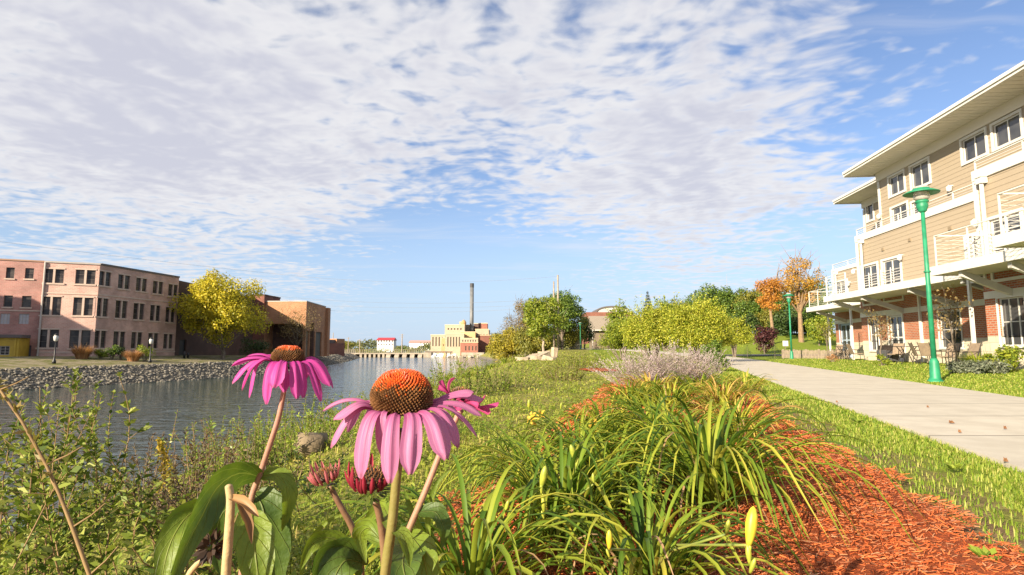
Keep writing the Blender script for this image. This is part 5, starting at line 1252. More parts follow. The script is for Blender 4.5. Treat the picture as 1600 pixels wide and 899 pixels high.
mtree('hill_tree', 'green oak touching the orange tree on the hill', 1188, 536, 438, 92, 98, 11000, L_OLV, 83, .36, base=.1, K=55, group=GH, clump=.14)
mtree('hill_tree', 'deep green tree beside the far end of the white decks', 1268, 530, 438, 74, 96, 8500, L_GRN, 84, .36, base=.08, K=28, group=GH)
mtree('hill_tree', 'low dark green tree at the foot of the hill left of the maroon tree', 1160, 540, 488, 54, 86, 4000, L_DRK, 85, .32, base=.05, K=18, group=GH)
mtree('hill_tree', 'low green tree under the orange crowns near the building', 1232, 530, 448, 90, 90, 9000, L_GRN, 86, .32, base=.08, K=20, group=GH)
mtree('hill_tree', 'yellow green tree low behind the green lamp post and deck end', 1280, 533, 490, 44, 70, 3500, L_YGR, 87, .26, base=.1, K=18, group=GH)
mtree('hill_tree', 'distant green tree behind the largest lime green shrub', 1062, 545, 466, 50, 118, 3500, L_OLV, 88, .4, base=.06, K=20, group=GH)
L_OOR = leaf_mat('olive_orange_leaves', [(.20, .17, .03), (.38, .24, .035), (.55, .27, .04), (.30, .22, .04)], .35, patch=.4, pscale=.35)
for lb, u, vb, vt, wp, y_, nn_, mt_, sd_ in (('mid green tree filling the gap left of the maroon tree', 1172, 540, 470, 60, 92, 6000, L_GRN, 301), ('olive tree behind the maroon tree and the smaller orange one', 1204, 536, 482, 64, 88, 6000, L_OLV, 302), ('dark green tree low between the tan trunks of the orange trees', 1232, 534, 486, 60, 84, 5500, L_DRK, 303), ('green tree low behind the right orange trunk and the lamp', 1262, 534, 478, 56, 86, 5500, L_GRN, 304), ('pale olive tree on the skyline left of the dark oaks', 1080, 545, 472, 64, 112, 5500, L_YGR, 305)):
    mtree('hill_tree', lb, u, vb, vt, wp, y_, nn_, mt_, sd_, .32, base=.04, K=24, group=GH)
WARM = mat('tan_bark', (.26, .17, .09), (.18, .12, .07), 4, .9, world=True)  # tan brown bark of the orange trees
mtree('orange_tree', 'slender orange tree with a tan trunk, smaller of the two', 1206, 526, 430, 50, 72, 4200, L_ORG, 91, .22, base=.40, K=34, trunk_r=.2, group='orange autumn trees', wood=WARM, bare=26, clump=.15)
mtree('orange_tree', 'tall open orange and olive tree beside the white decks', 1252, 532, 392, 84, 74, 5200, L_OOR, 92, .22, base=.34, K=44, trunk_r=.28, group='orange autumn trees', bare=44, clump=.115, limbs=30, wood=WARM)
mtree('maroon_tree', 'small dark maroon leaved tree on the hill lawn', 1194, 538, 503, 34, 60, 2600, L_MAR, 93, .2, base=.06, K=16)
def spruce(label, u, vb, vt, wpx, y, n, seed, group=None):
    rg = np.random.default_rng(seed); p = at(u, vb, y); z = Hz(p.x, p.y); h = at(u, vt, y).z - z; r = wpx * y / 1800; loc = np.array((p.x, p.y, z))
    t = thing('spruce', label, 'tree', tuple(loc), group); q = rg.random(n) ** .75; lay = np.floor(q * 14) / 14; a = rg.random(n) * 6.283; rad = r * (1 - lay * .97) * rg.random(n) ** .5
    P = np.stack([rad * np.cos(a), rad * np.sin(a), h * (lay * .94 + .05) - rad * .35 + rg.normal(0, .015 * h, n)], 1)
    D = nrm(np.stack([np.cos(a), np.sin(a), -.3 + 0 * a], 1) + rg.normal(0, .3, (n, 3))); N = nrm(rg.normal(0, .3, (n, 3)) + np.array([0, 0, 1])); L = .11 * h * rg.uniform(.5, 1.1, n) * (1.1 - lay)
    V, F = leaf_arrays(P + loc, D, N, L, L * .35); np_mesh('crown', V, F, L_SPR, t); MB().tube([loc, loc + np.array((0, 0, h * .97))], [h * .02, h * .003], 6).build('trunk', BARK, t)
spruce('far blue green spruce standing above the shrub skyline', 1014, 545, 452, 24, 150, 2600, 95)
spruce('small young spruce left of the asphalt drive', 1168, 557, 538, 22, 44, 1200, 96, 'young spruces by the drive'); spruce('bushier young spruce right of the asphalt drive', 1211, 557, 535, 24, 46, 1400, 97, 'young spruces by the drive')
p = at(1138, 500, 320); mt_ = thing('radio_mast', 'thin distant radio mast above the hill trees', 'mast', (p.x, p.y, 0)); zt = at(1138, 428, 320).z
MB().tube([(p.x, p.y, 0), (p.x, p.y, zt * .8), (p.x, p.y, zt)], [.3, .16, .07], 6).build('mast_pole', mat('mast_grey', (.25, .25, .26)), mt_)
p = at(1227, 533, 66); z = Hz(p.x, p.y); sg = thing('white_sign', 'small white sign on the hill lawn below the orange tree', 'sign', (p.x, p.y, z)); mb = MB(); mb.box(p.x - .3, p.x + .3, p.y - .03, p.y + .03, z + .35, z + .95); mb.build('panel', WHITE, sg); mb = MB(); mb.box(p.x - .04, p.x + .04, p.y + .032, p.y + .09, z - .2, z + .8); mb.build('post', BARK, sg)

# ------------------------------------------------------------------ along the apartment building
def picket():
    f = Facade((at(1222, 555, 44.5).x, 44.5), (at(1322, 560, 37).x, 37)); z = .04
    t = thing('picket_fence', 'low weathered picket fence beyond the green lamp post', 'fence', f.pt(f.len / 2, 0, z)); WD = mat('weathered_fence_wood', (.33, .26, .19), (.24, .19, .14), 5, .9, world=True)
    mb = MB(); n = int(f.len / .17)
    for i in range(n): s_ = i * .17; f.box(mb, s_, s_ + .11, 0, .02, z + .05, z + .66 + .03 * math.sin(i * 2.3))
    for zz_ in (.18, .5): f.box(mb, 0, f.len, -.05, -.003, z + zz_, z + zz_ + .07)
    mb.build('picket_panel', WD, t)
    for i in range(6): mb = MB(); s_ = f.len * i / 5; f.box(mb, s_ - .05, s_ + .05, -.16, -.055, z - .2, z + .72); mb.build('post', WD, t)
picket()
def lp(lx, ly): q = LocalFacade(lx, ly, ly + 1).pt(0, 0, 0); return (q[0], q[1], Hz(q[0], q[1]))
def lu(u, lx): return LocalFacade(lx, 0, 1).hit(u, 540)[0]
def sapling(label, u, lx, h, n, seed):
    loc = lp(lx, lu(u, lx)); tree('sapling', label, 'tree', loc, h, h * .5, n, .09, L_BRN if seed % 2 else L_OLV, seed, base=.3, K=16, trunk_r=.03, group='saplings in front of the brick wall', limbs=16, bare=12, clump=.2)
sapling('thin sapling with a few tan leaves right of the tall green lamp post', 1489, 13.2, 2.9, 420, 111); sapling('thin sapling with tan leaves between patio door and window', 1378, 14.6, 2.7, 420, 113); sapling('thin small leaved sapling at the far corner of the brick wall', 1292, 16.2, 2.8, 480, 114)
def lbush(label, u, lx, rx, h, n, mt, seed, leaf, name='shrub'): return bush(name, label, 'shrub', lp(lx, lu(u, lx)), rx, rx * .8, h, n, mt, seed, leaf, 'plants along the brick wall', 8)
lbush('bright green bush at the foot of the big window', 1567, 13.0, .75, .75, 1500, L_YGR, 121, .10); lbush('tiny yellow green bush on the lawn in front of the grill', 1376, 13.4, .42, .42, 500, L_YGR, 122, .08)
lbush('small rusty leaved plant by the far patio', 1300, 14.2, .4, .4, 400, L_RUS, 124, .07)
for i, (u, r_) in enumerate(((1516, 1.0), (1548, .8))):
    loc = lp(12.3, lu(u, 12.3)); bush('juniper', ('wider' if i == 0 else 'smaller') + ' grey green creeping juniper beside the tall lamp', 'shrub', loc, r_, r_ * .7, .3, 1300, leaf_mat('grey_juniper', [(.09, .11, .07), (.15, .17, .11), (.2, .21, .14)], .15), 130 + i, .08, 'creeping junipers', 8, stems=False)
o_ = tuft('yellow_grass', 'yellow green grass tuft against the cream stone base', 'grass clump', lp(13.4, lu(1526, 13.4)), .5, .7, 300, L_YGR, 140, .025)
# patio furniture
IRON = mat('brown_black_iron', (.03, .025, .022), None, rough=.4); CLOTH = mat('tan_sling_fabric', (.24, .18, .12), (.19, .14, .095), 8, .8)
def patio_chair(label, loc, rz):
    t = thing('patio_chair', label, 'chair', loc, 'patio chairs along the brick wall')
    c, s_ = math.cos(rz), math.sin(rz); T = lambda p: (loc[0] + p[0] * c - p[1] * s_, loc[1] + p[0] * s_ + p[1] * c, loc[2] + p[2])
    q = lambda mb, P: mb.hexa([T(p) for p in P])
    def slab(name, x0, x1, y0, z0, y1, z1, th, m):
        mb = MB(); q(mb, [(x0, y0, z0), (x1, y0, z0), (x1, y1, z1), (x0, y1, z1), (x0, y0, z0 + th), (x1, y0, z0 + th), (x1, y1, z1 + th), (x0, y1, z1 + th)]); mb.build(name, m, t)
    slab('seat', -.25, .25, -.28, .42, .25, .38, .04, CLOTH)
    mb = MB(); q(mb, [(-.25, .24, .40), (.25, .24, .40), (.25, .28, .40), (-.25, .28, .40), (-.25, .44, 1.0), (.25, .44, 1.0), (.25, .48, 1.0), (-.25, .48, 1.0)]); mb.build('backrest', CLOTH, t)
    for sx in (-1, 1):
        mb = MB(); mb.tube([T((sx * .28, -.3, 0)), T((sx * .28, -.26, .64)), T((sx * .28, .32, .66))], .018, 6); mb.build('arm', IRON, t)
        mb = MB(); mb.tube([T((sx * .28, .34, 0)), T((sx * .27, .26, .42)), T((sx * .27, .48, 1.04))], .018, 6); mb.build('frame', IRON, t)
    t.scale = (.86, .86, .84)
    return t
def ptable(label, loc, r):
    t = thing('patio_table', label, 'table', loc, 'patio tables'); x, y, z = loc
    MB().lathe([(r, .70), (r, .73)], 20, loc).build('tabletop', IRON, t)
    for k in range(4): a = k * 1.571 + .5; MB().tube([(x + r * .8 * math.cos(a), y + r * .8 * math.sin(a), z), (x + r * .3 * math.cos(a), y + r * .3 * math.sin(a), z + .4), (x + r * .7 * math.cos(a), y + r * .7 * math.sin(a), z + .70)], .018, 6).build('leg', IRON, t)
ptable('dark round patio table in front of the patio door', lp(14.6, lu(1416, 14.6)), .55); ptable('dark patio table nearer the small window by the fence', lp(16.0, lu(1318, 16.0)), .5)
ch_rz = -1.65
for u, lx, rz, lb in ((1440, 14.8, 1.2, 'tan patio chair right of the dark table, back to the brick'), (1454, 14.7, 1.9, 'tan patio chair next to the window sill, turned to the table'), (1478, 13.9, -1.3, 'reclining tan patio chair left of the thin sapling'), (1506, 13.6, -1.6, 'tan patio chair right of the thin sapling'), (1398, 14.9, -1.0, 'tan patio chair left of the patio door'), (1338, 15.2, 1.4, 'tan patio chair close to the far white column'), (1305, 16.2, -1.2, 'tan patio chair at the far patio corner by the fence')):
    patio_chair(lb, lp(lx, lu(u, lx)), rz)
loc = lp(14.9, lu(1386, 14.9)); gr = thing('barbecue_grill', 'dark grey covered barbecue grill left of the patio door', 'grill', loc); x, y, z = loc
mb = MB(); mb.box(x - .34, x + .34, y - .25, y + .25, z + .08, z + .55); mb.build('cabinet', mat('charcoal_cover', (.05, .05, .055), (.075, .075, .08), 3, .8), gr)
mb = MB(); N_ = 8
for i in range(N_):
    a, b = math.pi * i / N_, math.pi * (i + 1) / N_; f_ = lambda q: (-.25 * math.cos(q), .553 + .22 * math.sin(q)); (ya_, za_), (yb_, zb_) = f_(a), f_(b)
    mb.add([(x - .3, y + ya_, z + za_), (x + .3, y + ya_, z + za_), (x + .3, y + yb_, z + zb_), (x - .3, y + yb_, z + zb_)], [(0, 1, 2, 3)])
    for e in (-.3, .3): mb.add([(x + e, y, z + .553), (x + e, y + ya_, z + za_), (x + e, y + yb_, z + zb_)], [(0, 1, 2)])
mb.build('lid', IRON, gr)
for e in (-.3, .3): MB().lathe([(.07, 0), (.07, .08)], 10, (x + e, y, z)).build('wheel', IRON, gr)

# ------------------------------------------------------------------ near shore: stones, driftwood, weeds
PALE = rock_mat('pale_sandstone', [(.30, .23, .15), (.46, .37, .26), (.38, .30, .21), (.52, .43, .31)])
rgs = np.random.default_rng(21); n = 700; y = 50 + 80 * rgs.random(n) ** 1.3; x = np.interp(y, SH_Y, SH_X) + rgs.random(n) * 3.2 - .3
rocks(n, rgs, x, y, H(x, y) + .05, .10 + .30 * rgs.random(n) ** 2, PALE, 'shore_rubble', 'pale sandstone rubble along the near shore')
def slab(label, u, v, y, L, W, T, rz, tilt):
    p = at(u, v, y); z = max(Hz(p.x, p.y), p.z) if abs(p.z - Hz(p.x, p.y)) < 1.2 else Hz(p.x, p.y); rg_ = np.random.default_rng(int(u)); mb = MB(); M_ = Matrix.Translation((p.x, p.y, z + T * .2)) @ Matrix.Rotation(rz, 4, 'Z') @ Matrix.Rotation(tilt, 4, 'Y')
    pr = [(-.5, -.3), (-.2, -.5), (.35, -.45), (.5, -.1), (.42, .4), (-.1, .5), (-.45, .35)]; vs = []
    for zz_ in (-.5, .5): vs += [M_ @ Vector((a * L * (1 + rg_.normal(0, .06)), b * W * (1 + rg_.normal(0, .06)), zz_ * T)) for a, b in pr]
    k = len(pr); mb.add(vs, [tuple(range(k))[::-1], tuple(range(k, 2 * k))] + [(i, (i + 1) % k, k + (i + 1) % k, k + i) for i in range(k)])
    return setp(mb.build('stone_slab', PALE), label, 'stone slab', 'broken stone slabs at the shore')
slab('long pale slab on top of the bank, shaped like a step', 853, 556, 52, 1.5, .7, .45, .3, .1); slab('pale upright slab under the end of the step shaped slab', 866, 562, 50, .6, .5, 1.2, .2, .1)
slab('largest leaning pale slab halfway down the bank', 846, 573, 47, 1.9, .8, .5, .6, -.3); slab('pale slab sliding towards the water, left of the largest', 832, 581, 47, 1.5, .8, .4, .8, -.25); slab('small broken pale slab at the front of the pile', 858, 588, 40, 1.0, .6, .4, -.4, .25); slab('flat pale slab by the water edge', 840, 592, 42, 1.2, .8, .35, .3, .1); slab('flat pale slab half in the grass in front', 816, 599, 40, 1.0, .6, .25, .1, .05)
DRIFT = mat('silvery_driftwood', (.40, .32, .23), (.26, .2, .14), 8, .9, bump=.5, world=True)
def log(label, pts, r, y):
    P = []
    for (u, v) in pts: q = at(u, v, y); P.append((q.x, q.y, q.z))
    return setp(MB().tube(P, [r, r * .95, r * .8, r * .4][:len(P)], 8).build('driftwood_log', DRIFT), label, 'driftwood', 'driftwood on the bank')
log('longest bleached driftwood log lying down the bank', [(868, 566), (852, 574), (838, 583), (826, 590)], .16, 45)
log('short bleached driftwood log across the pile', [(857, 577), (864, 586), (868, 592)], .14, 43)
p = ground(490, 708); rk = rocks(1, np.random.default_rng(5), np.array([p.x]), np.array([p.y]), np.array([p.z + .06]), np.array([.15]), rock_mat('brown_bank_stone', [(.16, .12, .07), (.2, .15, .09)]), 'bank_stone', None); setp(rk, 'single brown stone lying in the weeds of the bank', 'stone')
WEEDG = leaf_mat('bright_weed_leaves', [(0.084, 0.154, 0.020), (0.168, 0.252, 0.028), (0.280, 0.350, 0.042), (0.378, 0.392, 0.084)], .35, patch=.3, pscale=1.5)
WEEDB = leaf_mat('dry_weed_leaves', [(.06, .035, .02), (.13, .075, .035), (.20, .13, .06), (.10, .11, .03)], .25)
WSTEM = mat('green_brown_stem', (.13, .13, .04), (.18, .12, .06), 9, .7)
WD = [(430, 725, .55, .60, WEEDG, 'bright green weed clump on the bank below the left flower'), (475, 690, .6, .62, WEEDG, 'bright green weed clump left of the brown bank stone'), (395, 735, .45, .5, WEEDG, 'small green weed clump behind the large drooping leaf'), (540, 672, .6, .55, WEEDG, 'yellow green weed clump behind the brown bank stone'), (515, 700, .5, .35, WEEDG, 'low leafy weed clump right of the brown bank stone'), (345, 745, .55, .65, WEEDG, 'pale green weed clump at the water right of the goldenrod'),
      (300, 775, .5, .55, WEEDB, 'dry brown weed clump under the goldenrod'), (250, 800, .5, .6, WEEDB, 'dry brown weed clump left of the large drooping leaf'), (340, 800, .45, .45, WEEDB, 'dry brown weed clump behind the tan broken stem'), (455, 770, .4, .3, L_DRK, 'dark green low weed clump under the pink stem'), (600, 650, .5, .4, WEEDG, 'weed clump at the shore behind the largest cone'), (700, 622, .9, .75, WEEDG, 'green weed clump at the shore left of the rear flower'), (745, 612, .9, .8, WEEDG, 'bushy green weed clump at the shore behind the rear flower'), (790, 606, .8, .55, WEEDG, 'thin weed clump at the shore before the stone slabs'), (650, 636, .7, .5, WEEDG, 'weed clump at the shore between cone and rear flower'), (880, 594, .8, .45, L_OLV, 'olive weed tuft on the lawn before the stone slabs'), (905, 577, 1.2, .7, L_YGR, 'pale green weed tuft beside the small mulch patch')]
for i, (u, v, r, h, m_, lb) in enumerate(WD):
    p = ground(u, v); rg_ = np.random.default_rng(400 + i); st = []
    for k in range(int(16 + 22 * r)):
        a_ = rg_.random() * 6.283; q_ = r * .75 * rg_.random() ** .5; bx, by = p.x + q_ * math.cos(a_), p.y + q_ * math.sin(a_) * .9; hh = h * rg_.uniform(.45, 1.15) * (1 - .3 * q_ / r); bz = Hz(bx, by) - .02
        tip = np.array((bx + .35 * q_ * math.cos(a_) + rg_.normal(0, .06), by + .35 * q_ * math.sin(a_) + rg_.normal(0, .06), bz + hh)); bs_ = np.array((bx, by, bz)); st.append([bs_, bs_ * .45 + tip * .55 + rg_.normal(0, .03, 3), tip])
    stem_plant('weed_clump', lb, 'weed', st, .042 + .0042 * p.y * .5, 85 / (1 + p.y * .02), m_, WSTEM if m_ is not WEEDB else BARK, 200 + i, .0035 + .0004 * p.y, 'weed clumps on the bank', .38, .1, .6, tuple(p), sprig=3.0)
rgw = np.random.default_rng(33); n = 60
ys_ = rgw.uniform(2.5, 45, n); xs_ = np.interp(ys_, SH_Y, SH_X); x_ = xs_ + rgw.uniform(.6, 4.2, n) * np.clip(ys_ / 14, .5, 1); V_, F_ = [], []
for i in range(n):
    h_ = rgw.uniform(.35, .8); V, F = tuft(None, None, None, (x_[i], ys_[i], Hz(x_[i], ys_[i])), .5, h_, 70, None, 300 + i, .006 + .001 * ys_[i], .5); V_.append((V, F))
V, F = merge(*V_); setp(np_mesh('bank_grass', V, F, WEEDS), 'tall loose grass along the river bank', kind='stuff')
# ------------------------------------------------------------------ daylilies
DAYL = leaf_mat('daylily_blades', [(.055, .115, .012), (.105, .18, .015), (.17, .24, .02), (.27, .31, .03), (.42, .39, .05)], .34, rough=.55, spec=.28)
DAYY = leaf_mat('yellowing_daylily_blades', [(0.102, 0.160, 0.017), (0.217, 0.275, 0.029), (0.406, 0.392, 0.043), (0.609, 0.435, 0.102), (0.580, 0.319, 0.116)], .34, rough=.55, spec=.25)
DRYB = leaf_mat('dry_daylily_blades', [(.30, .18, .08), (.42, .28, .13), (.36, .22, .12)], .25)
YBUD = mat('yellow_bud', (.55, .38, .02), (.46, .42, .04), 30, .45); GBUD = mat('green_yellow_bud', (.22, .27, .03), (.34, .34, .04), 30, .45); STALK = mat('daylily_stalk', (.14, .19, .03), (.2, .22, .04), 12, .5)
YPET = leaf_mat('yellow_petals', [(.62, .36, .03), (.70, .46, .05), (.62, .26, .05)], .35)
def blade_arrays(rg, n, loc, r0, L, W, lay):
    """arching strap leaves with a channelled section"""
    M = 12; a = rg.random(n) * 6.283; el = np.radians(rg.uniform(48, 86, n)); ln = L * rg.uniform(.6, 1.12, n); g = rg.uniform(.8, 1.5, n) * lay
    o = np.stack([np.cos(a), np.sin(a), 0 * a], 1); S = np.stack([-np.sin(a), np.cos(a), 0 * a], 1); tw = rg.normal(0, .25, n)
    P = np.array(loc) + o * (r0 * rg.random(n) ** .6)[:, None]; P[:, 2] = H(P[:, 0], P[:, 1]) + .02
    V = []; ang = el.copy(); ds = ln / (M - 1); bend = rg.normal(0, .12, n)
    for k in range(M):
        q = k / (M - 1); w = W * rg.uniform(.9, 1.1) * min(1, .55 + 2.2 * q) * (1 - max(0, (q - .45) / .55) ** 1.6 * .97)
        T = o * np.cos(ang)[:, None] + np.array([0, 0, 1]) * np.sin(ang)[:, None]; N = o * (-np.sin(ang))[:, None] + np.array([0, 0, 1]) * np.cos(ang)[:, None]
        Sr = S * np.cos(tw * q)[:, None] + N * np.sin(tw * q)[:, None]; wv = (np.ones(n) * w)[:, None]
        V.append(np.stack([P - Sr * wv / 2 + N * wv * .22, P, P + Sr * wv / 2 + N * wv * .22], 1))
        P = P + T * ds[:, None] + S * (bend * ds * q)[:, None]; ang = ang - g * (2.4 * q ** 1.1 + .25) * (2.0 / (M - 1)) ; ang = np.maximum(ang, -1.0)
        P[:, 2] = np.maximum(P[:, 2], H(P[:, 0], P[:, 1]) + .03)
    V = np.stack(V, 1).reshape(n, M * 3, 3); f = []
    for k in range(M - 1):
        b = k * 3; f += [(b, b + 1, b + 4, b + 3), (b + 1, b + 2, b + 5, b + 4)]
    F = (np.array(f)[None] + (np.arange(n) * M * 3)[:, None, None]).reshape(-1, 4)
    return V.reshape(-1, 3), F
def bud_mesh(c, d, L, r, m, parent, name='bud'):
    d = Vector(d).normalized(); pts = [Vector(c) + d * L * q for q in (0, .12, .3, .55, .78, .93, 1)]
    return MB().tube(pts, [r * .45, r * .6, r * .85, r, r * .85, r * .5, r * .12], 8).build(name, m, parent, True)
def open_flower(c, d, R_, m, parent, seed):
    rg = np.random.default_rng(seed); d = np.array(d, float); d /= np.linalg.norm(d); u = nrm(np.cross(d, [.3, .9, .1])); v = np.cross(d, u)
    for k in range(6):
        a = k * 1.047 + rg.normal(0, .1); o = u * math.cos(a) + v * math.sin(a); s = np.cross(d, o); V = []
        for q, w_, out, al in ((0, .14, .05, 0), (.3, .34, .25, .45), (.65, .42, .68, .62), (1, .06, 1.0, .45)):
            p_ = np.array(c) + o * R_ * out * 1.0 + d * R_ * al; V += [p_ - s * R_ * w_ * .5, p_ + d * -.04 * R_, p_ + s * R_ * w_ * .5]
        F = [(3 * i + j, 3 * i + j + 1, 3 * i + j + 4, 3 * i + j + 3) for i in range(3) for j in range(2)]
        np_mesh('petal', np.array(V), np.array(F), m, parent, True)
def daylily(label, u, v, n, L, W, seed, r0=.10, lay=1.0, mt=None, dry=4, xy=None):
    p = ground(u, v) if xy is None else Vector((xy[0], xy[1], Hz(*xy))); loc = (p.x, p.y, p.z); rg = np.random.default_rng(seed); t = thing('daylily_clump', label, 'daylily', loc, 'daylily clumps in the mulch bed')
    A_ = blade_arrays(rg, n, loc, r0, L, W, lay); B_ = blade_arrays(rg, dry, loc, r0, L * .85, W * .7, lay * 1.2); V, F = merge(A_, B_)
    np_mesh('foliage', V, F, [mt or DAYL, DRYB], t, True, [0] * len(A_[1]) + [1] * len(B_[1]))
    return t
def stalk(t, tip, y, kind, seed, n=2, size=.07, base=None):
    """flower stalk of clump t that ends at photograph pixel tip, y metres away"""
    rg = random.Random(seed); b = Vector(base) if base else Vector(t.location) + Vector((rg.uniform(-.06, .06), rg.uniform(-.06, .06), .02)); e = at(*tip, y); m_ = (b + e) / 2 + Vector((0, 0, (e - b).length * .06)) + Vector((b.x - e.x, b.y - e.y, 0)) * .12
    st = MB().tube([b, (b + m_) / 2 + Vector((0, 0, .01)), m_, (m_ + e) / 2, e], [.0042, .004, .0038, .0034, .003], 7).build('flower_stalk', STALK, t, True)
    for k in range(n):
        dv = Vector((rg.uniform(-.35, .35), rg.uniform(-.3, .1), 1)); off = e - Vector((0, 0, .02 * k)); s_ = size * (1 if k == 0 else rg.uniform(.3, .6))
        if kind == 'flower' and k < 2: 
            fl = bud_mesh(off, dv, s_ * .5, .006, GBUD, st, 'flower_throat'); open_flower(tuple(off + dv.normalized() * s_ * .4), tuple(dv + Vector((rg.uniform(-.9, .9), -.9, -.5))), s_ * .85, YPET, st, seed * 7 + k)
        else: bud_mesh(off, dv, s_, s_ * .165, YBUD if (kind == 'yellow' and k == 0) else GBUD, st)
    return st
D = {}
for key, lb, u, v, n, L, W, seed, r0, lay, mt_ in (
    ('a', 'big arching daylily clump spilling right over the open red mulch', 1110, 800, 189, .98, 0.0172, 1, .12, 1.25, DAYL),
    ('b', 'tall upright daylily clump directly behind the big arching clump', 1045, 745, 149, .80, 0.0164, 2, .12, .95, DAYL),
    ('c', 'daylily clump with pale green buds between coneflowers and the big arching clump', 880, 850, 149, .76, 0.0156, 3, .12, 1.3, DAYL),
    ('d', 'nearest broad bladed daylily clump right behind the coneflower stems', 735, 960, 86, .64, 0.0172, 4, .08, 1.15, DAYL),
    ('e', 'nearest daylily clump at the bottom with the large yellow bud', 1010, 935, 109, .62, 0.0148, 5, .12, 1.3, DAYL),
    ('f', 'daylily clump at the mulch edge with bent grey green blades', 905, 745, 132, .72, 0.0164, 6, .12, 1.2, DAYL),
    ('g', 'browning daylily clump standing alone at the right over red mulch', 1150, 692, 149, .62, 0.0164, 7, .16, .85, DAYY),
    ('h', 'daylily clump left of the browning one', 1020, 690, 138, .66, 0.0172, 8, .18, 1.0, DAYL),
    ('i', 'daylily clump with a yellow flower at the left edge of the bed', 945, 690, 126, .60, 0.0164, 9, .16, 1.1, DAYL),
    ('j', 'yellowing daylily clump behind the browning one by the lawn', 1130, 640, 149, .62, 0.0197, 10, .22, .8, DAYY),
    ('k', 'mid row daylily clump in front of the lavender plants', 1045, 645, 149, .62, 0.0197, 11, .22, .9, DAYL),
    ('l', 'bright green daylily clump at the far left of the bed below the lavender plants', 985, 640, 138, .58, 0.0197, 12, .22, .95, DAYL),
    ('m', 'farthest daylily clump right below the lavender plants', 1095, 618, 138, .58, 0.0230, 13, .3, .8, DAYL),
    ('n', 'farthest daylily clump at the left, paler than its neighbour', 1020, 618, 138, .58, 0.0230, 14, .3, .8, DAYY),
    ('o', 'small daylily clump between the two nearest buds', 955, 800, 132, .70, 0.0148, 15, .1, 1.3, DAYL),
    ('p', 'low daylily clump at the left mulch edge with tan flower stalks', 830, 770, 103, .58, 0.0148, 16, .12, 1.2, DAYL),
    ('q', 'orange tipped daylily clump nearest the lawn and the walk', 1165, 615, 92, .55, 0.0213, 17, .25, .85, DAYY)):
    D[key] = daylily(lb, u, v, n, L, W, seed, r0, lay, mt_, 14 if mt_ is DAYY else 6)
stalk(D['c'], (846, 762), 1.95, 'bud', 1, 3, .075); stalk(D['c'], (900, 722), 2.3, 'bud', 2, 2, .075); stalk(D['c'], (928, 756), 2.2, 'bud', 3, 1, .04); stalk(D['c'], (850, 800), 1.8, 'bud', 4, 2, .045)
stalk(D['e'], (1170, 852), 1.35, 'yellow', 5, 4, .085); stalk(D['e'], (952, 858), 1.5, 'yellow', 6, 2, .05); stalk(D['e'], (1135, 835), 1.5, 'bud', 7, 2, .04)
stalk(D['f'], (836, 660), 4.4, 'flower', 8, 3, .065); stalk(D['f'], (850, 655), 4.6, 'flower', 9, 3, .06); stalk(D['f'], (826, 640), 4.5, 'bud', 10, 2, .08); stalk(D['i'], (925, 672), 4.6, 'flower', 11, 2, .07); stalk(D['i'], (876, 640), 4.9, 'bud', 12, 1, .06); stalk(D['p'], (884, 668), 3.6, 'bud', 13, 1, .03)

stalk(D['a'], (1060, 700), 3.2, 'bud', 21, 2, .06); stalk(D['o'], (990, 800), 2.2, 'bud', 22, 2, .05); stalk(D['b'], (1010, 650), 3.6, 'bud', 23, 1, .05); stalk(D['h'], (975, 650), 4.4, 'yellow', 24, 2, .07); stalk(D['c'], (790, 800), 1.9, 'bud', 25, 1, .04)

# ------------------------------------------------------------------ lavender coloured plants
LAV = leaf_mat('grey_lavender_plumes', [(0.319, 0.246, 0.246), (0.464, 0.362, 0.377), (0.522, 0.435, 0.478), (0.406, 0.348, 0.290), (0.246, 0.246, 0.145)], .3, rough=.8, spec=.1)
def sage(label, u, v, vt, r, n, seed):
    p = ground(u, v); h = at(u, vt, p.y).z - p.z; rg = np.random.default_rng(seed); loc = (p.x, p.y, p.z); t = thing('lavender_plant', label, 'lavender plant', loc, 'grey lavender plants in the bed')
    a = rg.random(n) * 6.283; q = np.sqrt(rg.random(n)); o = np.stack([np.cos(a), np.sin(a), 0 * a], 1); b = np.array(loc) + o * (q * r * .35)[:, None]; tip = np.array(loc) + o * (q * r * 1.05)[:, None] + np.array([0, 0, 1]) * (h * rg.uniform(.65, 1.05, n) * (1 - .35 * q ** 2))[:, None] + rg.normal(0, .05, (n, 3))
    k = 26; f = (.25 + .75 * rg.random((n, k))); P = b[:, None] * (1 - f[..., None]) + tip[:, None] * f[..., None] + np.array([0, 0, .06]) * (f * (1 - f))[..., None] + rg.normal(0, .012, (n, k, 3)); T = nrm(tip - b)[:, None] + rg.normal(0, .55, (n, k, 3)); P = P.reshape(-1, 3); D_ = nrm(T.reshape(-1, 3)); N_ = nrm(np.cross(D_, rand_dirs(rg, len(P))))
    V, F = leaf_arrays(P, D_, N_, .045 * rg.uniform(.6, 1.3, len(P)), .012); np_mesh('foliage', V, F, LAV, t)
    mb = MB()
    for i in range(n): mb.tube([b[i], (b[i] + tip[i]) / 2 + np.array([0, 0, .02]), tip[i]], [.004, .003, .0015], 3, False)
    mb.build('stem', mat('pale_sage_stems', (.34, .28, .24), (.28, .24, .18), 10, .9), t)
sage('left grey lavender plant with tan stems', 995, 606, 545, .95, 150, 1); sage('tallest grey lavender plant between the other two', 1045, 604, 530, 1.0, 190, 2); sage('rightmost grey lavender plant next to the small grey green shrub', 1085, 603, 538, .85, 150, 3)

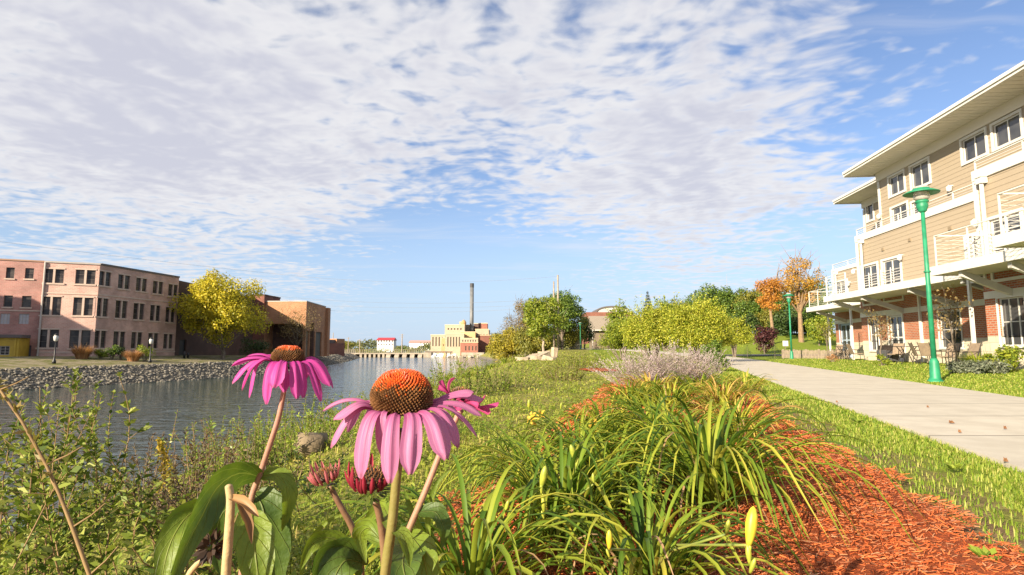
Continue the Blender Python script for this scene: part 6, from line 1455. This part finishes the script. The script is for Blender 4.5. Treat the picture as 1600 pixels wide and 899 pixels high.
# ------------------------------------------------------------------ small things on the walk and in the mulch
LEAFB = mat('fallen_leaf_brown', (.16, .07, .03), (.24, .12, .05), 40, .8)
for i, (u, v, lb) in enumerate(((1487, 665, 'largest brown leaf lying on the walk'), (1500, 680, 'small brown leaf next to the largest leaf on the walk'), (1308, 632, 'dark leaf at the left edge of the walk'), (1571, 674, 'brown leaf near the far edge of the walk'), (1572, 726, 'curled leaf nearest to the grass edge of the walk'), (1450, 640, 'tiny leaf in the middle of the walk'))):
    p = at(u, v, .8 * 900 / (v - 545.)); z = Hz(p.x, p.y) + .04; p = Vector((p.x, p.y, z)); r_ = .012 if i else .022; mb = MB(); N_ = 7; vs = [(p.x + r_ * 1.6 * math.cos(a) * (1 - .3 * (k % 2)), p.y + r_ * .9 * math.sin(a), z + .006 + .014 * (k % 3)) for k, a in ((k, 6.283 * k / N_) for k in range(N_))]
    mb.add(vs + [(p.x, p.y, z + .004)], [(k, (k + 1) % N_, N_) for k in range(N_)]); setp(mb.build('fallen_leaf', LEAFB), lb, 'leaf', 'fallen leaves on the walk')
for i, (u, v, lb) in enumerate(((1545, 893, 'small green sprout in the mulch at the bottom right'), (1490, 742, 'small green sprout in the bare strip beside the mulch'), (1340, 665, 'tiny green sprout at the far end of the bare strip'))):
    p = ground(u, v); rg = np.random.default_rng(70 + i); n = 26; a = rg.random(n) * 6.283; D_ = nrm(np.stack([np.cos(a), np.sin(a), rg.uniform(.1, .9, n)], 1)); P_ = np.array(p) + D_ * rg.uniform(0, .04, n)[:, None] + np.array((0, 0, .03)); V, F = leaf_arrays(P_, D_, nrm(np.stack([0 * a, 0 * a, 1 + 0 * a], 1) + rg.normal(0, .3, (n, 3))), .035 * (1 + p.y * .05), .02 * (1 + p.y * .05)); setp(np_mesh('sprout', V, F, WEEDG), lb, 'sprout', 'green sprouts beside the mulch')
# ------------------------------------------------------------------ leafy shrub at the lower left
SHR = leaf_mat('small_shrub_leaves', [(.05, .085, .016), (.10, .15, .022), (.17, .22, .03), (.26, .30, .05), (.34, .36, .10)], .3, rough=.55, spec=.25)
SHR2 = leaf_mat('yellow_green_shoot_leaves', [(0.126, 0.196, 0.025), (0.224, 0.294, 0.035), (0.350, 0.392, 0.070)], .35, rough=.4, spec=.5)  # yellow green leaf tones of the shoots and the goldenrod
TANW = mat('tan_brown_twig', (.17, .10, .04), (.25, .16, .065), 10, .8)
def shrub_stems(tops, seed, n_each=1, spread=.12):
    rg = np.random.default_rng(seed); out = []
    for (u, v, y) in tops:
        for k in range(n_each):
            t = at(u + rg.normal(0, 12) * (k > 0), v + abs(rg.normal(0, 30)) * (k > 0), y + rg.normal(0, .12)); bx = t.x * .93 + rg.normal(0, spread) + .03; by = y + rg.normal(0, .15); bz = Hz(bx, by) - .02
            b = np.array((bx, by, bz)); t = np.array(t); out.append([b, b * .6 + t * .4 + rg.normal(0, .03, 3), b * .25 + t * .75 + rg.normal(0, .025, 3), t])
    return out
rg = np.random.default_rng(50); env_u = [-120, 0, 60, 120, 170, 220, 262, 300, 335]; env_v = [610, 615, 600, 565, 610, 700, 740, 780, 850]
tops = [(u, np.interp(u, env_u, env_v) + abs(rg.normal(0, 60)), rg.uniform(1.5, 2.3)) for u in rg.uniform(-160, 335, 48)]
tops += [(118, 578, 1.9), (184, 582, 2.0), (178, 612, 1.9), (60, 632, 1.8), (150, 600, 2.0), (38, 655, 1.7), (92, 640, 1.8), (140, 640, 1.7)]
st = shrub_stems(tops, 51); stem_plant('leafy_shrub', 'large leafy green shrub with small oval leaves over the river at the lower left', 'shrub', st, .035, 95, SHR, TANW, 52, .0028, None, .5, .12, .75, loc=(-1.3, 1.9, Hz(-1.3, 1.9)), sprig=7.0)
tr = [(-25, 585), (0, 609), (34, 658), (72, 726), (94, 775), (113, 824), (140, 899), (150, 980)]
P = [np.array(at(u, v, 1.42)) for u, v in tr][::-1]; P = [np.array((P[0][0] + .05, 1.45, Hz(P[0][0], 1.45) - .02))] + P
t = thing('tan_branch', 'bare tan brown branch leaning left in front of the leafy shrub', 'branch', tuple(P[0])); MB().tube(P, list(np.linspace(.0055, .0026, len(P))), 8).build('stem', TANW, t, True); mb = MB()
for i, (s, dx, dz) in enumerate(((3, .06, .05), (4, -.05, .06), (5, .07, .04), (6, -.04, .05), (7, .05, .03), (2, .05, .06))): q = P[s]; mb.tube([q, q + np.array((dx * .6, .01, dz * .5)), q + np.array((dx, .02, dz))], [.0025, .002, .001], 5)
mb.build('twig', TANW, t)
P_, D_, N_ = [], [], []
rgb_ = np.random.default_rng(4)
for i in range(46): s = rgb_.uniform(4.5, len(P) - 1.01); k = int(s); q = P[k] * (1 - s + k) + P[k + 1] * (s - k); P_.append(q); D_.append(rgb_.normal(0, 1, 3) + np.array((0, 0, .5))); N_.append(rgb_.normal(0, 1, 3))
V, F = leaf_arrays(np.array(P_), nrm(np.array(D_)), nrm(np.cross(nrm(np.array(D_)), nrm(np.array(N_)))), .03, .010); np_mesh('foliage', V, F, leaf_mat('bronze_narrow_leaves', [(.14, .12, .03), (.24, .19, .05), (.3, .2, .07)], .3), t)
# a second, sparser shoot group and the goldenrod
st = shrub_stems([(278, 640, 2.6), (300, 660, 2.6), (322, 655, 2.7), (335, 690, 2.7), (316, 700, 2.6), (372, 700, 2.9), (360, 690, 2.9), (420, 690, 3.1), (404, 706, 3.1)], 61, 2); stem_plant('slender_shoots', 'slender upright green shoots between the goldenrod and the pink stem', 'weed', st, .03, 70, SHR2, TANW, 62, .003, None, .42, .1, .5, loc=tuple(st[0][0]), sprig=4.0)
st = shrub_stems([(u, v, 2.3) for u, v in ((232, 742), (262, 755), (285, 735), (300, 765), (246, 790), (275, 780), (318, 770), (220, 800), (340, 800))], 63, 3); stem_plant('dry_weed', 'dry brown weeds with seed heads behind the large drooping leaf', 'weed', st, .02, 95, WEEDB, mat('dark_dry_stem', (.09, .05, .03)), 64, .003, None, .5, .15, .3, loc=tuple(st[0][0]), sprig=5.0)
b = np.array((at(258, 800, 2.35).x, 2.35, 0)); b[2] = Hz(b[0], b[1]); e = np.array(at(252, 690, 2.35)); m_ = np.array(at(260, 740, 2.35))
t = stem_plant('goldenrod', 'yellow goldenrod spike above the dry brown weeds', 'goldenrod', [[b, b * .5 + m_ * .5, m_, e]], .04, 60, SHR2, mat('dark_dry_stem', (.09, .05, .03)), 65, .0035, None, .3, .2, .5)
rgg = np.random.default_rng(8); n = 420; f = rgg.random(n); c0, c1, c2 = np.array(at(262, 755, 2.35)), np.array(at(257, 715, 2.35)), np.array(at(248, 686, 2.35)); ctr = np.where(f[:, None] < .5, c0 + (c1 - c0) * f[:, None] * 2, c1 + (c2 - c1) * (f[:, None] - .5) * 2); pl_ = ctr + rgg.normal(0, 1, (n, 3)) * (.017 * (1.15 - f))[:, None]
V, F = leaf_arrays(pl_, rand_dirs(rgg, n), rand_dirs(rgg, n), .012, .007); np_mesh('flower_spike', V, F, leaf_mat('goldenrod_yellow', [(.30, .26, .03), (.48, .36, .03), (.36, .22, .05)], .3), t)

# ------------------------------------------------------------------ coneflowers
def petal_mat(name, a, b, c):
    m, w, bs = new_mat(name); uv = w.new('ShaderNodeTexCoord').outputs['UV']; ux, uy, _ = w.xyz(uv)
    g = w.new('ShaderNodeNewGeometry').outputs['Position']
    streak = w.noise(w.comb(w.math('MULTIPLY', ux, 16), w.math('MULTIPLY', uy, 1.2)), 1.0, 3, .6)
    col = w.mix(w.smooth(uy, .0, .85), a, b); col = w.mix(w.smooth(streak, .42, .68, 0, .55), col, c)
    col = w.mix(w.smooth(w.math('ADD', uy, w.math('MULTIPLY', w.noise(g, 260, 3), .12)), 1.0, 1.08, 0, .7), col, (.22, .07, .08))
    w.put(bs.inputs['Base Color'], col); bs.inputs['Roughness'].default_value = .5; bs.inputs['Specular IOR Level'].default_value = .3
    bn = w.new('ShaderNodeBump'); bn.inputs['Strength'].default_value = .35; bn.inputs['Distance'].default_value = .0008; w.put(bn.inputs['Height'], streak); w.put(bs.inputs['Normal'], bn.outputs[0])
    tr = w.new('ShaderNodeBsdfTranslucent'); w.put(tr.inputs[0], col); mx = w.new('ShaderNodeMixShader'); mx.inputs[0].default_value = .38; w.l.new(bs.outputs[0], mx.inputs[1]); w.l.new(tr.outputs[0], mx.inputs[2]); w.l.new(mx.outputs[0], next(n for n in w.n if n.type == 'OUTPUT_MATERIAL').inputs[0])
    return m
PET = petal_mat('pink_coneflower_petal', (.36, .05, .19), (.52, .17, .34), (.60, .32, .46)); PETM = petal_mat('magenta_coneflower_petal', (.40, .022, .22), (.55, .06, .31), (.62, .14, .40)); PETR = petal_mat('crimson_coneflower_petal', (.33, .02, .09), (.50, .06, .20), (.60, .12, .30))
def sheet(name, Cn, S, w, mt, parent, cup=.15, grooves=2, cols=7, depth=.05, notch=0.0, closed=None):
    """a strip along centre line Cn with side vectors S and widths w; UV: across, along"""
    Cn = np.array(Cn, float); S = nrm(np.array(S, float)); w = np.array(w, float); n = len(Cn); T = nrm(np.gradient(Cn, axis=0)); S = nrm(S - T * (S * T).sum(1, keepdims=True)); N = np.cross(S, T); V = []; uv = []
    for i in range(n):
        q = i / (n - 1)
        for k in range(cols):
            u = k / (cols - 1) * 2 - 1; z = cup * (u * u) * w[i] + (depth * w[i] * math.cos(u * math.pi * grooves) * min(1, 3 * q) if grooves else 0)
            p = Cn[i] + S[i] * u * w[i] / 2 + N[i] * z
            if notch and i == n - 1: p = p + T[i] * notch * w[i] * math.cos(u * math.pi * 2.0 + math.pi) 
            V.append(p); uv.append((k / (cols - 1), q))
    F = [(i * cols + k, i * cols + k + 1, (i + 1) * cols + k + 1, (i + 1) * cols + k) for i in range(n - 1) for k in range(cols - 1)]
    o = np_mesh(name, np.array(V), np.array(F), mt, parent, True); lay = o.data.uv_layers.new(name='UVMap'); idx = np.zeros(len(o.data.loops), np.int32); o.data.loops.foreach_get('vertex_index', idx); lay.data.foreach_set('uv', np.array(uv, np.float32)[idx].ravel())
    return o
def bez(a, b, c, n=12):
    t = np.linspace(0, 1, n)[:, None]; a, b, c = (np.array(q, float) for q in (a, b, c)); return a * (1 - t) ** 2 + 2 * b * t * (1 - t) + c * t * t
def petal(parent, root, tip, width, mt, lift=.012, up=(0, 0, 1), seed=0):
    rg = np.random.default_rng(seed); root, tip, up = (np.array(q, float) for q in (root, tip, up)); out = tip - root; flat = out - up * out.dot(up); flat = nrm(flat) if np.linalg.norm(flat) > 1e-6 else np.array((0, -1., 0))
    ctrl = root + flat * np.linalg.norm(out) * .5 + up * lift; Cn = bez(root, ctrl, tip, 13); Cn += rg.normal(0, .002, (1, 3)) * (np.linspace(0, 1, 13)[:, None] ** 2) + np.sin(np.linspace(0, 1, 13) * rg.uniform(3, 7) + rg.uniform(0, 6))[:, None] * rg.normal(0, .0011, (1, 3)) * np.linspace(0, 1, 13)[:, None]
    s = np.cross(flat, up); tw = rg.normal(0, .45); S = np.array([s * math.cos(tw * q) + up * math.sin(tw * q) for q in np.linspace(0, 1, 13)])
    q = np.linspace(0, 1, 13); w = width * (.42 + .75 * np.sin(np.clip(q * 1.25 + .12, 0, 1.57)) ** 1.0 - .17) * np.where(q > .82, 1 - .72 * ((q - .82) / .18) ** 2.2, 1)
    return sheet('petal', Cn, S, w, mt, parent, rg.uniform(-.30, -.06), 2, 9, .085, .14)
SP_BASE = mat('dark_cone_base', (.035, .022, .012), (.06, .035, .015), 200, .7); SP_TOP = mat('orange_cone_spines', (.54, .065, .012), (.62, .11, .015), 180, .45); SP_MID = mat('rust_cone_spines', (.38, .085, .015), (.48, .12, .02), 180, .5); SP_LOW = mat('dark_brown_cone_spines', (.10, .045, .014), (.20, .09, .03), 180, .55)
SEPAL = leaf_mat('green_sepals', [(.06, .09, .02), (.12, .15, .03)], .2)
def cone(parent, c, axis, rx, rz, n, seed, lim=1.95, tilt_hi=.62, spike=1.0, pitch=True):
    rg = np.random.default_rng(seed); ax = nrm(np.array(axis, float)); X = nrm(np.cross(ax, [.13, .99, .02])); Y = np.cross(ax, X); c = np.array(c, float)
    core = MB(); prof = []
    for i in range(9): a = lim * i / 8; prof.append((max(1e-4, rx * .93 * math.sin(a)), rz * .93 * math.cos(a)))
    vs = []; fs = []; nn = 20
    for r_, z_ in prof:
        for k in range(nn): a = 2 * math.pi * k / nn; vs.append(c + X * r_ * math.cos(a) + Y * r_ * math.sin(a) + ax * z_)
    for i in range(len(prof) - 1):
        for k in range(nn): fs.append((i * nn + k, i * nn + (k + 1) % nn, (i + 1) * nn + (k + 1) % nn, (i + 1) * nn + k))
    core.add(vs, fs); o = core.build('cone', [SP_BASE], parent, True)
    V = []; F = []; mi = []
    for i in range(n):
        f = (i + .5) / n; a = math.acos(1 - f * (1 - math.cos(lim))); ph = i * 2.39996; er = X * math.cos(ph) + Y * math.sin(ph); p = c + er * rx * .9 * math.sin(a) + ax * rz * .9 * math.cos(a); nv = nrm(er * math.sin(a) / rx + ax * math.cos(a) / rz); d = nrm(nv + ax * (.45 if a > .5 else .15) + rg.normal(0, .07, 3)); L = rx * .24 * spike * rg.uniform(.85, 1.15) * (.55 + .45 * min(1, a / .5)); w = rx * .045
        s1 = nrm(np.cross(d, er + [.01, .02, .03])); s2 = np.cross(d, s1); b = len(V)
        for q, ww in ((0, 1.15), (.5, .95), (.82, .55)):
            for k in range(4): th = k * 1.5708; V.append(p + d * L * q + (s1 * math.cos(th) + s2 * math.sin(th)) * w * ww)
        V.append(p + d * L)
        jj = a + rg.normal(0, .10); tip = 0 if jj < lim * tilt_hi else 1 if jj < lim * (tilt_hi + .12) else 2
        for lv in range(2):
            for k in range(4): F.append((b + lv * 4 + k, b + lv * 4 + (k + 1) % 4, b + lv * 4 + 4 + (k + 1) % 4, b + lv * 4 + 4 + k)); mi.append(tip if lv == 1 or tip == 0 else min(2, tip + 1))
        for k in range(4): F.append((b + 8 + k, b + 8 + (k + 1) % 4, b + 12, b + 12)); mi.append(tip)
    me = bpy.data.meshes.new('spines'); me.from_pydata([tuple(v) for v in V], [], [f if f[2] != f[3] else f[:3] for f in F]); me.update(); sp = link('spines', me, o, [SP_TOP, SP_MID, SP_LOW]); me.polygons.foreach_set('material_index', mi)
    return o
PINKSTEM = mat('pinkish_coneflower_stem', (.36, .17, .13), (.30, .17, .10), 14, .6, bump=.1); GRNSTEM = mat('olive_coneflower_stem', (.16, .15, .03), (.20, .16, .045), 14, .6, bump=.1); BRNSTEM = mat('brown_coneflower_stem', (.15, .075, .04), (.19, .11, .05), 14, .6, bump=.1)
def stem(parent, pts, r, mt, y0, flare=1.5):
    """pts: photograph pixels with distances, from the flower down; the last runs on to the soil"""
    P = [at(u, v, y) for u, v, y in pts]; a, b = P[-2], P[-1]; d = (b - a).normalized(); k = (b.z - Hz(b.x, b.y)) / max(.2, -d.z); g = b + Vector((d.x * .3, d.y * .3, 0)) * k; P.append(Vector((g.x, g.y, Hz(g.x, g.y) - .02)))
    Q = []; 
    for i in range(len(P) - 1):
        for q in np.linspace(0, 1, 6)[:-1]: Q.append(np.array(P[i]) * (1 - q) + np.array(P[i + 1]) * q)
    Q.append(np.array(P[-1])); Q = np.array(Q)
    for _ in range(4): Q[1:-1] = (Q[:-2] + 2 * Q[1:-1] + Q[2:]) / 4
    n = len(Q); rr = r * np.linspace(.9, 1.25, n); rr[0] *= flare; rr[1] *= 1 + (flare - 1) * .3
    return MB().tube(Q, list(rr), 12).build('stem', mt, parent, True)
def coneflower(label, c_px, y, rx, rz, n, petals, mt, stem_pts, stem_r, stem_m, seed, axis=(0, 0, 1), width=.0095, ring=.8, ring_z=-.30, lift=.012, lim=1.95, tilt=.62, spike=1.0, extra_mats=None, base_off=(0, 0), prm=None):
    c = np.array(at(*c_px, y)); g = at(*stem_pts[-1]); t = thing('coneflower', label, 'coneflower', (g.x, g.y, Hz(g.x, g.y)), 'coneflowers in front of the river')
    s = y / FPX; ax = nrm(np.array(axis, float))
    cone(t, c, ax, rx, rz, n, seed, lim, tilt, spike)
    for i, pp in enumerate(petals):      # tip offsets in pixels from the cone centre, plus depth in metres (towards the camera negative)
        dx, dz, dy = pp[:3]; wv = pp[3] if len(pp) > 3 else 1.0; tip = c + np.array((dx * s, dy, -dz * s)); fl = tip - c; fl = fl - ax * fl.dot(ax); fl = nrm(fl); root = c + fl * rx * ring + ax * rz * ring_z
        petal(t, root, tip, width * wv, (extra_mats or {}).get(i, mt), lift, tuple(ax), seed * 100 + i)
    stem(t, stem_pts, stem_r, stem_m, y)
    rg = np.random.default_rng(seed); n_ = 26; a = rg.random(n_) * 6.283; X = nrm(np.cross(ax, [.1, .99, .05])); Y = np.cross(ax, X); er = X * np.cos(a)[:, None] + Y * np.sin(a)[:, None]; P0 = c + ax * rz * (ring_z - .16) + er * rx * .35; D0 = nrm(er - ax * .35 + rg.normal(0, .2, (n_, 3))); V, F = leaf_arrays(P0, D0, nrm(np.cross(D0, np.cross(er, ax))), rx * .6, rx * .2); np_mesh('sepals', V, F, SEPAL, t)
    return t
Y1 = .42
P1 = [(-122, 26, .004, 1), (-92, 22, -.018, 1.25), (-104, 68, -.012, 1), (-98, 52, .016, .9), (-42, 108, -.026, 1.05), (-2, 106, -.034, .95), (36, 100, -.038, 1.15), (-24, 80, -.022, .75), (72, 82, -.030, 1.3), (92, 70, -.016, 1.0), (108, 58, -.004, .9), (116, 22, .004, .9), (104, -2, .014, 1.0), (118, 6, .022, .8), (60, 52, .034, .9), (20, 60, .040, .9), (-30, 58, .038, .9), (-70, 44, .032, .9), (86, 44, .028, .8)]
coneflower('large pink coneflower with a domed orange cone at the centre', (628, 622), Y1, .0220, .0205, 950, P1, PET, [(629, 672, .421), (622, 720, .425), (612, 830, .43), (598, 905, .44)], .0033, GRNSTEM, 11, (.02, -.12, 1), width=.0138, ring=.72, ring_z=-.42, lift=.015, lim=2.05, tilt=.44, spike=.62)
Y2 = .58
P2 = [(-78, 12, -.006, 1), (-70, -8, .012, .9), (-74, 38, -.006, 1), (-64, 48, -.012, 1.1), (-46, 50, -.018, 1.0), (-40, 14, -.022, .9), (-12, 66, -.024, .8), (4, 46, -.036, 1.25), (10, 54, -.028, .9), (26, 60, -.022, 1), (36, 56, -.020, .9), (54, 64, -.010, 1.0), (68, 44, -.004, 1.15), (66, 46, .012, 1), (50, 28, .026, 1), (10, 30, .034, 1), (-40, 24, .028, 1), (-60, 16, .02, 1)]
coneflower('magenta coneflower with a flat brown cone on a tall pink stem', (450, 560), Y2, .0158, .0125, 560, P2, PETM, [(447, 590, .582), (437, 650, .585), (420, 700, .59), (404, 748, .60), (392, 775, .60), (375, 905, .61)], .0027, PINKSTEM, 22, (.03, -.06, 1), width=.0135, ring=.75, ring_z=-.35, lift=.013, lim=1.75, tilt=.38, spike=.7)
Y3 = .56
P3 = [(-36, -24, .0, .95), (-26, -28, .008, .9), (-12, -34, .004, .9), (-4, -12, -.010, .8), (32, -8, .004, .7), (50, 4, .002, .75), (46, 18, -.006, .7), (38, 10, -.014, .8), (20, 2, -.02, .9), (-10, 16, -.012, .8), (14, 12, .016, .7)]
coneflower('small half hidden pink coneflower tilted away behind the largest one', (722, 624), Y3, .0125, .010, 200, P3, PETR, [(720, 640, .56), (708, 665, .56), (690, 702, .555), (664, 770, .55), (634, 838, .55), (610, 905, .55)], .0027, PINKSTEM, 33, (.42, .35, .8), width=.0135, ring=.7, ring_z=-.35, lift=.004, lim=1.7, tilt=.1)
def bud(label, c_px, y, r, ax, rays, mt, stem_pts, sr, sm, seed, h=.8):
    c = np.array(at(*c_px, y)); g = at(*stem_pts[-1]); t = thing('coneflower_bud', label, 'flower bud', (g.x, g.y, Hz(g.x, g.y)), 'coneflower buds'); ax = nrm(np.array(ax, float)); rg = np.random.default_rng(seed)
    cone(t, c, ax, r * .8, r * h * .55, 160, seed, 1.8, .0, 1.0); X = nrm(np.cross(ax, [.1, .99, .03])); Yv = np.cross(ax, X)
    for i in range(rays):
        a = 6.283 * i / rays + rg.normal(0, .12); er = X * math.cos(a) + Yv * math.sin(a); root = c + er * r * .72 - ax * r * .3; L = r * rg.uniform(.7, 1.35); tip = root + ax * L * .95 + er * L * rg.uniform(.1, .5)
        Cn = bez(root, root + er * L * .35 + ax * L * .35, tip, 7); sheet('petal', Cn, np.repeat([np.cross(ax, er)], 7, 0), r * .20 * np.array((.7, 1, 1.1, 1.1, 1, .8, .25)), mt, t, -.5, 0, 5)
    n_ = 60; a = rg.random(n_) * 6.283; er = X * np.cos(a)[:, None] + Yv * np.sin(a)[:, None]; f = rg.random(n_)[:, None]; P0 = c - ax * r * (.25 + .5 * f) + er * r * (.75 - .45 * f); D0 = nrm(er + ax * (.2 - .9 * f) + rg.normal(0, .15, (n_, 3))); V, F = leaf_arrays(P0, D0, nrm(np.cross(D0, np.cross(er, ax))), r * .42, r * .15); np_mesh('sepals', V, F, SEPAL, t)
    stem(t, stem_pts, sr, sm, y); return t
bud('small half open pink bud, the left of the two buds', (508, 745), .50, .0128, (-.25, -.25, 1), 15, petal_mat('salmon_bud_petal', (.40, .07, .08), (.58, .17, .18), (.65, .28, .26)), [(515, 758, .502), (530, 788, .505), (550, 822, .51), (562, 860, .515), (566, 905, .52)], .0026, BRNSTEM, 44)
bud('dark red half open bud below the largest cone', (577, 752), .45, .0165, (.05, -.22, 1), 17, petal_mat('crimson_bud_petal', (.16, .01, .022), (.32, .025, .05), (.42, .06, .09)), [(586, 782, .452), (592, 800, .455), (599, 840, .46), (603, 905, .465)], .0028, BRNSTEM, 55, 1.1)

# ------------------------------------------------------------------ large leaves and the broken stem
def big_leaf_mat(name, a, b, vein):
    m, w, bs = new_mat(name); uv = w.new('ShaderNodeTexCoord').outputs['UV']; ux, uy, _ = w.xyz(uv); g = w.new('ShaderNodeNewGeometry').outputs['Position']
    d = w.math('ABSOLUTE', w.math('SUBTRACT', ux, .5)); ph = w.math('FRACT', w.math('ADD', w.math('MULTIPLY', w.math('SUBTRACT', uy, w.math('MULTIPLY', d, .75)), 5.0), w.math('MULTIPLY', w.noise(g, 60, 2), .25)))
    side = w.smooth(w.math('ABSOLUTE', w.math('SUBTRACT', ph, .5)), 0, .06, 1, 0); mid = w.smooth(d, .0, .035, 1, 0); v = w.math('MAXIMUM', w.math('MULTIPLY', side, .6), mid)
    col = w.mix(w.smooth(w.noise(g, 45, 4), .3, .7), a, b); col = w.mix(w.math('MULTIPLY', v, .7), col, vein); w.put(bs.inputs['Base Color'], col); bs.inputs['Roughness'].default_value = .48; bs.inputs['Specular IOR Level'].default_value = .4
    bn = w.new('ShaderNodeBump'); bn.inputs['Strength'].default_value = .8; bn.inputs['Distance'].default_value = .003; w.put(bn.inputs['Height'], w.math('SUBTRACT', w.math('MULTIPLY', w.noise(g, 130, 4), .6), v)); w.put(bs.inputs['Normal'], bn.outputs[0])
    tr = w.new('ShaderNodeBsdfTranslucent'); w.put(tr.inputs[0], w.mix(1.0, col, (1.6, 1.6, .8), 'MULTIPLY')); mx = w.new('ShaderNodeMixShader'); mx.inputs[0].default_value = .32; w.l.new(bs.outputs[0], mx.inputs[1]); w.l.new(tr.outputs[0], mx.inputs[2]); w.l.new(mx.outputs[0], next(n for n in w.n if n.type == 'OUTPUT_MATERIAL').inputs[0]); return m
LF1 = big_leaf_mat('coneflower_leaf', (.05, .095, .016), (.09, .145, .02), (.24, .29, .08)); LF2 = big_leaf_mat('bright_coneflower_leaf', (.11, .17, .018), (.17, .23, .025), (.30, .34, .08))
def big_leaf(parent, pts, w_px, mt, roll=0.0, cup=.18, name='leaf'):
    """pts: pixel + distance along the midrib from stalk to tip"""
    K = np.array([tuple(at(*p)) for p in pts]); s = np.linspace(0, 1, len(K)); q = np.linspace(0, 1, 16); Cn = np.stack([np.interp(q, s, K[:, i]) for i in range(3)], 1)
    for _ in range(3): Cn[1:-1] = (Cn[:-2] + 2 * Cn[1:-1] + Cn[2:]) / 4
    T = nrm(np.gradient(Cn, axis=0)); view = nrm(Cn - np.array(EYE)); S = np.cross(T, view); S = S * math.cos(roll) + view * math.sin(roll); y = np.mean([p[2] for p in pts]); w = w_px * y / FPX * np.sin(np.pi * np.clip(q * .93 + .05, 0, 1) ** .75) ** .9
    w *= 1 + .05 * np.sin(q * 23)
    return sheet(name, Cn, S, w, mt, parent, -cup, 0, 9)
cf = [o for o in C.objects if o.name.startswith('coneflower') and o.parent is None and 'category' in o.keys()]
main = next(o for o in cf if 'centre' in o['label']); tall = next(o for o in cf if 'magenta' in o['label']); rear = next(o for o in cf if 'tilted' in o['label']); bl = next(o for o in cf if 'left of' in o['label']); br = next(o for o in cf if 'dark red' in o['label'])
big_leaf(tall, [(404, 745, .60), (375, 734, .57), (335, 760, .54), (318, 805, .52), (290, 850, .50), (262, 930, .49)], 50, LF1, .5)
big_leaf(tall, [(330, 790, .55), (295, 800, .53), (268, 840, .51), (255, 885, .50), (250, 940, .5)], 40, LF2, -.2)
big_leaf(tall, [(408, 745, .60), (435, 740, .60), (452, 765, .60), (448, 800, .60), (440, 830, .6)], 30, LF2, .6)
big_leaf(tall, [(398, 772, .61), (412, 790, .60), (418, 840, .60), (425, 900, .60), (428, 950, .6)], 66, LF1, .2)
big_leaf(tall, [(390, 775, .61), (420, 800, .62), (440, 850, .62), (436, 910, .62)], 52, LF1, -.3)
big_leaf(tall, [(388, 800, .58), (396, 840, .56), (402, 890, .55), (410, 960, .55)], 56, LF2, .1)
big_leaf(tall, [(380, 780, .64), (345, 800, .65), (333, 850, .66), (345, 900, .66)], 36, LF1, .1)
big_leaf(bl, [(560, 862, .52), (530, 842, .51), (498, 838, .50), (480, 860, .49), (470, 890, .49)], 26, LF2, .3)
big_leaf(bl, [(565, 885, .51), (545, 865, .49), (515, 862, .48), (498, 890, .47), (494, 940, .47)], 52, LF1, .5)
big_leaf(bl, [(566, 880, .5), (540, 872, .48), (522, 900, .47), (515, 960, .47)], 60, LF1, -.3)
big_leaf(br, [(600, 850, .46), (575, 822, .47), (560, 835, .48), (572, 880, .48)], 30, LF2, .2)
big_leaf(main, [(612, 826, .43), (630, 835, .43), (638, 862, .43), (640, 885, .43)], 22, LF2, .4)
big_leaf(main, [(612, 830, .44), (600, 790, .48), (585, 800, .49), (560, 830, .5)], 24, LF2, .2)
big_leaf(rear, [(655, 800, .55), (682, 798, .54), (695, 825, .54), (690, 858, .54)], 28, LF1, .5)
big_leaf(rear, [(636, 840, .55), (628, 880, .5), (640, 930, .48)], 60, LF1, .1)
big_leaf(rear, [(640, 835, .55), (660, 860, .52), (668, 900, .5), (672, 950, .5)], 44, LF2, .0)
TANS = mat('dry_tan_stalk', (.44, .32, .16), (.38, .26, .12), 16, .7, bump=.15)
t = thing('broken_stalk', 'dry tan broken flower stalk with a curled dead leaf', 'stalk', (at(352, 905, .5).x, .5, 0)); st_ = [(358, 764, .5), (361, 780, .5), (358, 830, .5), (352, 905, .5)]
stem(t, [(357, 757, .5)] + st_, .0033, TANS, .5, .45)
big_leaf(t, [(360, 778, .5), (378, 785, .49), (396, 802, .485), (404, 808, .485)], 15, leaf_mat('dead_leaf', [(.26, .15, .06), (.34, .2, .09)], .2), .4, .5, 'dead_leaf'); big_leaf(t, [(372, 785, .5), (388, 815, .5), (393, 850, .5)], 13, leaf_mat('dead_leaf_dark', [(.18, .10, .05), (.24, .14, .07)], .2), .2, .5, 'dead_leaf')
t = thing('dead_flower_head', 'dead brown flower head on a slanting tan stalk at the bottom left', 'flower head', (at(285, 905, .62).x, .62, 0)); c = np.array(at(330, 855, .62)); stem(t, [(322, 868, .62), (305, 885, .62), (288, 905, .62)], .0030, TANS, .62, 1.0)
rgd = np.random.default_rng(3); d_ = rand_dirs(rgd, 70); V, F = leaf_arrays(c + d_ * .004, d_, nrm(np.cross(d_, rand_dirs(rgd, 70))), .016, .006); np_mesh('seed_head', V, F, leaf_mat('dark_seed_head', [(.03, .022, .018), (.09, .05, .03)], .1), t)
# a few stray shoots: bindweed blade arcs beside the stems
for i, (lb, pts, w_) in enumerate((('narrow yellow green blade curving up beside the thin pink stem', [(672, 880, .75), (668, 800, .75), (684, 750, .75), (710, 731, .75)], 9), ('broad yellow green blade rising behind the olive stem', [(690, 905, .72), (655, 830, .72), (630, 760, .72)], 16), ('arching green blade from bottom left of the buds', [(470, 905, .62), (480, 850, .62), (510, 815, .62), (545, 800, .62)], 9))):
    p = at(*pts[0]); t = thing('grass_blade', lb, 'blade of grass', (p.x, p.y, Hz(p.x, p.y))); big_leaf(t, pts, w_, LF2, .3, .3, 'blade')
